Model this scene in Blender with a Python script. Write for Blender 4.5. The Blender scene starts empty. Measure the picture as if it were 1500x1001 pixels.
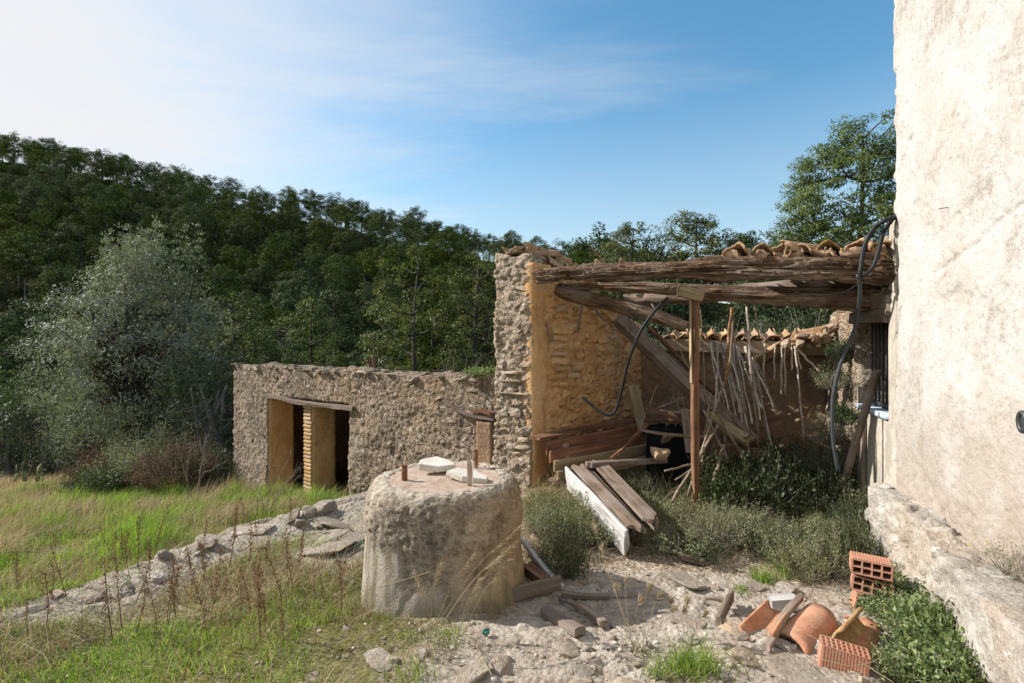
import bpy, math, random
import numpy as np
from mathutils import Matrix, Vector

scene = bpy.context.scene
COL = scene.collection
random.seed(11)
rng = np.random.default_rng(11)
R = math.radians

# ------------------------------------------------------------------ camera, sky, sun, exposure
EYE = 1.6
cam_data = bpy.data.cameras.new('camera')
cam_data.lens = 18.0
cam_data.sensor_width = 36.0
cam_data.clip_start = 0.05
cam_data.clip_end = 3000
cam = bpy.data.objects.new('camera', cam_data)
cam.location = (0, 0, EYE)
cam.rotation_euler = (R(90), 0, 0)
COL.objects.link(cam)
scene.camera = cam

SUN_EL, SUN_AZ = R(34), R(-75)            # azimuth from +Y towards +X
sun_vec = Vector((math.cos(SUN_EL) * math.sin(SUN_AZ), math.cos(SUN_EL) * math.cos(SUN_AZ), math.sin(SUN_EL)))
sun_data = bpy.data.lights.new('sun', 'SUN')
sun_data.energy = 5.0
sun_data.angle = R(0.5)
sun_data.color = (1.0, 0.96, 0.90)
sun = bpy.data.objects.new('sun', sun_data)
sun.rotation_euler = sun_vec.to_track_quat('Z', 'Y').to_euler()
sun.location = (-20, 5, 30)
COL.objects.link(sun)

scene.view_settings.view_transform = 'Standard'
scene.view_settings.look = 'None'
scene.view_settings.gamma = 1
scene.view_settings.exposure = 0.66
scene.view_settings.use_curve_mapping = False
scene.render.engine = 'CYCLES'
scene.cycles.max_bounces = 7
scene.cycles.diffuse_bounces = 4
scene.cycles.glossy_bounces = 2
scene.cycles.transmission_bounces = 4
scene.cycles.transparent_max_bounces = 8
scene.cycles.use_denoising = True
scene.cycles.sample_clamp_indirect = 6


class NT:
    """small helper round a node tree"""
    def __init__(s, tree):
        s.t = tree
        s.t.nodes.clear()

    def n(s, kind, props=None, **ins):
        nd = s.t.nodes.new(kind)
        for k, v in (props or {}).items():
            setattr(nd, k, v)
        for k, v in ins.items():
            key = int(k[1:]) if k[0] == 'i' and k[1:].isdigit() else k.replace('_', ' ')
            if isinstance(v, bpy.types.NodeSocket):
                s.t.links.new(v, nd.inputs[key])
            else:
                nd.inputs[key].default_value = v
        return nd

    def math(s, op, a, b=0.0, c=None, clamp=False):
        kw = dict(i0=a, i1=b)
        if c is not None:
            kw['i2'] = c
        return s.n('ShaderNodeMath', {'operation': op, 'use_clamp': clamp}, **kw).outputs[0]

    def vmath(s, op, a, b=(0, 0, 0)):
        return s.n('ShaderNodeVectorMath', {'operation': op}, i0=a, i1=b).outputs[0]

    def mix(s, f, a, b, mode='MIX'):
        nd = s.t.nodes.new('ShaderNodeMix')
        nd.data_type = 'RGBA'
        nd.blend_type = mode
        nd.clamp_factor = True
        for idx, v in ((0, f), (6, a), (7, b)):
            if isinstance(v, bpy.types.NodeSocket):
                s.t.links.new(v, nd.inputs[idx])
            else:
                if idx and len(v) == 3:
                    v = (*v, 1)
                nd.inputs[idx].default_value = v
        return nd.outputs[2]

    def ramp(s, fac, stops, interp='LINEAR'):
        nd = s.t.nodes.new('ShaderNodeValToRGB')
        nd.color_ramp.interpolation = interp
        el = nd.color_ramp.elements
        while len(el) < len(stops):
            el.new(0.5)
        for e, (p, c) in zip(el, stops):
            e.position = p
            e.color = (*c, 1) if isinstance(c, (tuple, list)) else (c, c, c, 1)
        s.t.links.new(fac, nd.inputs[0])
        return nd.outputs[0]

    def noise(s, vec, scale, detail=4, rough=0.55, dist=0.0):
        return s.n('ShaderNodeTexNoise', None, Vector=vec, Scale=scale, Detail=detail, Roughness=rough, Distortion=dist).outputs[0]

    def voro(s, vec, scale, feature='F1', out=0, rand=1.0):
        return s.n('ShaderNodeTexVoronoi', {'feature': feature}, Vector=vec, Scale=scale, Randomness=rand).outputs[out]


world = bpy.data.worlds.new('World')
scene.world = world
world.use_nodes = True
w = NT(world.node_tree)
sky = w.n('ShaderNodeTexSky', {'sky_type': 'NISHITA', 'sun_disc': False, 'sun_elevation': SUN_EL, 'sun_rotation': SUN_AZ % (2 * math.pi),
                               'altitude': 200, 'air_density': 1.25, 'dust_density': 0.6, 'ozone_density': 2.5})
geo = w.n('ShaderNodeNewGeometry')
dirv = w.vmath('SCALE', geo.outputs['Incoming'])
dirv.node.inputs[3].default_value = -1.0
sep = w.n('ShaderNodeSeparateXYZ', None, i0=dirv)
# thin cirrus: noise on the plane of a high cloud sheet
zz = w.math('ADD', w.math('MAXIMUM', sep.outputs[2], 0.0), 0.12)
plane = w.n('ShaderNodeCombineXYZ', None, i0=w.math('DIVIDE', sep.outputs[0], zz), i1=w.math('DIVIDE', sep.outputs[1], zz), i2=0.0).outputs[0]
rot = w.n('ShaderNodeMapping', None, Vector=plane, Rotation=(0, 0, R(38)), Scale=(0.35, 1.25, 1))
c1 = w.noise(rot.outputs[0], 0.75, 9, 0.62, 0.9)
rot2 = w.n('ShaderNodeMapping', None, Vector=plane, Rotation=(0, 0, R(15)), Scale=(0.18, 0.3, 1))
c2 = w.noise(rot2.outputs[0], 0.8, 3, 0.5, 0.3)
# angle to the sun: forward scattering in the thin cloud sheet
dt = w.n('ShaderNodeVectorMath', {'operation': 'DOT_PRODUCT'}, i0=dirv, i1=tuple(sun_vec)).outputs['Value']
toward = w.math('MULTIPLY_ADD', dt, 0.5, 0.5, clamp=True)
toward = w.math('POWER', toward, 2.0)
cov = w.math('ADD', w.math('MULTIPLY', c1, 0.95), w.math('MULTIPLY', c2, 0.28))
cov = w.math('ADD', cov, w.math('MULTIPLY', toward, 0.68))
cov = w.n('ShaderNodeMapRange', {'clamp': True, 'interpolation_type': 'SMOOTHSTEP'}, Value=cov, i1=0.76, i2=1.34).outputs[0]
low = w.n('ShaderNodeMapRange', {'clamp': True}, Value=sep.outputs[2], i1=0.0, i2=0.42, i3=0.85, i4=0.0).outputs[0]
cov2 = w.math('MAXIMUM', cov, w.math('MULTIPLY', low, w.math('MULTIPLY_ADD', c1, 1.1, 0.12)))
skyc = w.n('ShaderNodeHueSaturation', None, Color=sky.outputs[0], Hue=0.487, Saturation=1.22, Value=1.34).outputs[0]
CLOUD = (6.3, 6.35, 6.5)
mixc = w.mix(cov2, skyc, CLOUD)
bg = w.n('ShaderNodeBackground', None, Color=mixc, Strength=0.088)
outw = w.n('ShaderNodeOutputWorld')
w.t.links.new(bg.outputs[0], outw.inputs[0])

# ------------------------------------------------------------------ numeric helpers

def _hash(ix, iy, iz, seed):
    h = (ix.astype(np.int64) * 374761393 + iy.astype(np.int64) * 668265263 + iz.astype(np.int64) * 2147483647 + seed * 144665) & 0xFFFFFFFF
    h = ((h ^ (h >> 13)) * 1274126177) & 0xFFFFFFFF
    h = ((h ^ (h >> 16)) * 2246822519) & 0xFFFFFFFF
    return ((h ^ (h >> 15)) & 0xFFFFFF) / float(0xFFFFFF)


def vnoise(p, seed=0):
    p = np.asarray(p, float)
    i = np.floor(p).astype(np.int64)
    f = p - i
    f = f * f * f * (f * (f * 6 - 15) + 10)
    out = 0
    for a in (0, 1):
        wa = f[:, 0] if a else 1 - f[:, 0]
        for b in (0, 1):
            wb = f[:, 1] if b else 1 - f[:, 1]
            for c in (0, 1):
                wc = f[:, 2] if c else 1 - f[:, 2]
                out = out + wa * wb * wc * _hash(i[:, 0] + a, i[:, 1] + b, i[:, 2] + c, seed)
    return out * 2 - 1


def fbm(p, octaves=4, seed=0, gain=0.5):
    p = np.asarray(p, float)
    a, s, t = 1.0, 0.0, 0.0
    for k in range(octaves):
        s = s + a * vnoise(p * (2.03 ** k) + 17.3 * k, seed + k)
        t += a
        a *= gain
    return s / t


def worley(p, seed=0):
    p = np.asarray(p, float)
    i = np.floor(p).astype(np.int64)
    f1 = np.full(len(p), 9.0)
    f2 = np.full(len(p), 9.0)
    idv = np.zeros(len(p))
    for a in (-1, 0, 1):
        for b in (-1, 0, 1):
            for c in (-1, 0, 1):
                cx, cy, cz = i[:, 0] + a, i[:, 1] + b, i[:, 2] + c
                hx, hy, hz = _hash(cx, cy, cz, seed), _hash(cx, cy, cz, seed + 5), _hash(cx, cy, cz, seed + 9)
                d = np.sqrt((cx + hx - p[:, 0]) ** 2 + (cy + hy - p[:, 1]) ** 2 + (cz + hz - p[:, 2]) ** 2)
                near = d < f1
                f2 = np.where(near, f1, np.minimum(f2, d))
                idv = np.where(near, _hash(cx, cy, cz, seed + 21), idv)
                f1 = np.where(near, d, f1)
    return f1, f2, idv


def facets(p, seed=0):
    """broken stones: distance to the joint, a height per stone and its own tilted face"""
    p = np.asarray(p, float)
    i = np.floor(p).astype(np.int64)
    f1 = np.full(len(p), 9.0); f2 = np.full(len(p), 9.0); idv = np.zeros(len(p)); tilt = np.zeros(len(p))
    for a in (-1, 0, 1):
        for b in (-1, 0, 1):
            for c in (-1, 0, 1):
                cx, cy, cz = i[:, 0] + a, i[:, 1] + b, i[:, 2] + c
                h = [_hash(cx, cy, cz, seed + s) for s in (0, 5, 9, 31, 37, 41)]
                dx, dy, dz = p[:, 0] - cx - h[0], p[:, 1] - cy - h[1], p[:, 2] - cz - h[2]
                d = np.sqrt(dx * dx + dy * dy + dz * dz)
                near = d < f1
                f2 = np.where(near, f1, np.minimum(f2, d))
                idv = np.where(near, h[3], idv)
                tilt = np.where(near, dx * (h[3] - .5) + dy * (h[4] - .5) + dz * (h[5] - .5), tilt)
                f1 = np.where(near, d, f1)
    return f2 - f1, idv, tilt


def sstep(a, b, x):
    t = np.clip((np.asarray(x, float) - a) / (b - a), 0, 1)
    return t * t * (3 - 2 * t)


def PX(px, py, Y):
    """a point of the place from its bearing in the survey picture and its distance"""
    return Vector(((px - 750) / 750 * Y, Y, EYE - (py - 500) / 750 * Y))


# ------------------------------------------------------------------ object helpers

def wmat(o):
    m = o.matrix_basis.copy()
    if o.parent:
        m = wmat(o.parent) @ o.matrix_parent_inverse @ m
    return m


def attach(o, parent):
    if parent is not None:
        o.parent = parent
        o.matrix_parent_inverse = wmat(parent).inverted()
    return o


def props(o, label=None, cat=None, group=None, kind=None):
    for k, v in (('label', label), ('category', cat), ('group', group), ('kind', kind)):
        if v:
            o[k] = v
    return o


def empty(name, loc, label, cat, group=None):
    o = bpy.data.objects.new(name, None)
    o.empty_display_size = 0.1
    o.matrix_basis = Matrix.Translation(loc)
    COL.objects.link(o)
    return props(o, label, cat, group)


def mesh_data(name, V, F, smooth=True):
    """V (n,3); F an (m,k) array or a list of such arrays"""
    V = np.asarray(V, np.float32)
    Fs = [np.asarray(f, np.int32) for f in (F if isinstance(F, list) else [F]) if len(f)]
    me = bpy.data.meshes.new(name)
    me.vertices.add(len(V))
    me.vertices.foreach_set('co', V.ravel())
    li = np.concatenate([f.ravel() for f in Fs])
    sizes = np.concatenate([np.full(len(f), f.shape[1], np.int32) for f in Fs])
    starts = np.concatenate([[0], np.cumsum(sizes)[:-1]]).astype(np.int32)
    me.loops.add(len(li))
    me.loops.foreach_set('vertex_index', li)
    me.polygons.add(len(sizes))
    me.polygons.foreach_set('loop_start', starts)
    me.polygons.foreach_set('loop_total', sizes)
    me.polygons.foreach_set('use_smooth', np.full(len(sizes), smooth))
    me.update(calc_edges=True)
    return me


def obj(name, me, mat=None, parent=None, M=None, **kw):
    o = bpy.data.objects.new(name, me)
    if mat is not None and len(me.materials) == 0:
        me.materials.append(mat)
    if M is not None:
        o.matrix_basis = M
    COL.objects.link(o)
    attach(o, parent)
    return props(o, **kw)


def copy_tree(root, M, label=None, group=None, parent=None):
    r = root.copy()
    COL.objects.link(r)
    r.matrix_basis = M
    if label:
        r['label'] = label
    if group:
        r['group'] = group
    for ch in root.children:
        c = ch.copy()
        COL.objects.link(c)
        c.parent = r
        for g in ch.children:
            d = g.copy()
            COL.objects.link(d)
            d.parent = c
    return r


class MB:
    """collects shapes for one mesh"""
    def __init__(s):
        s.v, s.q, s.t, s.k = [], [], [], 0

    def add(s, V, Q=None, T=None):
        V = np.asarray(V, float)
        if Q is not None and len(Q):
            s.q.append(np.asarray(Q, int) + s.k)
        if T is not None and len(T):
            s.t.append(np.asarray(T, int) + s.k)
        s.v.append(V)
        s.k += len(V)

    def data(s, name, smooth=True):
        F = []
        if s.q:
            F.append(np.concatenate(s.q))
        if s.t:
            F.append(np.concatenate(s.t))
        return mesh_data(name, np.concatenate(s.v), F, smooth)


_lat = {}


def lattice(nx, ny, nz):
    """surface of a box as a lattice: unit coordinates and quads (outward)"""
    key = (nx, ny, nz)
    if key in _lat:
        return _lat[key]
    idx = lambda i, j, k: (i * (ny + 1) + j) * (nz + 1) + k
    qs = []
    def face(a, b, fn, flip):
        I, J = np.meshgrid(np.arange(a), np.arange(b), indexing='ij')
        I, J = I.ravel(), J.ravel()
        q = np.stack([fn(I, J), fn(I + 1, J), fn(I + 1, J + 1), fn(I, J + 1)], 1)
        qs.append(q[:, ::-1] if flip else q)
    face(nx, ny, lambda i, j: idx(i, j, 0), True)
    face(nx, ny, lambda i, j: idx(i, j, nz), False)
    face(nx, nz, lambda i, j: idx(i, 0, j), False)
    face(nx, nz, lambda i, j: idx(i, ny, j), True)
    face(ny, nz, lambda i, j: idx(0, i, j), True)
    face(ny, nz, lambda i, j: idx(nx, i, j), False)
    q = np.concatenate(qs)
    u, inv = np.unique(q, return_inverse=True)
    q = inv.reshape(q.shape)
    k = u % (nz + 1)
    j = (u // (nz + 1)) % (ny + 1)
    i = u // ((nz + 1) * (ny + 1))
    V = np.stack([i / nx, j / ny, k / nz], 1)
    _lat[key] = (V, q)
    return _lat[key]


def vnormals(V, Q):
    n = np.cross(V[Q[:, 2]] - V[Q[:, 0]], V[Q[:, 3]] - V[Q[:, 1]])
    n /= np.linalg.norm(n, axis=1)[:, None] + 1e-9
    out = np.zeros_like(V)
    for c in range(4):
        np.add.at(out, Q[:, c], n)
    return out / (np.linalg.norm(out, axis=1)[:, None] + 1e-9)


def frame_of(origin, along, toward):
    """4x4 with local x = along, y = outward side of the wall, z up; origin on the face"""
    x = Vector(along).normalized()
    z = Vector((0, 0, 1))
    y = Vector(toward)
    y = (y - x * y.dot(x)); y.z = 0; y.normalize()
    M = Matrix(((x.x, y.x, 0, origin[0]), (x.y, y.y, 0, origin[1]), (x.z, y.z, 1, origin[2]), (0, 0, 0, 1)))
    return M


def tonp(M):
    return np.array(M)


def xform(M, V):
    A = tonp(M)
    return V @ A[:3, :3].T + A[:3, 3]


def rough_box(M, u0, u1, n0, n1, z0, z1, res, relief, ztop=None, zbot=None, nfront=None, nn=None, edge=0.0):
    """a block of wall in frame M; relief(P world, N) gives the height of the surface; returns V, Q in world"""
    nu = max(2, int((u1 - u0) / res)); nz = max(2, int((z1 - z0) / res)); nn = nn or max(2, int((n1 - n0) / (res * 2)))
    V, Q = lattice(nu, nn, nz)
    V = V.copy()
    u = u0 + V[:, 0] * (u1 - u0)
    zt = ztop(u) if ztop else np.full(len(u), z1)
    zb = zbot(u) if zbot else np.full(len(u), z0)
    z = zb + V[:, 2] * (zt - zb)
    nf = nfront(u, z) if nfront else np.full(len(u), n1)
    n = n0 + V[:, 1] * (nf - n0)
    L = np.stack([u, n, z], 1)
    if np.linalg.det(tonp(M)[:3, :3]) < 0:
        Q = Q[:, ::-1]
    W = xform(M, L)
    N = vnormals(W, Q)
    d = relief(W, N)
    W = W + N * d[:, None]
    return W, Q


def tube_arrays(pts, rad, sides=8, cap=True, twist=0.0):
    P = np.asarray([tuple(p) for p in pts], float)
    n = len(P)
    rad = np.broadcast_to(np.asarray(rad, float), (n,))
    T = np.gradient(P, axis=0)
    T /= np.linalg.norm(T, axis=1)[:, None] + 1e-9
    ref = np.array([0, 0, 1.0]) if abs(T[0][2]) < 0.9 else np.array([1.0, 0, 0])
    A = np.zeros_like(P); B = np.zeros_like(P)
    a = np.cross(T[0], ref); a /= np.linalg.norm(a)
    for i in range(n):
        a = a - T[i] * a.dot(T[i]); a /= np.linalg.norm(a) + 1e-9
        A[i] = a; B[i] = np.cross(T[i], a)
    th = np.arange(sides) * 2 * math.pi / sides
    ring = np.cos(th)[None, :, None] * A[:, None, :] + np.sin(th)[None, :, None] * B[:, None, :]
    V = (P[:, None, :] + ring * rad[:, None, None]).reshape(-1, 3)
    I, J = np.meshgrid(np.arange(n - 1), np.arange(sides), indexing='ij')
    I, J = I.ravel(), J.ravel(); K = (J + 1) % sides
    Q = np.stack([I * sides + J, I * sides + K, (I + 1) * sides + K, (I + 1) * sides + J], 1)
    Tt = None
    if cap:
        V = np.concatenate([V, P[:1], P[-1:]])
        j = np.arange(sides); k = (j + 1) % sides
        Tt = np.concatenate([np.stack([k, j, np.full(sides, n * sides)], 1),
                             np.stack([(n - 1) * sides + j, (n - 1) * sides + k, np.full(sides, n * sides + 1)], 1)])
    return V, Q, Tt


def smooth_path(ctrl, n):
    """Catmull-Rom through the control points"""
    C = np.asarray([tuple(c) for c in ctrl], float)
    C = np.concatenate([[2 * C[0] - C[1]], C, [2 * C[-1] - C[-2]]])
    out = []
    m = len(C) - 3
    for t in np.linspace(0, m, n):
        i = min(int(t), m - 1); f = t - i
        p0, p1, p2, p3 = C[i:i + 4]
        out.append(0.5 * (2 * p1 + (p2 - p0) * f + (2 * p0 - 5 * p1 + 4 * p2 - p3) * f * f + (3 * p1 - p0 - 3 * p2 + p3) * f ** 3))
    return np.array(out)


def tube(name, ctrl, r, mat, parent=None, n=24, sides=8, **kw):
    P = smooth_path(ctrl, n) if len(ctrl) > 2 else np.linspace(ctrl[0], ctrl[1], n)
    o0 = P[0].copy()
    V, Q, T = tube_arrays(P - o0, r, sides)
    mb = MB(); mb.add(V, Q, T)
    return obj(name, mb.data(name), mat, parent, Matrix.Translation(o0), **kw)


def axis_matrix(a, b, up=(0, 0, 1)):
    """local x runs from a to b, local z as near to up as it can be"""
    a, b = Vector(a), Vector(b)
    x = (b - a).normalized()
    u = Vector(up)
    if abs(x.dot(u.normalized())) > 0.98:
        u = Vector((0.3, 1, 0.1))
    y = u.cross(x).normalized()
    z = x.cross(y)
    return Matrix(((x.x, y.x, z.x, a.x), (x.y, y.y, z.y, a.y), (x.z, y.z, z.z, a.z), (0, 0, 0, 1))), (b - a).length


def plank_mesh(name, L, w, t, seed=0, warp=0.012, ragged=0.02, taper=0.0, nseg=10, round_=0.12):
    V, Q = lattice(nseg, 4, 2)
    V = V.copy()
    x = V[:, 0].copy(); y = V[:, 1] - 0.5; z = V[:, 2] - 0.5
    # softened arrises
    cy = np.clip((np.abs(y) - 0.30) / 0.20, 0, 1); cz = np.clip((np.abs(z) - 0.3) / 0.2, 0, 1)
    y = y * (1 - round_ * cz * 0.35); z = z * (1 - round_ * cy)
    P = np.stack([x * L, y * w * (1 - taper * x), z * t], 1)
    q = np.stack([P[:, 0] * 2.1, P[:, 1] * 5, P[:, 2] * 5 + seed * 3.1], 1)
    P[:, 2] += fbm(q, 2, seed) * warp + warp * 1.5 * np.sin(x * math.pi) * (((seed * 37) % 7) / 3.5 - 1)
    P[:, 1] += fbm(q + 9, 2, seed + 3) * warp
    e = (x < 0.001) | (x > 0.999)
    P[e, 0] += vnoise(np.stack([P[e, 1] * 30, P[e, 2] * 8, P[e, 0]], 1), seed) * ragged
    return mesh_data(name, P, Q, False)


def plank(name, a, b, w, t, mat, parent=None, up=(0, 0, 1), seed=None, **kw):
    seed = random.randint(0, 999) if seed is None else seed
    mk = {k: kw.pop(k) for k in ('warp', 'ragged', 'taper', 'nseg', 'round_') if k in kw}
    M, L = axis_matrix(a, b, up)
    return obj(name, plank_mesh(name, L, w, t, seed, **mk), mat, parent, M, **kw)


def log_obj(name, a, b, r0, r1, mat, parent=None, seed=0, sides=40, n=110, groove=0.22, lump=0.12, flat=1.0, bend=0.03, up=(0, 0, 1), ragged=0.05, **kw):
    """an old weathered trunk used as a beam: fibres, cracks and rotten hollows are real relief"""
    M, L = axis_matrix(a, b, up)
    th = np.arange(sides) * 2 * math.pi / sides
    xs = np.linspace(0, 1, n)
    X, TH = np.meshgrid(xs, th, indexing='ij')
    X, TH = X.ravel(), TH.ravel()
    r = r0 + (r1 - r0) * X
    c, s = np.cos(TH), np.sin(TH)
    tw = TH + 0.5 * X + 0.25 * fbm(np.stack([X * L * 1.2, X * 0 + seed, X * 0], 1), 2, seed + 40)
    g = fbm(np.stack([X * L * 1.1, np.cos(tw) * 3.6, np.sin(tw) * 3.6 + seed], 1), 4, seed, 0.65)
    fine = fbm(np.stack([X * L * 2.5, np.cos(tw) * 11, np.sin(tw) * 11 + seed], 1), 2, seed + 4)
    lm = fbm(np.stack([X * L * 2.2, c * 0.8, s * 0.8 + seed * 2], 1), 3, seed + 7)
    crack = np.exp(-(g / 0.05) ** 2) + 0.7 * np.exp(-(fine / 0.07) ** 2)
    rot = sstep(0.12, 0.4, fbm(np.stack([X * L * 1.7, c * 1.3, s * 1.3 + seed], 1), 3, seed + 31))
    rr = r * (1 + lump * lm - groove * np.clip(g, -0.3, 1) * 1.0 - groove * 0.45 * crack - groove * 0.8 * rot * (0.6 + 0.8 * np.abs(fine)))
    bx = bend * np.sin(X * 3.0 + seed); by = bend * np.sin(X * 4.1 + seed * 1.7)
    x = X * L
    end = np.minimum(X, 1 - X)
    x = x + np.where(end < 0.012, vnoise(np.stack([c * 3, s * 3, X * 7 + seed], 1), seed) * ragged, 0)
    V = np.stack([x, rr * c * 1.0 + bx, rr * s * flat + by], 1)
    I, J = np.meshgrid(np.arange(n - 1), np.arange(sides), indexing='ij')
    I, J = I.ravel(), J.ravel(); K = (J + 1) % sides
    Q = np.stack([I * sides + J, I * sides + K, (I + 1) * sides + K, (I + 1) * sides + J], 1)
    V = np.concatenate([V, [V[:sides].mean(0)], [V[(n - 1) * sides:n * sides].mean(0)]])
    j = np.arange(sides); k = (j + 1) % sides
    T = np.concatenate([np.stack([k, j, np.full(sides, n * sides)], 1), np.stack([(n - 1) * sides + j, (n - 1) * sides + k, np.full(sides, n * sides + 1)], 1)])
    mb = MB(); mb.add(V, Q, T)
    return obj(name, mb.data(name), mat, parent, M, **kw)


def stone_mesh(name, seed, k=3, rnd=0.42, rough=0.24):
    g = np.random.default_rng(seed + 500)
    V, Q = lattice(k, k, k)
    V = V * 2 - 1
    sph = V / (np.linalg.norm(V, axis=1)[:, None] + 1e-9)
    P = V * (1 - rnd) + sph * rnd
    P = P * 1.12
    for _ in range(11):                        # broken faces
        n_ = g.normal(size=3); n_ /= np.linalg.norm(n_)
        d_ = g.uniform(0.62, 0.92)
        ex = P @ n_ - d_
        P = P - np.clip(ex, 0, None)[:, None] * n_ * 0.92
    N = P / np.linalg.norm(P, axis=1)[:, None]
    P = P + N * (fbm(P * 1.1 + seed * 5.7, 3, seed) * rough * 0.6)[:, None] + 0.07 * np.stack([vnoise(P * 2.2 + seed, 81), vnoise(P * 2.2 + seed, 82), vnoise(P * 2.2 + seed, 83)], 1)
    P[:, 0] *= 1 + 0.25 * P[:, 2] * vnoise(np.array([[seed * 1.3, 0, 0]]), 3)[0]
    return mesh_data(name, P * 0.5, Q, False)
# ------------------------------------------------------------------ materials

def new_mat(name):
    m = bpy.data.materials.new(name)
    m.use_nodes = True
    return m, NT(m.node_tree)


def finish(m, t, color, rough=0.9, bump=None, bstr=0.5, bdist=0.02, normal=None, spec=0.3, metal=0.0, trans=None, transmix=0.35):
    kw = dict(Base_Color=color, Roughness=rough, Metallic=metal)
    if bump is not None:
        kw['Normal'] = t.n('ShaderNodeBump', None, Strength=bstr, Distance=bdist, Height=bump).outputs[0]
    b = t.n('ShaderNodeBsdfPrincipled', None, **kw)
    b.inputs['Specular IOR Level'].default_value = spec
    out = t.n('ShaderNodeOutputMaterial')
    sh = b.outputs[0]
    if trans is not None:
        tr = t.n('ShaderNodeBsdfTranslucent', None, Color=trans)
        sh = t.n('ShaderNodeMixShader', None, i0=transmix, i1=sh, i2=tr.outputs[0]).outputs[0]
    t.t.links.new(sh, out.inputs[0])
    return m


def rock_mat(name, dark, mid, light, scale=3.0, bump=0.7, bdist=0.015, warm=None, objrand=0.0, stain=None, pit=0.5, lichen=None, rough=0.92, ridge=1.8, cells=0.0, cellscale=16.0, base=None):
    """weathered mineral surface: large tone patches, grain, pits, optional stain and lichen"""
    m, t = new_mat(name)
    pos = t.n('ShaderNodeNewGeometry').outputs['Position']
    oi = t.n('ShaderNodeObjectInfo')
    vec = t.vmath('ADD', pos, t.vmath('SCALE', oi.outputs['Location']))
    a = t.noise(pos, scale, 6, 0.62, 0.3)
    b = t.noise(pos, scale * 6.5, 5, 0.65)
    c = t.noise(pos, scale * 30, 3, 0.6)
    f = t.math('ADD', t.math('MULTIPLY', a, 0.5), t.math('ADD', t.math('MULTIPLY', b, 0.34), t.math('MULTIPLY', c, 0.22)))
    col = t.ramp(f, [(0.36, dark), (0.5, mid), (0.66, light)])
    if warm is not None:
        wn = t.noise(pos, scale * 0.6, 4, 0.6)
        wf = t.n('ShaderNodeMapRange', {'clamp': True}, Value=wn, i1=0.48, i2=0.66).outputs[0]
        col = t.mix(t.math('MULTIPLY', wf, 0.8), col, t.mix(0.55, col, warm))
    if stain is not None:
        mp = t.n('ShaderNodeMapping', None, Vector=pos, Scale=(1, 1, 0.35)).outputs[0]
        sn = t.noise(mp, scale * 1.7, 6, 0.7, 0.2)
        sf = t.n('ShaderNodeMapRange', {'clamp': True}, Value=sn, i1=0.52, i2=0.63).outputs[0]
        col = t.mix(t.math('MULTIPLY', sf, 0.75), col, stain)
    if cells:
        # small stones and mortar of one wall: a tone for each stone
        wob = t.vmath('ADD', pos, t.vmath('SCALE', t.n('ShaderNodeTexNoise', None, Vector=pos, Scale=9.0, Detail=3.0).outputs['Color']))
        wob.node.inputs[1].links[0].from_node.inputs[3].default_value = 0.06
        cm = t.n('ShaderNodeMapping', None, Vector=wob, Scale=(1, 1, 1.35)).outputs[0]
        cv = t.n('ShaderNodeTexVoronoi', None, Vector=cm, Scale=cellscale)
        ce = t.n('ShaderNodeTexVoronoi', {'feature': 'DISTANCE_TO_EDGE'}, Vector=cm, Scale=cellscale).outputs[0]
        cs = t.n('ShaderNodeSeparateColor', None, i0=cv.outputs['Color'])
        tone = t.mix(cs.outputs[0], t.mix(0.5, dark, mid), light)
        on = t.math('MULTIPLY', t.math('GREATER_THAN', cs.outputs[1], 0.45), t.n('ShaderNodeMapRange', {'clamp': True}, Value=ce, i1=0.02, i2=0.12).outputs[0])
        col = t.mix(t.math('MULTIPLY', on, cells), col, tone)
        cellh = t.math('MULTIPLY', on, t.math('MULTIPLY_ADD', cs.outputs[2], 1.0, 0.6))
    if base is not None:
        zc = t.n('ShaderNodeSeparateXYZ', None, i0=pos).outputs[2]
        bf = t.n('ShaderNodeMapRange', {'clamp': True}, Value=t.math('ADD', zc, t.math('MULTIPLY_ADD', a, 1.6, -0.8)), i1=0.45, i2=1.5, i3=0.85, i4=0.0).outputs[0]
        col = t.mix(bf, col, base)
    pits = t.n('ShaderNodeMapRange', {'clamp': True}, Value=t.noise(pos, scale * 14, 4, 0.7), i1=0.36, i2=0.42, i3=1.0, i4=0.0).outputs[0]
    col = t.mix(t.math('MULTIPLY', pits, 0.45), col, dark)
    if lichen is not None:
        ln = t.noise(pos, scale * 4.0, 6, 0.75)
        lf = t.n('ShaderNodeMapRange', {'clamp': True}, Value=ln, i1=0.60, i2=0.66).outputs[0]
        col = t.mix(t.math('MULTIPLY', lf, 0.7), col, lichen)
    if objrand:
        hs = t.n('ShaderNodeHueSaturation', None, Color=col,
                 Hue=t.math('MULTIPLY_ADD', oi.outputs['Random'], 0.008, 0.496),
                 Saturation=t.math('MULTIPLY_ADD', oi.outputs['Random'], 0.3, 0.85),
                 Value=t.math('MULTIPLY_ADD', t.math('FRACT', t.math('MULTIPLY', oi.outputs['Random'], 7.3)), objrand, 1 - objrand * 0.5))
        col = hs.outputs[0]
    v = t.voro(pos, scale * 13)
    rg = t.math('ABSOLUTE', t.math('SUBTRACT', t.noise(pos, scale * 12, 5, 0.7), 0.5))
    h = t.math('ADD', t.math('MULTIPLY', b, 1.0), t.math('ADD', t.math('MULTIPLY', c, 0.6), t.math('ADD', t.math('MULTIPLY', v, pit), t.math('MULTIPLY', rg, -ridge))))
    if cells:
        h = t.math('ADD', h, t.math('MULTIPLY', cellh, 1.3))
    return finish(m, t, col, rough, h, bump, bdist, spec=0.2)


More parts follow.
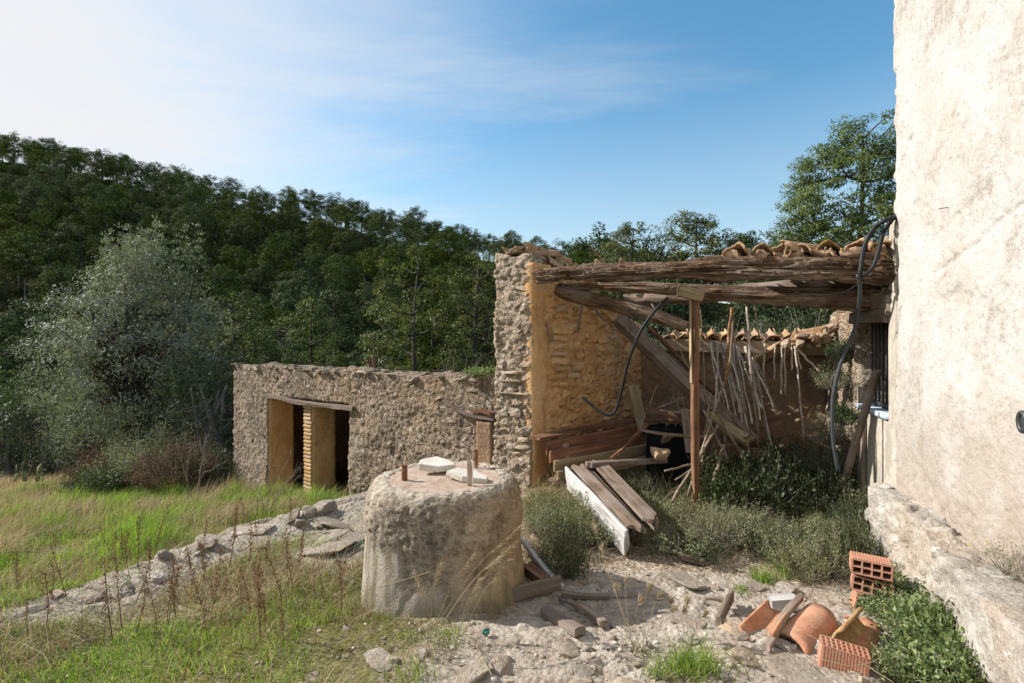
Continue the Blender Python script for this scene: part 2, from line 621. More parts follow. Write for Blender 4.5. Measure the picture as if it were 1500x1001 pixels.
def wood_mat(name, dark, mid, light, sx=2.0, sy=26, bump=0.6, bdist=0.006, grey=None, rough=0.85, spec=0.2):
    m, t = new_mat(name)
    tc = t.n('ShaderNodeTexCoord').outputs['Object']
    oi = t.n('ShaderNodeObjectInfo')
    off = t.n('ShaderNodeCombineXYZ', None, i0=t.math('MULTIPLY', oi.outputs['Random'], 37), i1=0.0, i2=t.math('MULTIPLY', oi.outputs['Random'], 11)).outputs[0]
    v = t.n('ShaderNodeMapping', None, Vector=t.vmath('ADD', tc, off), Scale=(sx, sy, sy)).outputs[0]
    a = t.noise(v, 1.0, 7, 0.66, 0.4)
    v2 = t.n('ShaderNodeMapping', None, Vector=t.vmath('ADD', tc, off), Scale=(sx * 2.2, sy * 4, sy * 4)).outputs[0]
    b = t.noise(v2, 1.0, 3, 0.6)
    c = t.noise(t.vmath('ADD', tc, off), 3.5, 4, 0.6)
    f = t.math('ADD', t.math('MULTIPLY', a, 0.58), t.math('ADD', t.math('MULTIPLY', b, 0.22), t.math('MULTIPLY', c, 0.24)))
    col = t.ramp(f, [(0.38, dark), (0.52, mid), (0.66, light)])
    if grey is not None:
        gf = t.n('ShaderNodeMapRange', {'clamp': True}, Value=c, i1=0.42, i2=0.62).outputs[0]
        col = t.mix(t.math('MULTIPLY', gf, 0.8), col, t.mix(b, grey, tuple(x * 1.7 for x in grey)))
    hs = t.n('ShaderNodeHueSaturation', None, Color=col, Hue=0.5, Saturation=1.0,
             Value=t.math('MULTIPLY_ADD', oi.outputs['Random'], 0.4, 0.8)).outputs[0]
    h = t.math('ADD', a, t.math('MULTIPLY', b, 0.5))
    return finish(m, t, hs, rough, h, bump, bdist, spec=spec)


def leaf_mat(name, c0, c1, c2=None, tmix=0.35, rough=0.55, spec=0.4, treevar=0.3, tcol=None):
    m, t = new_mat(name)
    g = t.n('ShaderNodeNewGeometry')
    oi = t.n('ShaderNodeObjectInfo')
    stops = [(0.0, c0), (1.0, c1)] if c2 is None else [(0.0, c0), (0.6, c1), (1.0, c2)]
    col = t.ramp(g.outputs['Random Per Island'], stops)
    big = t.noise(g.outputs['Position'], 0.9, 3, 0.6)
    val = t.math('ADD', t.math('MULTIPLY_ADD', oi.outputs['Random'], treevar, 1 - treevar * 0.5), t.math('MULTIPLY_ADD', big, 0.5, -0.25))
    hs = t.n('ShaderNodeHueSaturation', None, Color=col,
             Hue=t.math('MULTIPLY_ADD', t.math('FRACT', t.math('MULTIPLY', oi.outputs['Random'], 9.7)), 0.04 * min(1, treevar * 4), 0.5 - 0.02 * min(1, treevar * 4)),
             Saturation=t.math('MULTIPLY_ADD', t.math('FRACT', t.math('MULTIPLY', oi.outputs['Random'], 5.1)), treevar, 1 - treevar * 0.5), Value=val).outputs[0]
    tr = t.mix(1.0, hs, tcol or (1.6, 1.9, 0.7), 'MULTIPLY')
    tr.node.clamp_result = False
    return finish(m, t, hs, rough, spec=spec, trans=tr, transmix=tmix)


def plain_mat(name, color, rough=0.6, metal=0.0, spec=0.4, var=0.25, bump=0.15, scale=18):
    m, t = new_mat(name)
    tc = t.n('ShaderNodeTexCoord').outputs['Object']
    n1 = t.noise(tc, scale, 5, 0.65)
    col = t.ramp(n1, [(0.3, tuple(x * (1 - var) for x in color)), (0.7, tuple(min(1, x * (1 + var)) for x in color))])
    return finish(m, t, col, rough, n1, bump, 0.01, metal=metal, spec=spec)


M = {}
M['wall_lit'] = rock_mat('rubble_mortar', (0.10, 0.068, 0.046), (0.255, 0.185, 0.13), (0.46, 0.365, 0.275), 2.2, 1.0, 0.02, warm=(0.42, 0.27, 0.15), stain=(0.11, 0.085, 0.065), lichen=(0.33, 0.31, 0.25), cells=0.9, cellscale=13)
M['pier'] = rock_mat('pier_mortar', (0.15, 0.108, 0.075), (0.35, 0.265, 0.185), (0.56, 0.465, 0.36), 2.6, 1.0, 0.02, warm=(0.5, 0.33, 0.19), lichen=(0.48, 0.46, 0.42), cells=0.7, cellscale=14)
M['stone'] = rock_mat('field_stone', (0.14, 0.10, 0.07), (0.31, 0.235, 0.165), (0.52, 0.44, 0.345), 5.0, 0.9, 0.012, warm=(0.48, 0.29, 0.16), objrand=0.5, lichen=(0.5, 0.49, 0.45))
M['stone_ochre'] = rock_mat('ochre_stone', (0.30, 0.165, 0.075), (0.52, 0.32, 0.155), (0.64, 0.44, 0.25), 5.0, 0.8, 0.012, objrand=0.4, warm=(0.50, 0.26, 0.11))
M['ochre'] = rock_mat('ochre_plaster', (0.33, 0.165, 0.065), (0.58, 0.335, 0.145), (0.68, 0.46, 0.25), 2.4, 0.9, 0.014, warm=(0.54, 0.28, 0.10), stain=(0.38, 0.22, 0.10))
M['clay_wall'] = rock_mat('brown_clay_wall', (0.11, 0.068, 0.042), (0.22, 0.14, 0.088), (0.35, 0.235, 0.15), 2.0, 0.8, 0.015, warm=(0.33, 0.17, 0.07), stain=(0.16, 0.13, 0.11))
M['brick'] = rock_mat('thin_fired_brick', (0.30, 0.17, 0.085), (0.45, 0.28, 0.14), (0.58, 0.42, 0.25), 6, 0.6, 0.006, objrand=0.35)
M['white_plaster'] = rock_mat('white_lime_plaster', (0.24, 0.195, 0.155), (0.435, 0.41, 0.38), (0.50, 0.485, 0.46), 2.4, 0.7, 0.012, warm=(0.37, 0.315, 0.26), pit=0.4, ridge=0.5, base=(0.29, 0.235, 0.185))
M['grey_render'] = rock_mat('grey_cement_render', (0.23, 0.2, 0.16), (0.38, 0.335, 0.275), (0.52, 0.48, 0.42), 2.0, 0.5, 0.006, stain=(0.27, 0.23, 0.18), pit=0.2)
M['ledge'] = rock_mat('limewashed_rubble', (0.17, 0.14, 0.115), (0.34, 0.30, 0.255), (0.56, 0.525, 0.475), 2.8, 0.9, 0.015, warm=(0.46, 0.345, 0.24), lichen=(0.7, 0.67, 0.63))
M['ground_rock'] = rock_mat('pale_limestone', (0.17, 0.135, 0.10), (0.30, 0.25, 0.20), (0.44, 0.395, 0.34), 3.4, 0.9, 0.012, objrand=0.35, lichen=(0.62, 0.6, 0.56), warm=(0.5, 0.37, 0.25))
M['slab'] = rock_mat('white_slab_stone', (0.40, 0.355, 0.29), (0.55, 0.505, 0.435), (0.64, 0.60, 0.54), 5, 0.5, 0.005)
M['cap'] = rock_mat('cistern_crust', (0.085, 0.066, 0.048), (0.195, 0.155, 0.11), (0.38, 0.315, 0.235), 5.0, 1.1, 0.02, warm=(0.36, 0.21, 0.1), stain=(0.07, 0.065, 0.055), lichen=(0.34, 0.31, 0.25))
M['red_floor'] = rock_mat('reddish_cement', (0.22, 0.14, 0.10), (0.34, 0.245, 0.185), (0.48, 0.40, 0.33), 4, 0.5, 0.006, stain=(0.4, 0.33, 0.26))
M['terracotta'] = rock_mat('orange_terracotta', (0.30, 0.125, 0.06), (0.46, 0.20, 0.10), (0.56, 0.32, 0.19), 6, 0.5, 0.005, objrand=0.25, stain=(0.34, 0.235, 0.16), lichen=(0.5, 0.4, 0.31), rough=0.8)
M['old_tile'] = rock_mat('lichened_old_tile', (0.17, 0.095, 0.05), (0.36, 0.215, 0.115), (0.52, 0.37, 0.22), 9, 0.7, 0.007, objrand=0.4, lichen=(0.46, 0.38, 0.24), stain=(0.17, 0.13, 0.085))
M['hollow_brick'] = rock_mat('hollow_brick_clay', (0.33, 0.145, 0.09), (0.45, 0.215, 0.14), (0.54, 0.31, 0.22), 7, 0.4, 0.004, stain=(0.36, 0.25, 0.18))
M['beam'] = wood_mat('rotten_beam_wood', (0.028, 0.016, 0.01), (0.17, 0.10, 0.058), (0.50, 0.36, 0.235), 2.4, 20, 1.0, 0.04, grey=(0.15, 0.115, 0.088))
M['old_wood'] = wood_mat('grey_brown_wood', (0.06, 0.04, 0.028), (0.17, 0.12, 0.085), (0.33, 0.25, 0.18), 1.6, 24, 0.7, 0.006, grey=(0.16, 0.13, 0.11))
M['red_wood'] = wood_mat('red_brown_board', (0.07, 0.03, 0.017), (0.16, 0.075, 0.042), (0.27, 0.145, 0.09), 1.4, 22, 0.5, 0.004)
M['pale_wood'] = wood_mat('pale_yellow_board', (0.15, 0.10, 0.055), (0.27, 0.20, 0.115), (0.40, 0.31, 0.19), 1.4, 22, 0.4, 0.004)
M['post_wood'] = wood_mat('orange_brown_post', (0.06, 0.028, 0.016), (0.17, 0.085, 0.045), (0.36, 0.23, 0.14), 1.8, 24, 0.6, 0.005)
M['white_wood'] = wood_mat('whitewashed_wood', (0.22, 0.20, 0.185), (0.45, 0.43, 0.41), (0.60, 0.58, 0.56), 2.0, 14, 0.6, 0.005, rough=0.7)
M['cane'] = wood_mat('dry_cane', (0.24, 0.18, 0.13), (0.46, 0.385, 0.31), (0.62, 0.55, 0.47), 3, 30, 0.3, 0.002, rough=0.5, spec=0.4)
M['cane_dark'] = wood_mat('dark_dry_cane', (0.09, 0.065, 0.045), (0.19, 0.145, 0.10), (0.33, 0.27, 0.2), 3, 30, 0.3, 0.002, rough=0.6)
M['bark'] = rock_mat('tree_bark', (0.035, 0.028, 0.022), (0.085, 0.068, 0.052), (0.15, 0.125, 0.10), 5, 0.9, 0.02)
M['twig'] = rock_mat('grey_twig', (0.10, 0.08, 0.065), (0.21, 0.175, 0.145), (0.34, 0.3, 0.26), 8, 0.3, 0.004)
M['rust'] = rock_mat('rusty_iron', (0.07, 0.03, 0.017), (0.17, 0.075, 0.036), (0.34, 0.17, 0.09), 16, 0.4, 0.003, lichen=(0.4, 0.32, 0.27), rough=0.75)
M['iron'] = plain_mat('dark_painted_iron', (0.05, 0.052, 0.055), 0.5, 0.3)
M['hose_black'] = plain_mat('black_rubber_hose', (0.012, 0.013, 0.014), 0.6, 0, 0.25)
M['hose_grey'] = plain_mat('dusty_grey_conduit', (0.04, 0.045, 0.05), 0.6, 0, 0.3)
M['black_plastic'] = plain_mat('black_plastic_bin', (0.008, 0.009, 0.009), 0.9, spec=0.1)
M['teal'] = plain_mat('teal_plastic', (0.02, 0.13, 0.11), 0.4, 0, 0.5)
M['blue_sill'] = rock_mat('pale_blue_limewash', (0.28, 0.35, 0.42), (0.40, 0.48, 0.56), (0.55, 0.60, 0.64), 6, 0.3, 0.004)
M['pine_far'] = leaf_mat('pine_needles_hillside', (0.023, 0.033, 0.011), (0.055, 0.074, 0.022), (0.108, 0.128, 0.038), 0.16, 0.8, 0.04, 0.5, tcol=(1.2, 1.35, 0.7))
M['pine'] = leaf_mat('pine_needles_bright', (0.05, 0.066, 0.020), (0.095, 0.118, 0.033), (0.155, 0.172, 0.052), 0.28, 0.6, 0.2, 0.25, tcol=(1.3, 1.45, 0.7))
M['pine_dark'] = leaf_mat('pine_needles_dark', (0.022, 0.036, 0.015), (0.042, 0.062, 0.024), (0.07, 0.092, 0.035), 0.25, 0.6, 0.2, 0.25, tcol=(1.3, 1.45, 0.7))
M['olive'] = leaf_mat('silvery_olive_leaf', (0.105, 0.12, 0.075), (0.185, 0.20, 0.145), (0.27, 0.28, 0.22), 0.25, 0.65, 0.3, 0.15, tcol=(1.2, 1.3, 0.7))
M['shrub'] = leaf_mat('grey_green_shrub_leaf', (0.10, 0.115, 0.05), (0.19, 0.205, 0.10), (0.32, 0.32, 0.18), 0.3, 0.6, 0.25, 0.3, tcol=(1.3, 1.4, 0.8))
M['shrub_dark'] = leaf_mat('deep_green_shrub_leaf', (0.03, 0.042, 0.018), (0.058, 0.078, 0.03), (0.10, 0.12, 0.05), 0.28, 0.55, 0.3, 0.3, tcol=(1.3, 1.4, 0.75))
M['creeper'] = leaf_mat('fresh_green_leaf', (0.075, 0.11, 0.042), (0.155, 0.20, 0.08), (0.28, 0.31, 0.16), 0.3, 0.5, 0.35, 0.2, tcol=(1.3, 1.45, 0.7))
M['grass_green'] = leaf_mat('green_grass_blade', (0.08, 0.14, 0.022), (0.17, 0.255, 0.042), (0.30, 0.36, 0.10), 0.45, 0.5, 0.35, 0.0, tcol=(1.35, 1.5, 0.7))
M['grass_dry'] = leaf_mat('dry_grass_blade', (0.20, 0.155, 0.085), (0.36, 0.29, 0.17), (0.52, 0.45, 0.31), 0.35, 0.6, 0.3, 0.0, tcol=(1.1, 1.0, 0.8))
M['grass_mixed'] = leaf_mat('half_dry_grass_blade', (0.11, 0.14, 0.03), (0.24, 0.235, 0.08), (0.42, 0.35, 0.19), 0.38, 0.6, 0.3, 0.0, tcol=(1.2, 1.2, 0.7))
M['dead_brown'] = leaf_mat('brown_dead_flower', (0.10, 0.055, 0.03), (0.2, 0.12, 0.065), (0.32, 0.21, 0.12), 0.2, 0.8, 0.1, 0.2, tcol=(1, 1, 1))
M['yellow'] = leaf_mat('yellow_flower', (0.6, 0.48, 0.03), (0.75, 0.62, 0.05), None, 0.2, 0.6, 0.2, 0.1, tcol=(1, 1, 1))
M['cactus'] = leaf_mat('prickly_pear_pad', (0.13, 0.145, 0.05), (0.26, 0.25, 0.10), None, 0.05, 0.6, 0.3, 0.2)
# ------------------------------------------------------------------ the lie of the land
RIDGE = np.array([(-30, 1.0), (-8, 2.6), (-3.6, 3.0), (-2.95, 3.12), (-2.70, 3.42), (-2.33, 4.30), (-1.5, 5.0), (-0.62, 5.42), (0.05, 5.75), (1.0, 6.95), (2.1, 8.4), (4.0, 11), (7.5, 16)])


def ridge_dist(X, Y):
    """signed distance to the edge of the terrace, positive on the low (left) side"""
    best = np.full(X.shape, 1e9); sgn = np.ones(X.shape)
    for (x0, y0), (x1, y1) in zip(RIDGE[:-1], RIDGE[1:]):
        dx, dy = x1 - x0, y1 - y0
        t = np.clip(((X - x0) * dx + (Y - y0) * dy) / (dx * dx + dy * dy), 0, 1)
        d = np.hypot(X - x0 - t * dx, Y - y0 - t * dy)
        s = np.sign((X - x0) * dy - (Y - y0) * dx)
        m = d < best
        best = np.where(m, d, best); sgn = np.where(m, -s, sgn)
    return best * sgn


def height(X, Y, detail=True):
    X = np.asarray(X, float); Y = np.asarray(Y, float)
    d = ridge_dist(X, Y)
    P = np.stack([X, Y, X * 0], -1).reshape(-1, 3)
    near = 0.13 * (1 - sstep(2.45, 3.3, Y)) * sstep(-2.6, -0.8, X) + 0.09 * sstep(4.0, 5.3, Y)
    near = near - 0.03 * sstep(1.0, 1.6, X) * (1 - sstep(3.5, 4.5, Y))
    dn = (0.34 * sstep(0.0, 0.35, d) + 0.126 * np.clip(d, 0, 11))
    dn = np.minimum(dn, 1.75)
    near = near * (1 - sstep(0, 0.5, d)) - dn
    near = near + 0.035 * np.exp(-((d + 0.12) / 0.22) ** 2)
    near = near + 0.05 * fbm(P * 0.35, 3, 3).reshape(X.shape) * sstep(4, 9, np.hypot(X, Y))
    r = np.clip(X / np.maximum(Y, 1), -1.5, 1.5)
    tanv = np.interp(r, [-1.5, -1.0, -0.87, -0.73, -0.53, -0.33, -0.2, -0.07, 0.15, 0.4, 1.5], [0.385, 0.352, 0.335, 0.302, 0.258, 0.224, 0.198, 0.163, 0.118, 0.075, 0.08])
    z0 = np.interp(r, [-1.5, -0.12, 0.1, 0.3, 1.5], [-7.5, -6.5, -2.0, 0.3, 0.8])
    zr = EYE + tanv * 130
    s = np.clip((Y - 28) / 102, 0, 1)
    s = 0.8 * s + 0.2 * s * s * (3 - 2 * s)
    far = z0 + (zr - z0) * s - 0.05 * np.clip(Y - 130, 0, 500)
    far = far + (2.2 * fbm(P * 0.035, 3, 8).reshape(X.shape)) * sstep(30, 60, Y) * (1 - 0.6 * s)
    wgt = sstep(11, 27, Y)
    z = near * (1 - wgt) + far * wgt
    if detail:
        n = np.hypot(X, Y)
        k = (1 - sstep(7, 12, n))
        z = z + k * (0.022 * fbm(P * 2.2, 3, 12) + 0.006 * fbm(P * 11, 3, 15)).reshape(X.shape)
    return z


def rock_mask(X, Y):
    """where bare limestone comes through the soil"""
    d = ridge_dist(X, Y)
    P = np.stack([X, Y, X * 0], -1).reshape(-1, 3)
    n = fbm(P * 1.6, 4, 31).reshape(X.shape)
    m = np.exp(-((d + 0.18) / (0.15 + 0.2 * sstep(-2.9, -2.2, X))) ** 2) * sstep(-3.3, -2.5, X) * 1.25                 # the rim of the terrace
    m = np.maximum(m, 0.95 * sstep(-1.9, -1.45, X) * (1 - sstep(-0.9, -0.5, X)) * sstep(3.35, 3.8, Y) * (1 - sstep(5.1, 5.5, Y)))
    m = np.maximum(m, 0.80 * sstep(-0.75, -0.2, X) * (1 - sstep(3.25, 3.7, Y)) * (1 - sstep(2.0, 2.6, X)) * sstep(1.0, 2.0, Y))
    m = np.maximum(m, 0.85 * sstep(0.25, 0.6, X) * (1 - sstep(1.7, 2.2, X)) * sstep(2.6, 3.0, Y) * (1 - sstep(3.4, 3.8, Y)))
    return np.clip(m + n * 0.55 - 0.12, 0, 1) * (d < 0.25)


def ax(fine0, fine1, fs, lo, hi, g=1.16):
    a = list(np.arange(fine0, fine1, fs))
    s = fs; x = a[-1]
    while x < hi:
        s = min(s * g, 8); x += s; a.append(x)
    s = fs; x = a[0]; b = []
    while x > lo:
        s = min(s * g, 8); x -= s; b.append(x)
    return np.array(b[::-1] + a)


gx = ax(-3.4, 2.9, 0.022, -420, 420)
gy = ax(2.0, 5.6, 0.021, -60, 420)
GX, GY = np.meshgrid(gx, gy, indexing='ij')
GZ = height(GX, GY)
rk = rock_mask(GX, GY)
nearm = (np.hypot(GX, GY) < 9)
Pn = np.stack([GX[nearm] * 2.3, GY[nearm] * 4.2, GX[nearm] * 0], 1)
Pn = Pn + 0.45 * np.stack([fbm(Pn * 0.8, 3, 51), fbm(Pn * 0.8, 3, 52), Pn[:, 0] * 0], 1)
gap0, idv, tlt0 = facets(Pn, 61)
gap1, idb, tlt1 = facets(Pn * 3.3, 62)
f1c, f2c, idc = worley(Pn * 9.5, 63)
slab = np.clip(sstep(0.0, 0.10, gap0) * (0.45 + 0.5 * idv) + tlt0 * 0.9, 0, 1.4)
cob = sstep(0.0, 0.2, gap1) * np.clip(idb + tlt1 * 1.2, 0, 1.3)
grit = sstep(0.05, 0.4, f2c - f1c) * idc
add = np.zeros_like(GZ)
add[nearm] = rk[nearm] * (0.045 * slab + 0.010 * cob) + 0.006 * grit + (1 - rk[nearm]) * 0.014 * cob * sstep(-1.0, -0.3, GX[nearm])
GZ = GZ + add - 0.025 * rk
# keep the ground under the old cistern flat
I, J = np.meshgrid(np.arange(len(gx) - 1), np.arange(len(gy) - 1), indexing='ij')
I, J = I.ravel(), J.ravel(); nyg = len(gy)
GQ = np.stack([I * nyg + J, (I + 1) * nyg + J, (I + 1) * nyg + J + 1, I * nyg + J + 1], 1)
gme = mesh_data('ground', np.stack([GX, GY, GZ], -1).reshape(-1, 3), GQ, True)
# attribute r: bare rock, g: grass-grown soil, b: forest floor
dR = ridge_dist(GX, GY)
Pg = np.stack([GX, GY, GX * 0], -1).reshape(-1, 3)
gn = fbm(Pg * 1.1, 4, 77).reshape(GX.shape)
grassy = np.clip(sstep(-0.05, 0.35, dR) + (1 - sstep(-0.75, -0.2, GX + 0.5 * gn)) * (1 - rk), 0, 1)
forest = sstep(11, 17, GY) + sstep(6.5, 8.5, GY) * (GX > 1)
attr = gme.color_attributes.new('cover', 'FLOAT_COLOR', 'POINT')
slabfull = np.zeros_like(GZ); slabfull[nearm] = slab
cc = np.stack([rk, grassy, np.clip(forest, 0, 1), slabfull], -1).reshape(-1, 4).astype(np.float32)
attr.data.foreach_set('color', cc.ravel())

m, t = new_mat('ground_surface')
pos = t.n('ShaderNodeNewGeometry').outputs['Position']
at = t.n('ShaderNodeAttribute', {'attribute_name': 'cover'})
sp = t.n('ShaderNodeSeparateColor', None, i0=at.outputs['Color'])
n1 = t.noise(pos, 1.7, 6, 0.65, 0.3); n2 = t.noise(pos, 9, 5, 0.65); n3 = t.noise(pos, 45, 4, 0.65)
v1 = t.voro(pos, 34); v1c = t.n('ShaderNodeTexVoronoi', None, Vector=pos, Scale=34.0).outputs['Color']
v2c = t.n('ShaderNodeTexVoronoi', None, Vector=pos, Scale=75.0).outputs['Color']
f = t.math('ADD', t.math('MULTIPLY', n1, 0.4), t.math('ADD', t.math('MULTIPLY', n2, 0.35), t.math('MULTIPLY', n3, 0.28)))
soil = t.ramp(f, [(0.36, (0.09, 0.062, 0.038)), (0.5, (0.19, 0.135, 0.088)), (0.66, (0.33, 0.255, 0.18))])
sepv = t.n('ShaderNodeSeparateColor', None, i0=v1c)
sepv2 = t.n('ShaderNodeSeparateColor', None, i0=v2c)
grav = t.ramp(sepv.outputs[0], [(0.0, (0.17, 0.125, 0.085)), (0.5, (0.30, 0.235, 0.17)), (1.0, (0.46, 0.40, 0.33))])
gmask = t.n('ShaderNodeMapRange', {'clamp': True}, Value=t.math('ADD', n2, t.math('MULTIPLY', sepv.outputs[1], 0.3)), i1=0.52, i2=0.68).outputs[0]
soil = t.mix(gmask, soil, grav)
grav2 = t.ramp(sepv2.outputs[0], [(0.55, (0.22, 0.165, 0.115)), (1.0, (0.44, 0.385, 0.315))])
soil = t.mix(t.n('ShaderNodeMapRange', {'clamp': True}, Value=sepv2.outputs[1], i1=0.62, i2=0.7).outputs[0], soil, grav2)
rock = t.ramp(f, [(0.34, (0.13, 0.10, 0.075)), (0.45, (0.26, 0.21, 0.165)), (0.56, (0.37, 0.325, 0.27)), (0.68, (0.49, 0.45, 0.40))])
lich = t.n('ShaderNodeMapRange', {'clamp': True}, Value=t.noise(pos, 6.5, 7, 0.75), i1=0.55, i2=0.66).outputs[0]
rock = t.mix(t.math('MULTIPLY', lich, 0.6), rock, (0.30, 0.27, 0.23))
rmask = t.n('ShaderNodeMapRange', {'clamp': True}, Value=t.math('ADD', sp.outputs[0], t.math('MULTIPLY_ADD', n2, 0.5, -0.25)), i1=0.25, i2=0.5).outputs[0]
col = t.mix(rmask, soil, rock)
turf = t.ramp(f, [(0.38, (0.06, 0.055, 0.022)), (0.52, (0.13, 0.125, 0.045)), (0.66, (0.27, 0.22, 0.12))])
col = t.mix(t.math('MULTIPLY', sp.outputs[1], t.n('ShaderNodeMapRange', {'clamp': True}, Value=n2, i1=0.35, i2=0.55, i3=0.55, i4=1.0).outputs[0]), col, turf)
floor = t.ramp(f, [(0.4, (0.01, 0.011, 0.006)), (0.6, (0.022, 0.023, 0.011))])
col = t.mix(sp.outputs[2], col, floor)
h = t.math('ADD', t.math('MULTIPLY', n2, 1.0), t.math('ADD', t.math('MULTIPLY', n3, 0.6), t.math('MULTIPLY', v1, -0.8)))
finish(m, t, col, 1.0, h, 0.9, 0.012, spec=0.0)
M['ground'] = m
obj('ground', gme, M['ground'], kind='structure', label='uneven ground of pale limestone, soil and turf falling to a wooded valley')
ground_ob = bpy.data.objects['ground']


def gh(x, y):
    """height of the ground mesh at a point (by its own grid)"""
    i = int(np.clip(np.searchsorted(gx, x) - 1, 0, len(gx) - 2)); j = int(np.clip(np.searchsorted(gy, y) - 1, 0, len(gy) - 2))
    fx = (x - gx[i]) / (gx[i + 1] - gx[i]); fy = (y - gy[j]) / (gy[j + 1] - gy[j])
    fx, fy = min(max(fx, 0), 1), min(max(fy, 0), 1)
    return float(GZ[i, j] * (1 - fx) * (1 - fy) + GZ[i + 1, j] * fx * (1 - fy) + GZ[i, j + 1] * (1 - fx) * fy + GZ[i + 1, j + 1] * fx * fy)


def ghv(x, y):
    x = np.asarray(x, float); y = np.asarray(y, float)
    i = np.clip(np.searchsorted(gx, x) - 1, 0, len(gx) - 2); j = np.clip(np.searchsorted(gy, y) - 1, 0, len(gy) - 2)
    fx = np.clip((x - gx[i]) / (gx[i + 1] - gx[i]), 0, 1); fy = np.clip((y - gy[j]) / (gy[j + 1] - gy[j]), 0, 1)
    return GZ[i, j] * (1 - fx) * (1 - fy) + GZ[i + 1, j] * fx * (1 - fy) + GZ[i, j + 1] * (1 - fx) * fy + GZ[i + 1, j + 1] * fx * fy


def GP(px, py):
    """where the bearing of a picture point meets the ground"""
    dx, dz = (px - 750) / 750, -(py - 500) / 750
    Y = 1.5
    while Y < 60 and EYE + dz * Y > gh(dx * Y, Y):
        Y += 0.02
    return Vector((dx * Y, Y, gh(dx * Y, Y)))


# stones that lie in the ground: parts of the ground
STONES = [stone_mesh('stone_%d' % i, i + 1) for i in range(12)]
for s_ in STONES:
    s_.name = 'stone'
FLATS = [stone_mesh('slab', i + 40, 4, 0.35, 0.14) for i in range(6)]
for s_ in STONES + FLATS:
    s_.materials.append(None)


def place_stone(name, loc, size, parent, mat, yaw=None, tilt=0.12, flat=False, base=None):
    me = random.choice(FLATS if flat else STONES) if base is None else base
    key = me.name + '|' + mat.name
    if key not in place_stone.cache:
        c = me.copy(); c.name = name; c.materials.clear(); c.materials.append(mat)
        place_stone.cache[key] = c
    o = bpy.data.objects.new(name, place_stone.cache[key])
    yaw = random.uniform(0, 6.28) if yaw is None else yaw
    o.matrix_basis = (Matrix.Translation(loc) @ Matrix.Rotation(yaw, 4, 'Z') @ Matrix.Rotation(random.gauss(0, tilt), 4, 'X') @
                      Matrix.Rotation(random.gauss(0, tilt), 4, 'Y') @ Matrix.Diagonal((*size, 1)))
    COL.objects.link(o)
    attach(o, parent)
    return o


place_stone.cache = {}
for me in STONES + FLATS:
    me.name = 'st%03d' % random.randint(0, 999) + me.name
# ------------------------------------------------------------------ relief of old masonry

def rubble(scale=(9, 9, 12), depth=0.035, fine=0.012, seed=1, lump=0.02, plaster=None):
    """stones showing through crumbling mortar; plaster(P) in 0..1 smooths the stones away"""
    def f(P, N):
        Q = P * np.array(scale)
        Q = Q + 0.35 * np.stack([vnoise(Q * 0.7, seed + 2), vnoise(Q * 0.7, seed + 3), vnoise(Q * 0.7, seed + 4)], 1)
        gap, idv, tl = facets(Q, seed)
        st = sstep(0.0, 0.20, gap) * np.clip(0.2 + 0.7 * idv + tl * 1.5, 0, 1.3)
        d = depth * (st - 0.4) + lump * fbm(P * 1.7, 3, seed + 11) + fine * 1.5 * (0.3 - np.abs(fbm(P * 15, 3, seed + 6, 0.65)))
        if plaster is not None:
            k = plaster(P)
            sm = depth * 0.35 + lump * 0.5 * fbm(P * 1.7, 3, seed + 11) + fine * 0.35 * fbm(P * 18, 3, seed + 6)
            d = d * (1 - k) + sm * k
        return d
    return f


def wall_obj(name, parts, mat, parent, **kw):
    mb = MB()
    for V, Q in parts:
        mb.add(V, Q)
    return obj(name, mb.data(name), mat, parent, **kw)


def face_pt(Mf, u, z, n=0.0):
    return Mf @ Vector((u, n, z))


def lay_stones(Mf, parent, mat, u0, u1, z0, z1, rowh, lenr, n=0.0, proud=0.02, depth=0.12, limit=300, skip=0.0, name='stone', jitter=0.5, inside=None, tilt=0.05):
    """rows of stones bedded in the face; every stone its own object"""
    yaw = math.atan2(Mf[1][0], Mf[0][0])
    k = 0
    z = z0
    while z < z1 and k < limit:
        hgt = random.uniform(*rowh)
        u = u0 + random.uniform(-0.03, 0.03)
        while u < u1 - 0.03 and k < limit:
            L = min(random.uniform(*lenr), u1 - u + 0.02)
            hh = hgt * random.uniform(1 - 0.35 * jitter, 1.05)
            cu, cz = u + L / 2, z + hh / 2 + random.gauss(0, 0.006)
            if random.random() > skip and (inside is None or inside(cu, cz)):
                p = face_pt(Mf, cu, cz, n - depth / 2 + proud * random.uniform(0.3, 1.25))
                place_stone(name, p, (L * 1.0, depth, hh * 1.02), parent, mat, yaw=yaw + random.gauss(0, 0.03), tilt=tilt)
                k += 1
            u += L + random.uniform(0.002, 0.02)
        z += hgt + random.uniform(0.002, 0.012)
    return k


# ------------------------------------------------------------------ the white house on the right
WD = Vector((0.339, 0.941, 0)).normalized()              # direction along its wall, away from the camera
WC = 1.5                                                 # the wall face is X = WC + 0.36 Y
WO = Vector((WC, 0, 0))
WN = Vector((-WD.y, WD.x, 0))                            # outward, to the left
HM = frame_of(WO, WD, WN)
uY = lambda Y: (Vector((WC + 0.36025 * Y, Y, 0)) - WO).dot(WD)
house = empty('white_house', (WC + 0.36 * 3.0 + 0.5, 3.0, 0), 'tall house wall of white lime plaster on the right, sunlit, with a low rubble ledge', 'house')
plast = lambda P: 0.75 + 0.25 * sstep(0.8, 1.6, P[:, 2])


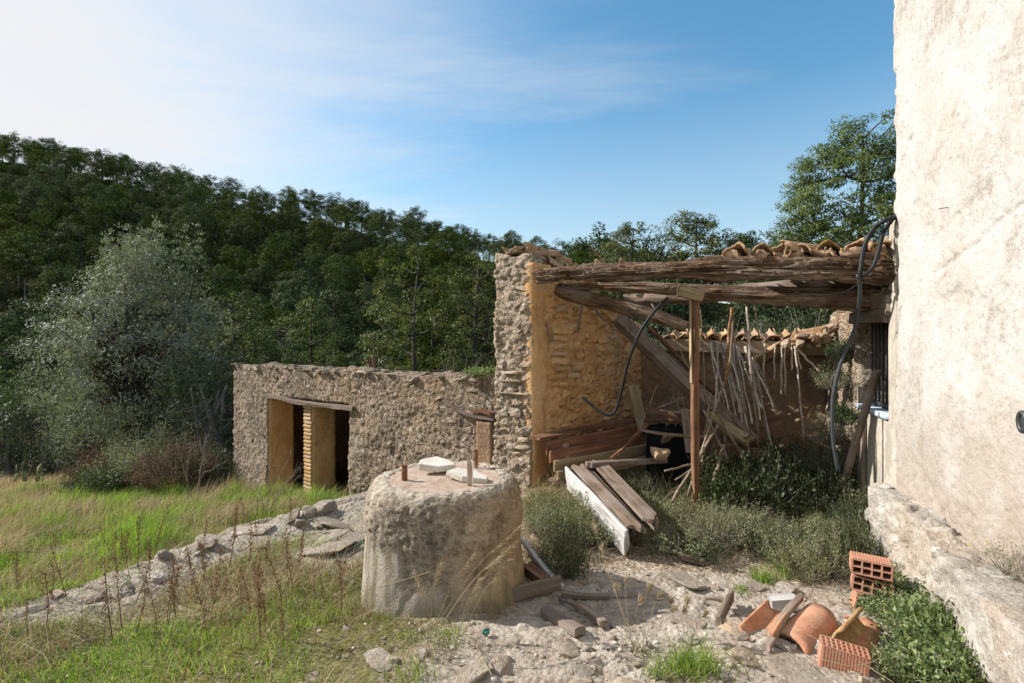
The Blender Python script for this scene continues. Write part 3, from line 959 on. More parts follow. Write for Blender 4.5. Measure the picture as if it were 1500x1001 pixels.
def house_relief(P, N):
    base = 0.012 * fbm(P * 1.5, 3, 5) + 0.0042 * fbm(P * 14, 4, 9, 0.6)
    f1, f2, idv = worley(P * 17, 91)
    pit = -0.010 * (1 - sstep(0.12, 0.30, f1)) * (idv > 0.62) 
    peel = fbm(P * np.array([3.1, 3.1, 1.8]), 4, 23)
    base = base - 0.009 * sstep(0.16, 0.19, peel)
    q = P * 11; f1, f2, idv = worley(q, 45)
    lowk = 1 - sstep(0.4, 1.1, P[:, 2])
    # the oblique crack and the worn corner
    tt = np.clip((P[:, 1] - 2.35) / 0.85, 0, 1)
    zc = 2.24 - 0.215 * tt + 0.012 * vnoise(P * 9, 3)
    base = base - 0.016 * np.exp(-((P[:, 2] - zc) / 0.012) ** 2) * (P[:, 1] > 2.3) * (P[:, 1] < 3.25) - 0.006 * (P[:, 2] > zc) * (P[:, 2] < zc + .25) * sstep(2.2, 2.6, P[:, 1]) * (P[:, 1] < 3.25)
    base = base - 0.02 * sstep(3.80, 3.9, P[:, 1]) * sstep(-0.1, 0.3, fbm(P * 7, 3, 88))
    return base + pit + 0.012 * lowk * (sstep(0, .3, f2 - f1) - 0.4)


uc = uY(3.89)
V1, Q1 = rough_box(HM, uY(1.95), uc, -3.2, 0.0, 0.3, 4.5, 0.0155, house_relief, nn=3)
wall_w = wall_obj('wall', [(V1, Q1)], M['white_plaster'], house)
V2, Q2 = rough_box(HM, uY(-4.0), uY(1.952), -3.2, 0.0, -0.3, 5.6, 0.12, lambda P, N: P[:, 0] * 0, nn=3)
wall_obj('wall', [(V2, Q2), rough_box(HM, uY(1.95), uc, -3.2, 0.0, 4.49, 5.6, 0.12, lambda P, N: P[:, 0] * 0, nn=3), rough_box(HM, uY(1.95), uc, -3.2, -0.01, -0.3, 0.31, 0.12, lambda P, N: P[:, 0] * 0, nn=3)], M['white_plaster'], house)


def ledge_w(u):
    Yv = u * 0.941
    return np.interp(Yv, [0, 2.2, 2.5, 2.76, 3.06, 3.9], [0.40, 0.255, 0.22, 0.18, 0.145, 0.155])


lp = rubble((8, 8, 7), 0.034, 0.014, 33, 0.03, plaster=lambda P: sstep(-0.25, 0.2, fbm(P * 2.3, 3, 71)) * 0.9)
Vl, Ql = rough_box(HM, uY(0.6), uY(3.86), -0.05, 0.2, -0.25, 0.5, 0.014, lp, nfront=lambda u, z: ledge_w(u) + 0.015, ztop=lambda u: 0.50 + 0.02 * np.sin(u * 4), nn=14)
wall_obj('ledge', [(Vl, Ql)], M['ledge'], house, label='rubble ledge with crumbling limewash at the foot of the white wall')
lay_stones(HM, bpy.data.objects['ledge'], M['ledge'], uY(2.0), uY(3.8), 0.02, 0.42, (0.07, 0.13), (0.10, 0.22), n=0.0, depth=0.14, proud=0.0, skip=0.35,
           inside=None) if False else None
LE = bpy.data.objects['ledge']
for k in range(22):
    u = random.uniform(uY(2.0), uY(3.84)); z = random.uniform(0.0, 0.44)
    place_stone('stone', face_pt(HM, u, z, float(ledge_w(u)) - 0.025), (random.uniform(.07, .17), .10, random.uniform(.05, .11)), LE, M['ledge'], yaw=math.atan2(WD.y, WD.x), tilt=0.15)
for k in range(5):     # the broken far end of the ledge
    place_stone('stone', face_pt(HM, uY(3.86) + random.uniform(-.03, .03), 0.06 + 0.1 * k, 0.07 + random.uniform(-.03, .05)), (.13, .16, .11), LE, M['ledge'], tilt=0.15)
# old nail, oblique crack is relief of the plaster
np_ = HM.inverted() @ Vector((WC + 0.36 * 1.5 / ((1390 - 1020) / 750) * 1.0, 0, 0))
Yn = WC / ((1390 - 1020) / 750)
zn = EYE - (303 - 500) / 750 * Yn
a_ = Vector((WC + 0.36 * Yn, Yn, zn))
obj('nail', (lambda mb: (mb.add(*tube_arrays([a_ - WN * 0.02, a_ + WN * 0.05 + Vector((0, 0, -.006))], 0.0028, 6)), mb)[1])(MB()).data('nail'), M['rust'], house)
# a dark rusty ring pipe end at the right edge of the picture
Yr = WC / ((1503 - 1020) / 750)
zr_ = EYE - (618 - 500) / 750 * Yr
c_ = Vector((WC + 0.36 * Yr, Yr, zr_))
mb = MB()
th = np.linspace(0, 2 * math.pi, 25)
ring = [c_ + WN * 0.012 + WD * (0.028 * math.cos(a)) + Vector((0, 0, 0.042 * math.sin(a))) for a in th]
mb.add(*tube_arrays(ring, 0.012, 8, cap=False))
V, Q, T = tube_arrays([c_ - WN * 0.03, c_ + WN * 0.014], 0.03, 16)
mb.add(V, Q, T)
obj('pipe_end', mb.data('pipe_end'), M['iron'], house, label='dark iron pipe end set in the white wall')

# lower wall that carries on behind the tall corner, with the barred window
sidew = empty('shed_side_wall', (WC + 0.36 * 4.6, 4.6, 0), 'lower rubble wall behind the white corner with a barred window over pale render', 'wall')
W0, W1 = uY(3.985), uY(4.72)
ZS, ZL = 1.02, 1.80
gr = rubble((9, 9, 10), 0.016, 0.006, 41, 0.012, plaster=lambda P: 1 - sstep(1.75, 1.95, P[:, 2]))
rr = rubble((8, 8, 10), 0.05, 0.016, 43, 0.03)
top = lambda u: np.interp(u, [uc, uY(4.3), uY(4.9), uY(5.6), uY(6.1)], [2.52, 2.33, 2.12, 1.86, 1.70])
TH = 0.34
P_ = [rough_box(HM, uc - 0.05, W0, -TH, 0.0, -0.2, 2.5, 0.02, gr, ztop=top, nn=8),
      rough_box(HM, W0 - 0.01, W1 + 0.01, -TH, 0.0, -0.2, ZS - 0.03, 0.02, gr, nn=8)]
wall_obj('rendered_wall', P_, M['grey_render'], sidew)
P_ = [rough_box(HM, W1, uY(6.3), -TH, 0.0, -0.2, 2.5, 0.022, rubble((8, 8, 10), 0.04, 0.014, 44, 0.03, plaster=lambda P: (1 - sstep(1.25, 1.5, P[:, 2])) * 0.7), ztop=top, nn=8),
      rough_box(HM, W0 - 0.02, W1 + 0.02, -TH, 0.0, ZL + 0.15, 2.5, 0.022, rr, ztop=top, nn=8)]
rw = wall_obj('rubble_wall', P_, M['pier'], sidew)
for k in range(60):
    u = random.uniform(W1 - 0.6, uY(6.1)); zt = float(top(u))
    z = zt - abs(random.gauss(0, 0.16)) + 0.02
    place_stone('stone', face_pt(HM, u, z, random.uniform(-0.12, 0.0)), (random.uniform(.09, .2), random.uniform(.1, .16), random.uniform(.06, .13)), rw, M['stone'], tilt=0.2)
win = obj('window', mesh_data('window', *(lambda a: (a[0], a[1]))(rough_box(HM, W0 - 0.06, W1 + 0.10, -TH + 0.02, 0.035, ZL, ZL + 0.16, 0.05, lambda P, N: 0.006 * fbm(P * 7, 3, 3)))), M['old_wood'], sidew, label='dark old timber lintel over the barred window')
win.name = 'window_lintel'
sl = obj('window_sill', mesh_data('window_sill', *rough_box(HM, W0 + 0.0, W1 + 0.02, -TH, 0.03, ZS - 0.03, ZS + 0.012, 0.03, lambda P, N: 0.003 * fbm(P * 9, 3, 3))), M['blue_sill'], sidew)
grille = obj('window_grille', mesh_data('window_grille', *rough_box(HM, W0 + 0.01, W1 - 0.01, -0.10, -0.065, ZS + 0.03, ZS + 0.06, 0.1, lambda P, N: P[:, 0] * 0)), M['iron'], sidew)
for k in range(8):
    u = W0 + 0.05 + k * (W1 - W0 - 0.12) / 7
    V, Q, T = tube_arrays([face_pt(HM, u, ZS + 0.012, -0.083), face_pt(HM, u + 0.004, ZL + 0.01, -0.083)], 0.0085, 8)
    mb = MB(); mb.add(V, Q, T)
    obj('bar', mb.data('bar'), M['iron'], grille)
mb = MB()
mb.add(*rough_box(HM, W0 - 0.02, W1 + 0.02, -TH - 0.05, -TH - 0.02, ZS - 0.1, ZL + 0.1, 0.2, lambda P, N: P[:, 0] * 0))  # sheet painted black for the dark inside the window opening
obj('opening_dark', mb.data('opening_dark'), M['black_plastic'], sidew, label='black sheet deep behind the bars, coloured for the dark of the window opening')
# standing timber post in front of the render panel under the sill
plank('post', face_pt(HM, W1 - 0.24, 0.0, 0.03), face_pt(HM, W1 - 0.235, ZS - 0.03, 0.03), 0.05, 0.035, M['old_wood'], sidew, up=WN, warp=0.002)

# ------------------------------------------------------------------ the roofless shed: pier, ochre wall, back wall
PA = Vector((0.226, 5.3, 0))                                # right front corner of the pier
YD = Vector((1.1, 1.0, 0)).normalized()                     # along the ochre wall, away
PD = Vector((-1.365, 1, 0)).normalized()                    # along the pier front and the low wall, away to the left
shed = empty('ruined_shed', (0.9, 6.0, 0.0), 'roofless shed ruin with tall stone pier, ochre inner wall, rotten beams and curved tiles', 'ruin')
YM = frame_of(PA, YD, Vector((0.66, -0.75, 0)))             # n outward = towards the shed's inside
LY = 1.98                                                   # length of the ochre wall
ZP = 2.46
ytop = lambda u: np.interp(u, [0, 0.35, 0.8, 1.3, LY + .2], [ZP - 0.05, ZP - 0.07, 2.27, 2.02, 1.72]) 


def ochre_relief(P, N):
    st = rubble((7.5, 7.5, 10), 0.055, 0.012, 52, 0.02)(P, N)
    u = (P[:, :2] - np.array(PA)[:2]) @ np.array(YD)[:2]
    k = np.clip(1 - sstep(0.10, 0.24, u + 0.05 * fbm(P * 5, 3, 3)) + (1 - sstep(0.45, 0.62, P[:, 2])) * (1 - sstep(0.3, 0.5, u)) , 0, 1)
    k = np.maximum(k, 0.55 * sstep(0.1, 0.4, fbm(P * 2.6, 3, 57)))
    return st * (1 - k) + k * (0.016 + 0.006 * fbm(P * 9, 4, 5))


Vy, Qy = rough_box(YM, 0.0, LY, -0.42, 0.0, -0.25, ZP, 0.0175, ochre_relief, ztop=ytop, nn=6)
ywall = wall_obj('ochre_wall', [(Vy, Qy)], M['ochre'], shed, label='inner wall of ochre plaster over rubble stones')
# pier: the end of that wall, turned to the front
PM = frame_of(PA, PD, Vector((-0.6, -0.8, 0)))
WP = 0.50
pr = rubble((8, 8, 13), 0.032, 0.014, 63, 0.02, plaster=lambda P: sstep(0.0, 0.3, fbm(P * np.array([2, 2, 1.4]), 3, 66)) * sstep(1.2, 1.5, P[:, 2]) * 0.8)
Vp, Qp = rough_box(PM, 0.015, WP, -0.40, 0.0, -0.9, ZP, 0.0155, pr, ztop=lambda u: ZP + 0.03 + 0.05 * u / WP + 0.02 * np.sin(u * 17), nn=8,
                   nfront=lambda u, z: 0.0 + 0.05 * (1 - sstep(0.1, 0.9, z)))
pier = wall_obj('pier', [(Vp, Qp)], M['pier'], shed, label='sunlit end pier of grey rubble and mortar')
lay_stones(PM, pier, M['stone'], 0.03, WP - 0.0, 0.02, 0.98, (0.045, 0.13), (0.06, 0.22), n=0.02, proud=0.024, depth=0.14, skip=0.05, tilt=0.1)
lay_stones(PM, pier, M['stone'], 0.02, WP, 1.02, ZP - 0.22, (0.035, 0.085), (0.08, 0.24), n=0.0, proud=0.008, depth=0.12, skip=0.66, tilt=0.10)
lay_stones(frame_of(PA + PD * WP, -Vector((PD.y, -PD.x, 0)) * -1, PD), pier, M['stone'], -0.35, -0.02, 0.02, ZP - 0.1, (0.05, 0.11), (0.1, 0.2), n=0.0, proud=0.02, depth=0.12, skip=0.3) if False else None
for (u, z, L, h) in ((0.25, 1.17, 0.40, 0.035), (0.28, 1.27, 0.38, 0.03), (0.2, 1.05, 0.5, 0.035), (0.09, 1.36, 0.17, 0.13), (0.22, 1.70, 0.3, 0.04)):
    place_stone('stone', face_pt(PM, u, z, -0.03), (L, 0.13, h), pier, M['stone'], yaw=math.atan2(PD.y, PD.x), tilt=0.02, flat=True)
# bricks and stones that show in the ochre wall
yyaw = math.atan2(YD.y, YD.x)
BR = plank_mesh('brick', 1, 1, 1, 3, warp=0.02, ragged=0.03, nseg=3, round_=0.3)
BR.materials.append(M['stone_ochre'])


def brick(p, size, yaw, parent, tiltv=0.0, mat=None, name='brick', me=None):
    me = me or BR
    o = bpy.data.objects.new(name, me)
    o.matrix_basis = Matrix.Translation(p) @ Matrix.Rotation(yaw, 4, 'Z') @ Matrix.Rotation(tiltv, 4, 'Y') @ Matrix.Diagonal((*size, 1)) @ Matrix.Translation((-0.5, 0, 0))
    COL.objects.link(o)
    attach(o, parent)
    return o


for row in range(11):
    z = 1.14 + row * 0.082
    n_ = 2 if row in (1, 2) else 1
    for c in range(n_):
        if random.random() < .2:
            continue
        brick(face_pt(YM, 0.36 + c * 0.26 + random.uniform(-.05, .05), z, 0.012), (random.uniform(.13, .25), .07, random.uniform(.045, .075)), yyaw, ywall, random.gauss(0, .06))
lay_stones(YM, ywall, M['stone_ochre'], 0.22, LY - 0.05, 0.55, 2.25, (0.055, 0.12), (0.07, 0.2), n=0.01, proud=0.034, depth=0.10, skip=0.45, tilt=0.10,
           inside=lambda u, z: z < float(ytop(u)) - 0.05 and not (0.15 < u < 0.6 and 1.1 < z < 2.1))

# back wall of the shed
BA = PA + YD * (LY - 0.05)
BB = Vector((3.62, 5.86, 0))
BD = (BB - BA).normalized()
BM = frame_of(BA, BD, Vector((0, -1, 0)))
LB = (BB - BA).length
brr = rubble((7, 7, 9), 0.03, 0.012, 83, 0.025, plaster=lambda P: 0.6 * sstep(-0.1, 0.3, fbm(P * 1.5, 3, 99)))
ZB = 1.52
Vb, Qb = rough_box(BM, -0.2, LB, -0.35, 0.0, -0.3, ZB, 0.028, brr, nn=6)
bwall = wall_obj('back_wall', [(Vb, Qb)], M['clay_wall'], shed, label='brown clay back wall under the tile edge')
for k in range(46):
    place_stone('stone', face_pt(BM, random.uniform(0.1, LB - .1), random.uniform(0.1, 1.35), -0.035), (random.uniform(.08, .22), .1, random.uniform(.05, .12)), bwall, M['clay_wall'], yaw=math.atan2(BD.y, BD.x), tilt=0.08)

# ------------------------------------------------------------------ the low outbuilding on the left
OA = PA + PD * WP - Vector((-0.6, -0.8, 0)) * 0.06
outb = empty('low_outbuilding', (-2.6, 7.4, -0.8), 'low flat-topped rubble outbuilding with a double doorway, left of the pier', 'outbuilding')
OM = frame_of(OA, PD, Vector((-0.6, -0.8, 0)))
LO = 6.02
uo = lambda px: (lambda r: (r * OA.y - OA.x) / (PD.x - r * PD.y))((px - 750) / 750)
otop = lambda u: 1.185 + 0.018 * np.sin(u * 3.1) + 0.012 * np.sin(u * 7.7 + 1)
u_d0, u_p1, u_p0, u_d1 = uo(512), uo(455), uo(445), uo(392)
ZD = 0.66                                                  # underside of the door lintel
orf0 = rubble((10, 10, 11), 0.014, 0.010, 14, 0.03, plaster=lambda P: 0.5 * sstep(0.0, 0.3, fbm(P * 1.3, 3, 104)))
orf1 = rubble((19, 19, 22), 0.013, 0.005, 15, 0.0)
orf = lambda P, N: orf0(P, N) + orf1(P, N)
_unused = rubble((10, 10, 11), 0.034, 0.014, 14, 0.03, plaster=lambda P: 0.5 * sstep(0.0, 0.3, fbm(P * 1.3, 3, 104)))
res = 0.024
Pq = [rough_box(OM, -0.1, u_d0, -0.42, 0.0, -1.0, 1.2, 0.0175, orf, ztop=otop, nn=6),
      rough_box(OM, u_d1, LO, -0.42, 0.0, -1.6, 1.2, 0.024, orf, ztop=otop, nn=6, nfront=lambda u, z: 0.05 * (1 - sstep(-1.1, -0.2, z))),
      rough_box(OM, u_d0 - 0.02, u_d1 + 0.02, -0.42, 0.0, ZD + 0.06, 1.2, 0.024, orf, ztop=otop, nn=6)]
fwall = wall_obj('front_wall', Pq, M['wall_lit'], outb)
fw_yaw = math.atan2(PD.y, PD.x)
indoor = lambda u, z: not (u_d0 - 0.05 < u < u_d1 + 0.05 and z < ZD + 0.08)
n_ = lay_stones(OM, fwall, M['wall_lit'], 0.0, u_d0 - 0.0, -0.72, 1.12, (0.08, 0.13), (0.08, 0.22), n=0.0, proud=0.012, depth=0.11, skip=0.72, tilt=0.12)
n_ += lay_stones(OM, fwall, M['stone'], 0.1, u_d0 - 0.05, -0.7, 1.08, (0.07, 0.13), (0.07, 0.2), n=0.0, proud=0.010, depth=0.11, skip=0.86, tilt=0.15)
n_ += lay_stones(OM, fwall, M['stone'], u_d1, LO - .05, -0.9, 1.08, (0.07, 0.13), (0.07, 0.2), n=0.0, proud=0.008, depth=0.11, skip=0.88, tilt=0.15)
n_ += lay_stones(OM, fwall, M['stone'], u_d0 - 1.35, u_d0 - 0.01, -0.85, 0.15, (0.06, 0.12), (0.08, 0.2), n=0.0, proud=0.025, depth=0.12, skip=0.35, tilt=0.12,
                 inside=lambda u, z: z < -0.55 + 0.5 * random.random() or u > u_d0 - 0.25)
n_ += lay_stones(OM, fwall, M['wall_lit'], u_d1, LO - 0.02, -0.9, 1.1, (0.09, 0.16), (0.1, 0.25), n=0.0, proud=0.008, depth=0.11, skip=0.72, tilt=0.1)
k = 0
u = 0.05
while u < LO:
    L = random.uniform(0.07, 0.2)
    place_stone('coping_stone', face_pt(OM, u + L / 2, float(otop(u)) - 0.02, -0.10 + random.uniform(-.05, .03)), (L * 1.15, random.uniform(.24, .34), random.uniform(.07, .12)), fwall, M['wall_lit'] if random.random() < .6 else M['stone'], yaw=fw_yaw + random.gauss(0, .15), tilt=0.12)
    u += L * 0.92
# yellow plaster on the left jamb, pillar between the doors
INW = Vector((0.6, 0.8, 0))
JM = frame_of(OA + PD * u_d1, INW, -PD)
smooth_och = lambda P, N: 0.006 * fbm(P * 6, 4, 5) + 0.002 * fbm(P * 24, 3, 7)
obj('door_jamb', mesh_data('door_jamb', *rough_box(JM, 0.02, 0.44, -0.05, 0.035, -1.5, ZD + 0.05, 0.03, smooth_och)), M['ochre'], outb, label='ochre plastered left jamb of the doorway')
pil = obj('door_pillar', mesh_data('door_pillar', *rough_box(OM, u_p1 - 0.012, u_p0 + 0.012, -0.43, -0.028, -1.4, ZD + 0.02, 0.024, smooth_och)), M['ochre'], outb, label='brick pillar plastered ochre between the two door openings')
ob_b = plank_mesh('brick', 1, 1, 1, 5, warp=0.015, ragged=0.02, nseg=3, round_=0.3); ob_b.materials.append(M['brick'])
for row in range(34):
    z = -1.28 + row * 0.0585
    brick(face_pt(OM, (u_p0 + u_p1) / 2 + random.uniform(-.008, .008), z, -0.045), (abs(u_p0 - u_p1) + 0.008 + random.uniform(-.012, .012), 0.10, 0.056), fw_yaw, pil, random.gauss(0, .02), me=ob_b)
# timber lintels
plank('lintel', face_pt(OM, u_d0 - 0.12, ZD - 0.0, 0.015), face_pt(OM, u_d1 + 0.03, ZD + 0.05, 0.015), 0.09, 0.06, M['old_wood'], outb, up=(0, 0, 1), nseg=24, warp=0.02)
plank('lintel', face_pt(OM, u_d0 - 0.1, ZD + 0.02, -0.17), face_pt(OM, u_d1 + 0.1, ZD + 0.03, -0.17), 0.2, 0.07, M['old_wood'], outb, nseg=16)
plank('lintel', face_pt(OM, u_d0 - 0.1, ZD + 0.02, -0.36), face_pt(OM, u_d1 + 0.1, ZD + 0.02, -0.36), 0.14, 0.07, M['old_wood'], outb, nseg=16)
# inside: back wall, end walls, roof and a fallen sheet
IB = OA + INW * 2.6
mb = MB()
simple = rubble((6, 6, 8), 0.02, 0.01, 5, 0.02)
mb.add(*rough_box(frame_of(IB, PD, -INW), -0.1, LO, -0.3, 0.0, -1.5, 0.85, 0.08, simple, nn=3))
mb.add(*rough_box(frame_of(OA + PD * (LO - 0.42), INW, -PD), 0.42, 2.6, -0.4, 0.0, -1.6, 1.0, 0.08, simple, nn=3))
obj('rear_wall', mb.data('rear_wall'), M['clay_wall'], outb)
mb = MB()
mb.add(*rough_box(frame_of(IB, PD, -INW), -0.2, LO, -0.35, 2.25, 0.86, 0.98, 0.12, lambda P, N: 0.01 * fbm(P * 3, 2, 4), nn=16))
obj('roof_deck', mb.data('roof_deck'), M['old_wood'], outb)
plank('leaning_board', face_pt(OM, u_d1 - 0.35, -1.25, -0.55), face_pt(OM, u_d1 - 0.42, -0.1, -0.62), 0.55, 0.03, M['grey_render'], outb, up=(-0.6, -0.8, 0.1), label='pale grey sheet leaning inside the left opening')
plank('fallen_board', face_pt(OM, u_d0 + 0.15, 0.5, -0.9), face_pt(OM, u_d0 + 0.35, -1.0, -1.2), 0.2, 0.03, M['old_wood'], outb, up=(-0.6, -0.8, 0.1))
# blocked doorway beside the pier: recess, splintered lintel, orange jamb
u_b0, u_b1 = uo(722), uo(700)
obj('blocked_doorway', mesh_data('blocked_doorway', *rough_box(OM, u_b0, u_b1, -0.05, 0.03, -0.9, 0.70, 0.03, smooth_och)), M['clay_wall'], outb, label='brown infill of the narrow blocked doorway')
plank('lintel', face_pt(OM, u_b0 - 0.03, 0.74, 0.035), face_pt(OM, uo(652), 0.90, 0.035), 0.05, 0.05, M['old_wood'], outb, nseg=16, warp=0.03, taper=0.5)
plank('lintel', face_pt(OM, u_b0 - 0.03, 0.80, 0.045), face_pt(OM, u_b1 + 0.02, 0.80, 0.03), 0.05, 0.045, M['red_wood'], outb, nseg=16, warp=0.02)
# ------------------------------------------------------------------ beams, tiles and fallen timber of the shed
BL, BR_ = PX(783, 404, 5.36), PX(1312, 392, 3.97)


def on_beam(px, dz=0.0, dy=0.0):
    """a point over the line of the front beam"""
    r = (px - 750) / 750
    t_ = (r * BL.y - BL.x) / ((BR_.x - BL.x) - r * (BR_.y - BL.y))
    p = BL.lerp(BR_, t_)
    return Vector((p.x, p.y + dy, p.z + dz))


# the two great logs side by side, then the lower one
log_obj('beam', PX(782, 399, 5.30), PX(1314, 398, 3.94), 0.070, 0.112, M['beam'], shed, seed=3, groove=0.62, lump=0.48, n=280, sides=72, bend=0.028, ragged=0.14, label='cracked and rotten front beam')
log_obj('beam', PX(830, 421, 5.5), PX(1314, 436, 4.20), 0.036, 0.10, M['beam'], shed, seed=8, groove=0.45, lump=0.3, n=240, sides=64, bend=0.02, label='lower rotten beam just behind the front beam')
log_obj('beam', PX(915, 437, 5.9), PX(1262, 424, 4.6), 0.075, 0.09, M['old_wood'], shed, seed=14, groove=0.2, lump=0.2, n=90, sides=32, bend=0.03)
log_obj('splinter', PX(900, 402, 5.0), PX(1060, 401, 4.55), 0.03, 0.014, M['beam'], shed, seed=5, groove=0.5, lump=0.5, n=60, sides=16)
# short blocks under the right end of the beams, resting on the side wall
plank('bearing_block', PX(1262, 440, 4.5), PX(1316, 436, 3.95), 0.16, 0.13, M['old_wood'], shed)
plank('bearing_block', PX(1256, 466, 4.75), PX(1312, 461, 3.95), 0.14, 0.12, M['old_wood'], shed)
# plank band over the back wall
bb = plank('board', PX(969, 505, 6.45), PX(1226, 511, 5.75), 0.06, 0.155, M['pale_wood'], shed, nseg=14, warp=0.004, label='squared timber board along the top of the back wall')
M['dusty_board'] = wood_mat('dusty_brown_board', (0.12, 0.085, 0.055), (0.25, 0.185, 0.125), (0.38, 0.3, 0.22), 1.4, 22, 0.4, 0.004)
bb.data.materials.clear(); bb.data.materials.append(M['dusty_board'])


def tile_mesh(name, L=0.42, r0=0.10, r1=0.078, th=0.013, arc=R(176), seed=0, chip=0.0, nu=12, nv=8):
    """a curved roof tile, round side up, along +x"""
    us = np.linspace(-arc / 2, arc / 2, nu + 1)
    vs = np.linspace(0, 1, nv + 1)
    U, W_ = np.meshgrid(us, vs, indexing='ij')
    rr_ = r0 + (r1 - r0) * W_
    wob = 1 + 0.03 * np.sin(U * 3 + seed) + 0.02 * np.sin(W_ * 5 + seed)
    def shell(extra):
        r_ = rr_ * wob + extra
        x = W_ * L + (chip * 0.05 * vnoise(np.stack([U.ravel() * 2.3, W_.ravel() * 0, U.ravel() * 0 + seed], 1), seed).reshape(U.shape) * ((W_ > 0.95) | (W_ < 0.05)))
        return np.stack([x, r_ * np.sin(U), r_ * np.cos(U) - r0], -1).reshape(-1, 3)
    A = shell(0.0); B = shell(-th)
    n1_, n2_ = nu + 1, nv + 1
    I, J = np.meshgrid(np.arange(nu), np.arange(nv), indexing='ij'); I, J = I.ravel(), J.ravel()
    Qt = np.stack([I * n2_ + J, I * n2_ + J + 1, (I + 1) * n2_ + J + 1, (I + 1) * n2_ + J], 1)
    off = n1_ * n2_
    Qb = Qt[:, ::-1] + off
    e = []
    for i in range(nu):
        a, b = i * n2_, (i + 1) * n2_
        e.append([a, b, b + off, a + off])
        a, b = (i + 1) * n2_ + nv, i * n2_ + nv
        e.append([a, b, b + off, a + off])
    for j in range(nv):
        a, b = j + 1, j
        e.append([a, b, b + off, a + off])
        a, b = nu * n2_ + j, nu * n2_ + j + 1
        e.append([a, b, b + off, a + off])
    V = np.concatenate([A, B])
    return mesh_data(name, V, [Qt, Qb, np.array(e)], True)


TILES = []
for k in range(5):
    me = tile_mesh('roof_tile', 0.42, 0.098, 0.08, 0.014, R(170), k * 2 + 1, chip=1.2)
    me.materials.append(M['old_tile']); TILES.append(me)


def tile_at(p, yaw, pitch, roll=0.0, parent=None, me=None, name='roof_tile', s=1.0, **kw):
    return obj(name, me or random.choice(TILES), None, parent, Matrix.Translation(p) @ Matrix.Rotation(yaw, 4, 'Z') @ Matrix.Rotation(pitch, 4, 'Y') @ Matrix.Rotation(roll, 4, 'X') @ Matrix.Scale(s, 4), **kw)


# tiles still lying over the right half of the front beam: channels (round side down) and covers
back_yaw = math.atan2(YD.y, YD.x) + 0.25
bdir = (BR_ - BL).normalized()
pxs = [1068, 1112, 1160, 1205, 1246, 1284]
for k, px in enumerate(pxs):
    p = on_beam(px, 0.215 + 0.012 * random.random() + (0.015 if k == 0 else 0), -0.10 + 0.03 * random.random())
    tile_at(p, back_yaw + random.uniform(-.12, .12), R(14), random.uniform(-.12, .12), shed)
    if k < 5:
        p2 = on_beam((px + pxs[k + 1]) / 2, 0.045, -0.08)
        tile_at(p2 + Vector((0, 0, 0.02)), back_yaw + random.uniform(-.08, .08), R(-14), math.pi + random.uniform(-.1, .1), shed)
    # mortar lump that fills the mouth of the cover tile
    place_stone('mortar_fill', on_beam(px, 0.115, -0.02), (0.14, 0.16, 0.13), shed, M['old_tile'] if k else M['stone_ochre'], yaw=back_yaw, tilt=0.05)
    tile_at(on_beam(px, 0.17, 0.22), back_yaw + random.uniform(-.12, .12), R(14), random.uniform(-.2, .2), shed)
tile_at(on_beam(1140, 0.245, -0.06), back_yaw - 0.9, R(4), 0.1, shed)
# tiles on the head of the pier and running down behind it
zt = ZP + 0.05
for (px, py, Y, yw, pt, rl) in ((742, 371, 5.5, 0.9, 6, 3.2), (765, 370, 5.45, 0.6, 8, 2.9), (768, 362, 5.5, 0.3, 0, 0.1), (800, 372, 5.5, 0.7, 18, 0.2), (806, 368, 5.62, 0.8, 14, 0.4),
                               (826, 384, 5.75, 0.7, 16, 0.1), (845, 386, 5.9, 0.9, 20, 0.3), (790, 378, 5.7, 0.5, 12, 3.0), (865, 392, 6.0, 0.6, 22, 2.8), (905, 392, 6.0, 0.9, 10, 2.6)):
    tile_at(PX(px, py, Y), yw, R(pt), rl, shed, s=0.95)
for k in range(9):
    place_stone('roof_rubble', PX(775 + 14 * k + random.uniform(-5, 5), 386 + 0.9 * k, 5.55 + 0.05 * k), (random.uniform(.08, .16), .12, random.uniform(.05, .08)), shed, M['old_tile'], tilt=0.25)
place_stone('roof_rubble', PX(758, 366, 5.5), (.2, .2, .06), shed, M['pier'])
# tiles on the back wall, seen from inside the shed
bby = math.atan2(BD.y, BD.x) + math.pi / 2
LBt = (PX(1215, 500, 5.8) - PX(972, 500, 6.5)).length
for k in range(11):
    t_ = k / 10.5
    p = PX(980, 489.5, 6.42).lerp(PX(1212, 488, 5.8), t_)
    p.z = EYE - (494.5 + 2 * t_ - 500) / 750 * p.y
    if k % 1 == 0:
        tile_at(p + Vector((0, -0.06, 0.055)), bby + random.uniform(-.1, .1), R(12), random.uniform(-.15, .15), shed, s=0.92)
        p3 = p + BD * 0.11
        tile_at(p3 + Vector((0, -0.03, -0.035)), bby + random.uniform(-.05, .05), R(-12), math.pi + random.uniform(-.1, .1), shed, s=0.9)
for (px, py, Y, yw, pt, rl) in ((1150, 500, 5.7, 1.9, 25, 0.5), (1172, 497, 5.6, 1.2, 15, 1.9), (1186, 487, 5.55, 0.4, 4, 0.2), (1205, 494, 5.5, 1.8, 6, 2.4), (1138, 502, 5.75, 2.2, 30, 0.2)):
    tile_at(PX(px, py, Y), yw, R(pt), rl, shed, s=0.95)
for k in range(12):
    place_stone('roof_rubble', PX(1165 + random.uniform(-15, 55), 492 + random.uniform(-6, 14), 5.55 + random.uniform(-.1, .1)), (random.uniform(.06, .13), .1, random.uniform(.05, .09)), shed, M['stone'], tilt=0.4)

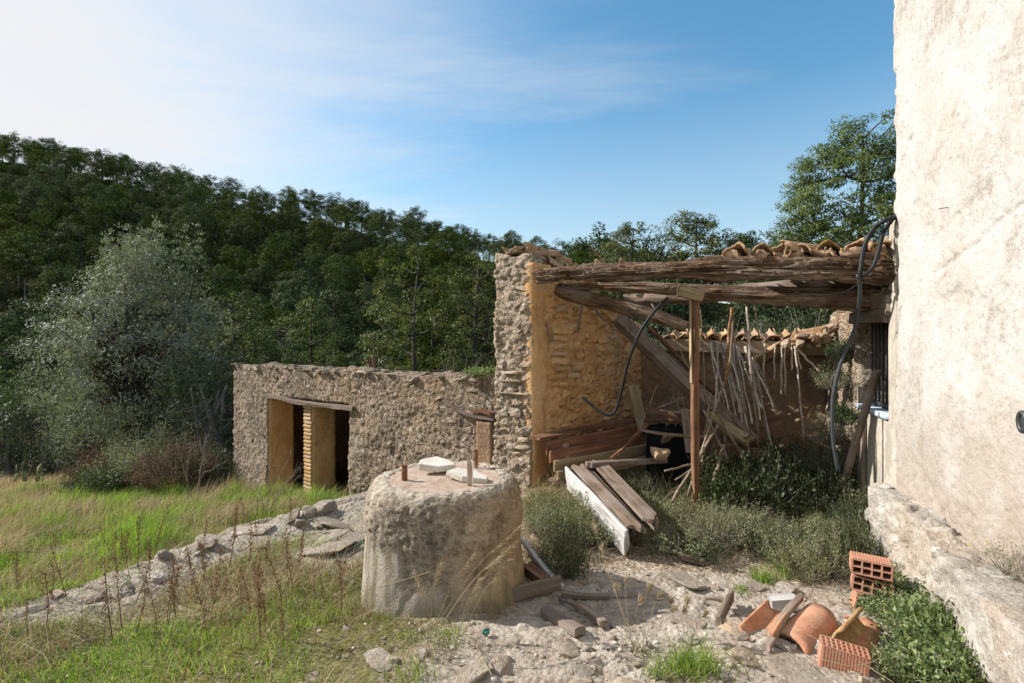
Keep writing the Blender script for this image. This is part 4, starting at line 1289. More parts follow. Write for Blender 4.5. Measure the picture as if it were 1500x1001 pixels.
# prop under the beams, with its block
prop = empty('timber_prop', PX(1019, 735, 4.55), 'upright orange brown timber prop with block on top under the front beam', 'post')
plank('post', PX(1019, 735, 4.55), PX(1018, 423, 4.72), 0.06, 0.052, M['post_wood'], prop, up=(0.3, -1, 0), nseg=20, warp=0.008)
plank('sunlit_edge', PX(1012.5, 560, 4.62), PX(1011.5, 430, 4.72), 0.012, 0.03, M['pale_wood'], prop, up=(0.3, -1, 0), nseg=10, warp=0.003)  # pale strip stands in for sunlight on the post's left edge
plank('cap_block', PX(993, 425, 4.68), PX(1029, 433, 4.6), 0.10, 0.11, M['pale_wood'], prop, warp=0.004)
plank('upright_strip', PX(992, 435, 4.64), PX(991.5, 409, 4.64), 0.012, 0.02, M['pale_wood'], prop, up=(0, -1, 0), warp=0.001)

# fallen timbers: things of their own
log_obj('fallen_beam', PX(818, 420, 5.55), PX(990, 477, 5.1), 0.082, 0.066, M['beam'], seed=21, groove=0.22, lump=0.12, n=100, sides=36, ragged=0.22,
        label='round beam with a splintered end slanting down from the pier below the front beam', cat='beam')
plank('fallen_plank_beam', PX(906, 468, 5.9), PX(1100, 648, 5.15), 0.14, 0.15, M['old_wood'], nseg=24, warp=0.01, ragged=0.04, up=(0.2, -1, 0.3), label='thick squared grey beam fallen diagonally across the back of the shed', cat='beam')
plank('fallen_lath', PX(925, 480, 5.75), PX(1075, 628, 5.4), 0.05, 0.06, M['old_wood'], nseg=16, warp=0.02, up=(0.2, -1, 0.3), label='narrow timber lying along the thick diagonal fallen beam', cat='timber')
plank('fallen_lath', PX(950, 478, 5.9), PX(1068, 600, 5.6), 0.035, 0.04, M['red_wood'], nseg=16, warp=0.02, up=(0.2, -1, 0.3), label='thin red brown lath behind the thick diagonal fallen beam', cat='timber')
plank('upright_board', PX(927, 564, 6.0), PX(942, 628, 5.75), 0.125, 0.03, M['pale_wood'], up=(0, -1, 0.1), label='short pale board leaning upright in the corner by the ochre wall', cat='board')
plank('hanging_lath', PX(786, 430, 5.36), PX(808, 500, 5.42), 0.018, 0.02, M['old_wood'], up=(0, -1, 0), warp=0.02, label='thin weathered lath hanging on the ochre wall beside the pier', cat='lath')
plank('hanging_lath', PX(852, 440, 5.7), PX(847, 484, 5.7), 0.016, 0.016, M['old_wood'], up=(0, -1, 0), label='short vertical stick hanging on the ochre wall below the fallen beam', cat='lath')
plank('hanging_lath', PX(868, 448, 5.85), PX(886, 470, 5.9), 0.03, 0.025, M['old_wood'], up=(0, -1, 0), label='short slanting stick high on the ochre wall', cat='lath')
plank('roof_splinter', PX(866, 362, 5.7), PX(892, 394, 5.6), 0.02, 0.02, M['red_wood'], label='thin splinter standing up from the roof ruin against the trees', cat='splinter')

# stack of boards against the ochre wall
def along_y(px, py, du=0.0):
    pass
bs = [('red_wood', 783, 641, 5.12, 941, 614, 5.95, .16, .028, 'dark board lying on top of the stack along the ochre wall'),
      ('red_wood', 800, 656, 5.1, 945, 628, 5.85, .035, .14, 'wide red brown board, uppermost on edge in the stack along the ochre wall'),
      ('red_wood', 806, 669, 5.06, 938, 646, 5.7, .035, .12, 'red brown board second from the top on edge in the stack along the ochre wall'),
      ('pale_wood', 812, 683, 5.0, 946, 658, 5.6, .035, .11, 'pale board on edge below the red brown boards along the ochre wall'),
      ('pale_wood', 815, 697, 4.95, 955, 672, 5.5, .04, .09, 'lowest pale board on edge along the ochre wall'),
      ('old_wood', 862, 681, 4.8, 975, 674, 5.2, .09, .05, 'grey plank lying across in front of the board stack'),
      ('red_wood', 895, 671, 4.95, 949, 622, 5.4, .022, .02, 'thin red stick leaning over the front of the board stack')]
for mt, xa, ya, Ya, xb, yb, Yb, w_, t_, lb in bs:
    plank('stacked_board', PX(xa, ya, Ya), PX(xb, yb, Yb), w_, t_, M[mt], nseg=12, warp=0.006, label=lb, cat='board', group='boards stacked along the ochre wall')
for k, (px, py, Y, w_) in enumerate(((826, 655, 5.2, .10), (826, 668, 5.18, .12), (824, 681, 5.15, .13), (822, 693, 5.1, .15), (816, 706, 5.0, .18), (806, 720, 4.9, .24))):
    place_stone('support_stone', PX(px, py, Y), (w_, .14, .085), None, M['clay_wall'], yaw=0.7, tilt=0.05)
    o = bpy.context.scene.collection.objects[-1]
    props(o, label=['topmost flat stone of the pile carrying the boards', 'second flat stone from the top of the pile carrying the boards', 'third flat stone of the pile carrying the boards',
                    'fourth flat stone of the pile carrying the boards', 'fifth flat stone of the pile carrying the boards, near the ground', 'broad brown stone at the foot of the ochre wall under the boards'][k],
          cat='stone', group='stones piled under the boards')

# the old wooden trough with a whitewashed side, lying on a slant
tr = empty('wooden_trough', PX(900, 780, 4.2), 'old plank trough lying slanted on the grass, its left side whitewashed', 'trough')
A0, A1 = PX(832, 686, 4.75), PX(918, 781, 3.72)
B0, B1 = PX(886, 675, 4.95), PX(962, 755, 3.92)
side = ((A1 - A0).normalized())
cross = (B0 - A0)
upn = side.cross(cross).normalized()
if upn.z < 0:
    upn = -upn
for k, (f0, f1_, dz, mt) in enumerate(((0.10, 0.42, 0.0, 'old_wood'), (0.46, 0.60, -0.05, 'old_wood'), (0.62, 0.98, 0.004, 'old_wood'))):
    fa, fb = (f0 + f1_) / 2, (f0 + f1_) / 2
    wd = (f1_ - f0) * cross.length * 0.92
    plank('trough_board', A0.lerp(B0, fa) + upn * dz, A1.lerp(B1, fb) + upn * dz, wd, 0.03, M[mt], tr, up=upn, nseg=18, warp=0.006, ragged=0.05)
plank('trough_side', A0 - upn * 0.10, A1 - upn * 0.075, 0.035, 0.20, M['white_wood'], tr, up=upn, nseg=18, warp=0.008, ragged=0.06, label='whitewashed side board')
plank('trough_side', B0 - upn * 0.09, B1 - upn * 0.09, 0.03, 0.15, M['old_wood'], tr, up=upn, nseg=18, warp=0.006)
plank('trough_end', A0 - upn * 0.08, B0 - upn * 0.08, 0.03, 0.15, M['old_wood'], tr, up=upn, nseg=8, warp=0.004)

# black container in the corner with a stone in front of it
V, Q = lattice(8, 8, 8); V = V * 2 - 1
r2 = np.linalg.norm(V[:, :2], axis=1); mx = np.max(np.abs(V[:, :2]), axis=1) + 1e-9
Pc = V.copy(); Pc[:, :2] *= (mx / (r2 + 1e-9))[:, None]
Pc[:, :2] *= (1 - 0.08 * V[:, 2] ** 2)[:, None]
Pc[:, 0] *= 0.25; Pc[:, 1] *= 0.2; Pc[:, 2] = Pc[:, 2] * 0.30 + 0.30
binn = empty('black_bin', PX(982, 672, 5.35), 'black plastic tub in the dark corner below the fallen diagonal beam', 'tub')
TUB = PX(982, 672, 5.4); TUB.z = gh(TUB.x, TUB.y) - .01
binn.location = TUB
obj('tub_body', mesh_data('tub_body', Pc, Q), M['black_plastic'], binn, Matrix.Translation(TUB))
rimp = [TUB + Vector((0.245 * math.cos(a), 0.2 * math.sin(a), 0.595)) for a in np.linspace(0, 6.2832, 25)]
mb = MB(); mb.add(*tube_arrays(rimp, 0.006, 6, cap=False)); obj('tub_rim', mb.data('tub_rim'), M['black_plastic'], binn)
plank('debris_board', PX(944, 616, 5.6), PX(1014, 612, 5.5), 0.16, 0.03, M['red_wood'], label='brown board bridging the black tub', cat='board')
plank('debris_board', PX(950, 607, 5.75), PX(1016, 604, 5.7), 0.12, 0.035, M['old_wood'], label='grey board lying above and behind the black tub', cat='board')
plank('debris_board', PX(936, 628, 5.1), PX(1030, 640, 5.05), 0.07, 0.025, M['old_wood'], label='dark board lying across the front of the black tub', cat='board')
plank('debris_board', PX(952, 596, 5.4), PX(1024, 625, 5.15), 0.05, 0.03, M['red_wood'], label='thin brown board slanting over the black tub', cat='board')
plank('debris_board', PX(1004, 600, 5.2), PX(1012, 665, 4.95), 0.09, 0.03, M['old_wood'], label='short board standing between black tub and prop', cat='board')
place_stone('loose_stone', PX(966, 664, 5.0), (.17, .15, .13), None, M['stone_ochre']); props(COL.objects[-1], label='tan round stone in front of the black tub', cat='stone')
place_stone('loose_stone', PX(984, 611, 5.45), (.10, .10, .12), None, M['stone_ochre']); props(COL.objects[-1], label='small tan stone sitting on the boards over the black tub', cat='stone')
log_obj('short_log', PX(1042, 608, 5.35), PX(1096, 646, 5.0), 0.075, 0.065, M['pale_wood'], seed=31, groove=0.1, lump=0.1, n=40, sides=24, label='short pale log lying under the bundle of canes', cat='log')
plank('debris_board', PX(1075, 610, 5.2), PX(1108, 640, 5.0), 0.05, 0.04, M['old_wood'], label='short dark plank beside the pale log under the canes', cat='board')


def cane(name, a, b, r, mt, label, group, sag=0.0, cat='cane'):
    a, b = Vector(a), Vector(b)
    P = [a.lerp(b, s_) + Vector((random.gauss(0, .004), random.gauss(0, .004), -sag * math.sin(math.pi * s_))) for s_ in np.linspace(0, 1, 9)]
    return tube(name, P, r, M[mt], n=14, sides=6, label=label, cat=cat, group=group)


# reed canes of the fallen ceiling
for k in range(24):
    s_ = k / 23
    a = PX(1040 + 60 * s_ + random.gauss(0, 3), 501 + 8 * s_, 5.75 - 0.1 * random.random())
    b = PX(1062 + 66 * s_ + random.gauss(0, 6), 575 + random.uniform(0, 90), 5.3 - 0.25 * random.random())
    pale_cane = k % 3 != 2
    cane('reed_cane', a, b, random.uniform(.007, .011), 'cane' if pale_cane else 'cane_dark', 'pale reed cane in the slanting bundle hanging from the back tiles' if pale_cane else 'dark reed cane among the slanting bundle below the back tiles', 'canes of the slanting bundle' if pale_cane else 'dark canes of the slanting bundle')
for k, (xa, xb, yb) in enumerate(((1120, 1119, 558), (1135, 1134, 556), (1145, 1145, 578), (1149, 1151, 578), (1160, 1160, 542), (1164, 1173, 541))):
    cane('reed_cane', PX(xa, 503, 5.65), PX(xb, yb, 5.6), 0.009, 'cane', 'short reed cane dangling straight down from the back tiles', 'short canes dangling from the back tiles')
cane('reed_cane', PX(1165, 508, 5.6), PX(1202, 546, 5.5), 0.011, 'cane', 'reed cane splaying to the right below the tile heap', None)
cane('reed_cane', PX(1164, 507, 5.6), PX(1178, 640, 5.35), 0.009, 'cane', 'longest single reed cane hanging below the tile heap', None)
longs = [(1072, 450, 5.0, 1062, 560, 5.0, .016, 'post_wood', 'thick reddish lath hanging behind the prop'), (1075, 450, 5.05, 1068, 545, 5.1, .012, 'cane_dark', 'dark cane beside the thick reddish lath'),
         (1094, 449, 5.0, 1101, 565, 5.1, .011, 'cane', 'straight pale cane hanging from the beam right of the reddish lath'), (1106, 450, 5.0, 1114, 500, 5.2, .008, 'cane_dark', 'thin bent twig hanging from the beam above the back tiles'),
         (1026, 450, 4.9, 1034, 600, 5.1, .007, 'cane_dark', 'thin dark cane hanging just right of the prop'),
         (1101, 560, 5.1, 1112, 640, 5.2, .010, 'cane_dark', 'dark cane standing below the straight pale cane'),
         (1060, 560, 5.0, 1008, 725, 4.7, .012, 'cane_dark', 'long stick crossing behind the prop from the upper right to the grass'),
         (1030, 570, 5.0, 1095, 680, 4.8, .013, 'old_wood', 'dark stick slanting down to the right across the canes'),
         (1030, 600, 4.9, 1066, 672, 4.8, .012, 'old_wood', 'second dark stick slanting to the right beside the prop'),
         (1052, 622, 4.9, 985, 735, 4.5, .013, 'cane_dark', 'grey stick leaning to the left behind the prop'),
         (1060, 650, 4.85, 1045, 705, 4.6, .016, 'old_wood', 'short grey stake in the grass right of the prop'),
         (1040, 575, 5.0, 1028, 690, 4.8, .010, 'cane_dark', 'thin stick standing close behind the prop'),
         (975, 690, 4.7, 1040, 672, 4.9, .010, 'cane_dark', 'thin stick lying over the grass left of the prop'),
         (990, 703, 4.65, 1050, 662, 4.9, .009, 'cane_dark', 'thin stick lying low behind the prop'),
         (950, 604, 5.5, 1000, 582, 5.4, .010, 'cane_dark', 'thin twig lying over the boards behind the diagonal beam'),
         (958, 600, 5.6, 1015, 606, 5.5, .010, 'cane', 'pale twig lying flat over the boards behind the diagonal beam'),
         (945, 560 + 60, 5.3, 903, 668, 5.0, .010, 'post_wood', 'thin reddish rod leaning over the pale boards'),
         (1118, 600, 5.3, 1128, 668, 5.2, .009, 'cane_dark', 'short cane at the right end of the slanting bundle'),
         (1085, 560, 5.2, 1098, 668, 5.1, .011, 'cane_dark', 'dark cane standing in the middle of the slanting bundle'),
         (955, 445, 5.5, 1010, 540, 5.4, .010, 'cane_dark', 'thin lath crossing below the end of the round fallen beam')]
for xa, ya, Ya, xb, yb, Yb, r_, mt, lb in longs:
    cane('stick', PX(xa, ya, Ya), PX(xb, yb, Yb), r_, mt, lb, 'loose sticks in the shed', cat='stick')
for k in range(16):
    s_ = random.random()
    a = PX(955 + 150 * s_, 560 + random.uniform(0, 60), 5.6); b = PX(955 + 150 * s_ + random.uniform(-40, 40), 640 + random.uniform(0, 50), 5.3)
    cane('stick', a, b, .006, 'cane_dark', 'thin dark twig in the litter heap at the back of the shed', 'twigs in the litter heap', cat='stick')
for k in range(16):
    place_stone('rubble_stone', PX(1050 + random.uniform(-80, 60), 640 + random.uniform(-20, 40), random.uniform(5.2, 5.7)), (random.uniform(.08, .2),) * 2 + (random.uniform(.06, .14),), None, M['clay_wall'])
    props(COL.objects[-1], label='brown rubble stone in the heap at the back of the shed', cat='stone', group='rubble in the back of the shed')

# hoses and cables
tube('black_cable', [PX(978, 436, 4.75), PX(962, 452, 4.72), PX(940, 482, 4.75), PX(922, 525, 4.85), PX(911, 570, 4.95), PX(903, 598, 5.0), PX(893, 608, 5.0), PX(878, 602, 5.05), PX(865, 592, 5.1), PX(852, 581, 5.15)],
     0.014, M['hose_black'], n=60, sides=10, label='curved black pipe hanging in front of the ochre wall, its end turned up', cat='pipe')
tube('grey_conduit', [PX(1257, 402, 3.9), PX(1260, 425, 3.95), PX(1257, 455, 4.05), PX(1252, 482, 4.12), PX(1240, 510, 4.18), PX(1229, 540, 4.2), PX(1221, 575, 4.2), PX(1219, 610, 4.2), PX(1221, 650, 4.2), PX(1228, 691, 4.2)],
     0.0145, M['hose_grey'], n=60, sides=10, label='long grey conduit hanging from the beam end in front of the window', cat='pipe')
tube('black_cable', [PX(1318, 318, 3.86), PX(1298, 322, 3.82), PX(1279, 336, 3.9), PX(1266, 362, 3.92), PX(1261, 392, 3.89), PX(1259, 408, 3.9)], 0.0165, M['hose_black'], n=50, sides=10, label='black hose looping from the house corner over the beam, outer loop', cat='pipe')
tube('black_cable', [PX(1318, 310, 3.84), PX(1304, 325, 3.86), PX(1294, 340, 3.88), PX(1287, 368, 3.86), PX(1278, 392, 3.86), PX(1264, 404, 3.88)], 0.0155, M['hose_black'], n=50, sides=10, label='black hose looping from the house corner over the beam, inner loop', cat='pipe')
tube('thin_wire', [PX(1260, 414, 3.82), PX(1235, 428, 3.9), PX(1200, 432, 4.0), PX(1165, 428, 4.1)], 0.003, M['hose_black'], n=20, sides=5, label='thin black wire sagging below the front beam', cat='wire')
# leaning plank in front of the window
plank('leaning_plank', PX(1226, 742, 4.72), PX(1284, 544, 4.22), 0.055, 0.04, M['old_wood'], nseg=16, up=(0.2, -1, 0), warp=0.005, label='grey square timber leaning against the barred window', cat='timber')

# ------------------------------------------------------------------ the round cistern
CX, CY = -0.435, 3.32
cz = 0.0
cis = empty('round_cistern', (CX, CY, 0.0), 'round plastered cistern with a crusty rough rim and three rusty iron stumps', 'cistern')
ct, cr = 220, 62
prof = [(0.535, -0.15), (0.525, 0.0), (0.508, 0.2), (0.495, 0.40), (0.490, 0.50), (0.486, 0.58), (0.474, 0.65), (0.435, 0.705), (0.385, 0.725), (0.35, 0.720)]
pp = smooth_path([(a, 0, b) for a, b in prof], cr)
th = np.arange(ct) * 2 * math.pi / ct
Rr, Zz = pp[:, 0], pp[:, 2]
V = np.stack([np.outer(Rr, np.cos(th)).ravel(), np.outer(Rr, np.sin(th)).ravel(), np.repeat(Zz, ct)], 1)
Nrm = np.stack([V[:, 0], V[:, 1], np.where(V[:, 2] > 0.66, 0.4, 0.0)], 1); Nrm /= np.linalg.norm(Nrm, axis=1)[:, None]
ang = np.arctan2(V[:, 1], V[:, 0])
edge_z = 0.40 + 0.07 * fbm(np.stack([np.cos(ang) * 2, np.sin(ang) * 2, ang * 0], 1), 3, 5)
crust = sstep(-0.03, 0.03, V[:, 2] - edge_z)
gap, idv, tl = facets(V * 17, 17)
f1b, f2b, _ = worley(V * 38, 18)
patch = sstep(0.08, 0.22, fbm(V * 2.6, 3, 29)) * (1 - crust)
rgh = np.maximum(crust, patch * 0.9)
dd = rgh * (0.009 * sstep(0.0, 0.25, gap) * np.clip(0.3 + 0.6 * idv + tl, 0, 1.2) + 0.007 * sstep(0, .4, f2b - f1b) + 0.020 * (0.35 - np.abs(fbm(V * 11, 4, 8, 0.65))) + 0.010 * fbm(V * 34, 3, 18, 0.65)) - 0.02 * patch + 0.006 * fbm(V * 3, 3, 4) + 0.0025 * fbm(V * 22, 3, 6)
V = V + Nrm * dd[:, None]
I, J = np.meshgrid(np.arange(cr - 1), np.arange(ct), indexing='ij'); I, J = I.ravel(), J.ravel(); K = (J + 1) % ct
Q = np.stack([I * ct + J, I * ct + K, (I + 1) * ct + K, (I + 1) * ct + J], 1)
cme = mesh_data('cistern_wall', V, Q)
ca = cme.color_attributes.new('crust', 'FLOAT_COLOR', 'POINT')
ca.data.foreach_set('color', np.stack([rgh, rgh, rgh, np.ones_like(rgh)], 1).ravel().astype(np.float32))
m, t = new_mat('cistern_surface')
pos = t.n('ShaderNodeNewGeometry').outputs['Position']
cr_ = t.n('ShaderNodeAttribute', {'attribute_name': 'crust'}).outputs['Color']
a = t.noise(pos, 4, 6, 0.65, 0.3); b = t.noise(pos, 24, 5, 0.7); c = t.noise(pos, 90, 3, 0.6)
f = t.math('ADD', t.math('MULTIPLY', a, 0.4), t.math('ADD', t.math('MULTIPLY', b, 0.38), t.math('MULTIPLY', c, 0.22)))
ccol = t.ramp(f, [(0.38, (0.065, 0.053, 0.042)), (0.47, (0.18, 0.145, 0.11)), (0.55, (0.32, 0.265, 0.205)), (0.64, (0.50, 0.45, 0.375))])
pl = t.ramp(f, [(0.34, (0.25, 0.21, 0.165)), (0.5, (0.37, 0.32, 0.265)), (0.66, (0.48, 0.435, 0.37))])
sepz = t.n('ShaderNodeSeparateXYZ', None, i0=pos)
# ochre tint on wall and crust, stronger towards the right
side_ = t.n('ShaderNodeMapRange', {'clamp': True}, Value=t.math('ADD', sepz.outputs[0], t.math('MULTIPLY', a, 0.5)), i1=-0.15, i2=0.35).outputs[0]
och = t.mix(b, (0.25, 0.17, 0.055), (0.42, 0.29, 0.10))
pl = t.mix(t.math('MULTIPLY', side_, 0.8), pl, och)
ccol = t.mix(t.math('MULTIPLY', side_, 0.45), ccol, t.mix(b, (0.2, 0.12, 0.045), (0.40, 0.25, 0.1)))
strk = t.noise(t.n('ShaderNodeMapping', None, Vector=pos, Scale=(9, 9, 1.2)).outputs[0], 1, 5, 0.7)
pl = t.mix(t.n('ShaderNodeMapRange', {'clamp': True}, Value=strk, i1=0.47, i2=0.66).outputs[0], pl, (0.17, 0.14, 0.09))
pl = t.mix(t.n('ShaderNodeMapRange', {'clamp': True}, Value=b, i1=0.58, i2=0.64, i3=0.0, i4=0.6).outputs[0], pl, (0.13, 0.105, 0.075))
orng = t.n('ShaderNodeMapRange', {'clamp': True}, Value=t.noise(pos, 7, 3, 0.5), i1=0.66, i2=0.71).outputs[0]
ccol = t.mix(t.math('MULTIPLY', orng, 0.7), ccol, (0.36, 0.2, 0.11))
lichc = t.n('ShaderNodeMapRange', {'clamp': True}, Value=t.noise(pos, 19, 5, 0.7), i1=0.62, i2=0.67).outputs[0]
ccol = t.mix(t.math('MULTIPLY', lichc, t.math('GREATER_THAN', sepz.outputs[2], 0.6)), ccol, (0.10, 0.14, 0.13))
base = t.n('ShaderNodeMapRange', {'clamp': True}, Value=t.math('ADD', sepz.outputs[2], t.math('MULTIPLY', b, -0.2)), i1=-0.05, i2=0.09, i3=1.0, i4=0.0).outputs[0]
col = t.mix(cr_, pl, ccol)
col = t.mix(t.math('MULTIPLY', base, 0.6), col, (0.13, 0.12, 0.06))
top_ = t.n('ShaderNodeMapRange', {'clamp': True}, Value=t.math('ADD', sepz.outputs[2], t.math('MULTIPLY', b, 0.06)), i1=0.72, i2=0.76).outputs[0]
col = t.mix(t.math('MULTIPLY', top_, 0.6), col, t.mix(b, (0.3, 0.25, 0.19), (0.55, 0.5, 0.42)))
finish(m, t, col, 0.93, t.math('ADD', b, t.math('MULTIPLY', c, 0.5)), 0.8, 0.01, spec=0.15)
M['cistern'] = m
obj('cistern_wall', cme, m, cis, Matrix.Translation((CX, CY, cz)))
# sunken reddish lid
V, Q = lattice(40, 40, 2); V = V * 2 - 1
mx = np.max(np.abs(V[:, :2]), axis=1); r2 = np.linalg.norm(V[:, :2], axis=1) + 1e-9
Pl = V.copy(); Pl[:, :2] *= (mx / r2)[:, None] * 0.37
Pl[:, 2] = 0.705 + 0.02 * V[:, 2] + (V[:, 2] > 0) * (0.006 * fbm(Pl * 9, 3, 4) + 0.004 * fbm(Pl * 30, 2, 5))
obj('cistern_lid', mesh_data('cistern_lid', Pl, Q), M['red_floor'], cis, Matrix.Translation((CX, CY, cz)), label='flat reddish cement lid')


def angle_iron(name, base, h, yaw, mt, lean=(0, 0), s=0.028):
    th_ = 0.004
    prof_ = [(0, 0), (s, 0), (s, th_), (th_, th_), (th_, s), (0, s)]
    V = []
    for z_ in (0, 0.33, 0.66, 1.0):
        for (x, y) in prof_:
            V.append((x + lean[0] * z_, y + lean[1] * z_, z_ * h))
    Q = []
    for k in range(3):
        for i in range(6):
            j = (i + 1) % 6
            Q.append((k * 6 + i, k * 6 + j, (k + 1) * 6 + j, (k + 1) * 6 + i))
    tops = [(18, 19, 20, 21), (18, 21, 22, 23)]
    return obj(name, mesh_data(name, V, [np.array(Q), np.array(tops)], False), mt, cis, Matrix.Translation(base) @ Matrix.Rotation(yaw, 4, 'Z'))


angle_iron('iron_stump', PX(589, 707, 3.22) - Vector((0, 0, .02)), 0.13, R(20), M['rust'], s=0.034)
angle_iron('iron_stump', PX(700, 685, 3.55) - Vector((0, 0, .02)), 0.15, R(160), M['rust'], s=0.026)
M['pale_iron'] = rock_mat('pale_rusted_iron', (0.25, 0.17, 0.11), (0.46, 0.38, 0.30), (0.6, 0.55, 0.5), 14, 0.4, 0.003, warm=(0.45, 0.22, 0.1), rough=0.7)
angle_iron('iron_stump', PX(691, 709, 3.12) - Vector((0, 0, .02)), 0.17, R(200), M['pale_iron'], s=0.03)


def flat_slab(name, pts, thick, mat, center, **kw):
    """an irregular stone plate from an outline, with broken edges"""
    n = len(pts); ring = []
    C = np.mean(pts, 0)
    cl = list(pts) + [pts[0]]
    out = [np.array(cl[i]) * (1 - f_) + np.array(cl[i + 1]) * f_ for i in range(len(pts)) for f_ in (0, .2, .4, .6, .8)]
    out = [(1 if True else 0) * np.array(o_) for o_ in out]
    P = np.array([(p_[0], p_[1]) for p_ in out])
    lv = [(-0.5, 0.90), (-0.3, 1.0), (0.2, 1.0), (0.5, 0.955)]
    V = []
    for z_, s_ in lv:
        for i, p_ in enumerate(P):
            q = C[:2] + (p_ - C[:2]) * (s_ + 0.03 * vnoise(np.array([[i * 0.9, z_ * 3, 1.0]]), 7)[0])
            V.append((q[0], q[1], z_ * thick))
    m_ = len(P); k_ = len(lv)
    Q = [(a * m_ + i, a * m_ + (i + 1) % m_, (a + 1) * m_ + (i + 1) % m_, (a + 1) * m_ + i) for a in range(k_ - 1) for i in range(m_)]
    V.append((C[0], C[1], thick * 0.5)); V.append((C[0], C[1], -thick * 0.5))
    T = [((k_ - 1) * m_ + i, (k_ - 1) * m_ + (i + 1) % m_, k_ * m_) for i in range(m_)] + [((i + 1) % m_, i, k_ * m_ + 1) for i in range(m_)]
    mb_ = MB(); mb_.add(np.array(V), np.array(Q), np.array(T))
    return obj(name, mb_.data(name, False), mat, None, center, **kw)


flat_slab('stone_plate', [(-.11, -.055, 0), (.02, -.075, 0), (.13, -.02, 0), (.06, .06, 0), (-.02, .10, 0), (-.12, .02, 0)], 0.045, M['slab'],
          Matrix.Translation(PX(640, 681, 3.42) + Vector((0, 0, .0))) @ Matrix.Rotation(R(4), 4, 'Y') @ Matrix.Rotation(R(9), 4, 'X'), label='white stone plate lying on the cistern lid at the back', cat='stone plate')
flat_slab('stone_plate', [(-.13, .0, 0), (-.02, -.07, 0), (.13, -.075, 0), (.14, -.02, 0), (.03, .085, 0), (-.08, .07, 0)], 0.042, M['slab'],
          Matrix.Translation(PX(683, 697, 3.24) + Vector((0, 0, .0))) @ Matrix.Rotation(R(7), 4, 'Y') @ Matrix.Rotation(R(5), 4, 'X'), label='white stone plate on the cistern lid behind the pale iron stump', cat='stone plate')

# ------------------------------------------------------------------ bricks, tiles and timber on the ground

def hollow_brick(name, L, W_, H, nx, nz, wall=0.007, grooves=10, depth=0.0025, seed=0):
    """extruded clay block: holes run along y; the four long sides are combed"""
    xs = [0.0]; 
    cw = (L - wall * (nx + 1)) / nx; ch = (H - wall * (nz + 1)) / nz
    for i in range(nx):
        xs += [xs[-1] + wall, xs[-1] + wall + cw]
    xs.append(xs[-1] + wall)
    zs = [0.0]
    for i in range(nz):
        zs += [zs[-1] + wall, zs[-1] + wall + ch]
    zs.append(zs[-1] + wall)
    V, idx = [], {}
    def v(i, j, k):
        key = (i, j, k)
        if key not in idx:
            idx[key] = len(V); V.append((xs[i], (0, W_)[j], zs[k]))
        return idx[key]
    solid = lambda i, k: 0 <= i < len(xs) - 1 and 0 <= k < len(zs) - 1 and not (i % 2 == 1 and k % 2 == 1)
    Q = []
    for i in range(len(xs) - 1):
        for k in range(len(zs) - 1):
            if not solid(i, k):
                continue
            Q.append((v(i, 0, k), v(i + 1, 0, k), v(i + 1, 0, k + 1), v(i, 0, k + 1)))
            Q.append((v(i, 1, k + 1), v(i + 1, 1, k + 1), v(i + 1, 1, k), v(i, 1, k)))
            if not solid(i - 1, k) and i > 0: Q.append((v(i, 0, k + 1), v(i, 1, k + 1), v(i, 1, k), v(i, 0, k)))
            if not solid(i + 1, k) and i < len(xs) - 2: Q.append((v(i + 1, 0, k), v(i + 1, 1, k), v(i + 1, 1, k + 1), v(i + 1, 0, k + 1)))
            if not solid(i, k - 1) and k > 0: Q.append((v(i, 0, k), v(i, 1, k), v(i + 1, 1, k), v(i + 1, 0, k)))
            if not solid(i, k + 1) and k < len(zs) - 2: Q.append((v(i + 1, 0, k + 1), v(i + 1, 1, k + 1), v(i, 1, k + 1), v(i, 0, k + 1)))
    mb_ = MB(); mb_.add(np.array(V), np.array(Q))
    # combed outer skin: sides at z=0, z=H, x=0, x=L as ridged strips running along y
    def strip(p0, p1, nrm, n_):
        p0, p1, nrm = np.array(p0), np.array(p1), np.array(nrm)
        pts = []
        for g in range(n_):
            for s_, dpt in ((0.0, 0), (0.55, 0), (0.6, -1), (0.95, -1)):
                pts.append(p0 + (p1 - p0) * (g + s_) / n_ + nrm * (depth * (1 + dpt)))
        pts.append(p1 + nrm * depth * 0)
        pts[0] = p0 
        A = np.array(pts); B = A + np.array([0, W_, 0])
        k_ = len(A)
        q = [(i, i + 1, k_ + i + 1, k_ + i) for i in range(k_ - 1)]
        mb_.add(np.concatenate([A, B]), np.array(q))
    strip((0, 0, H), (L, 0, H), (0, 0, 1), grooves)
    strip((L, 0, 0), (0, 0, 0), (0, 0, -1), grooves)
    strip((L, 0, H), (L, 0, 0), (1, 0, 0), max(3, int(grooves * H / L)))
    strip((0, 0, 0), (0, 0, H), (-1, 0, 0), max(3, int(grooves * H / L)))
    return mb_.data(name, False)


def ground_at(px, py, dz=0.0):
    p = GP(px, py); p.z += dz
    return p


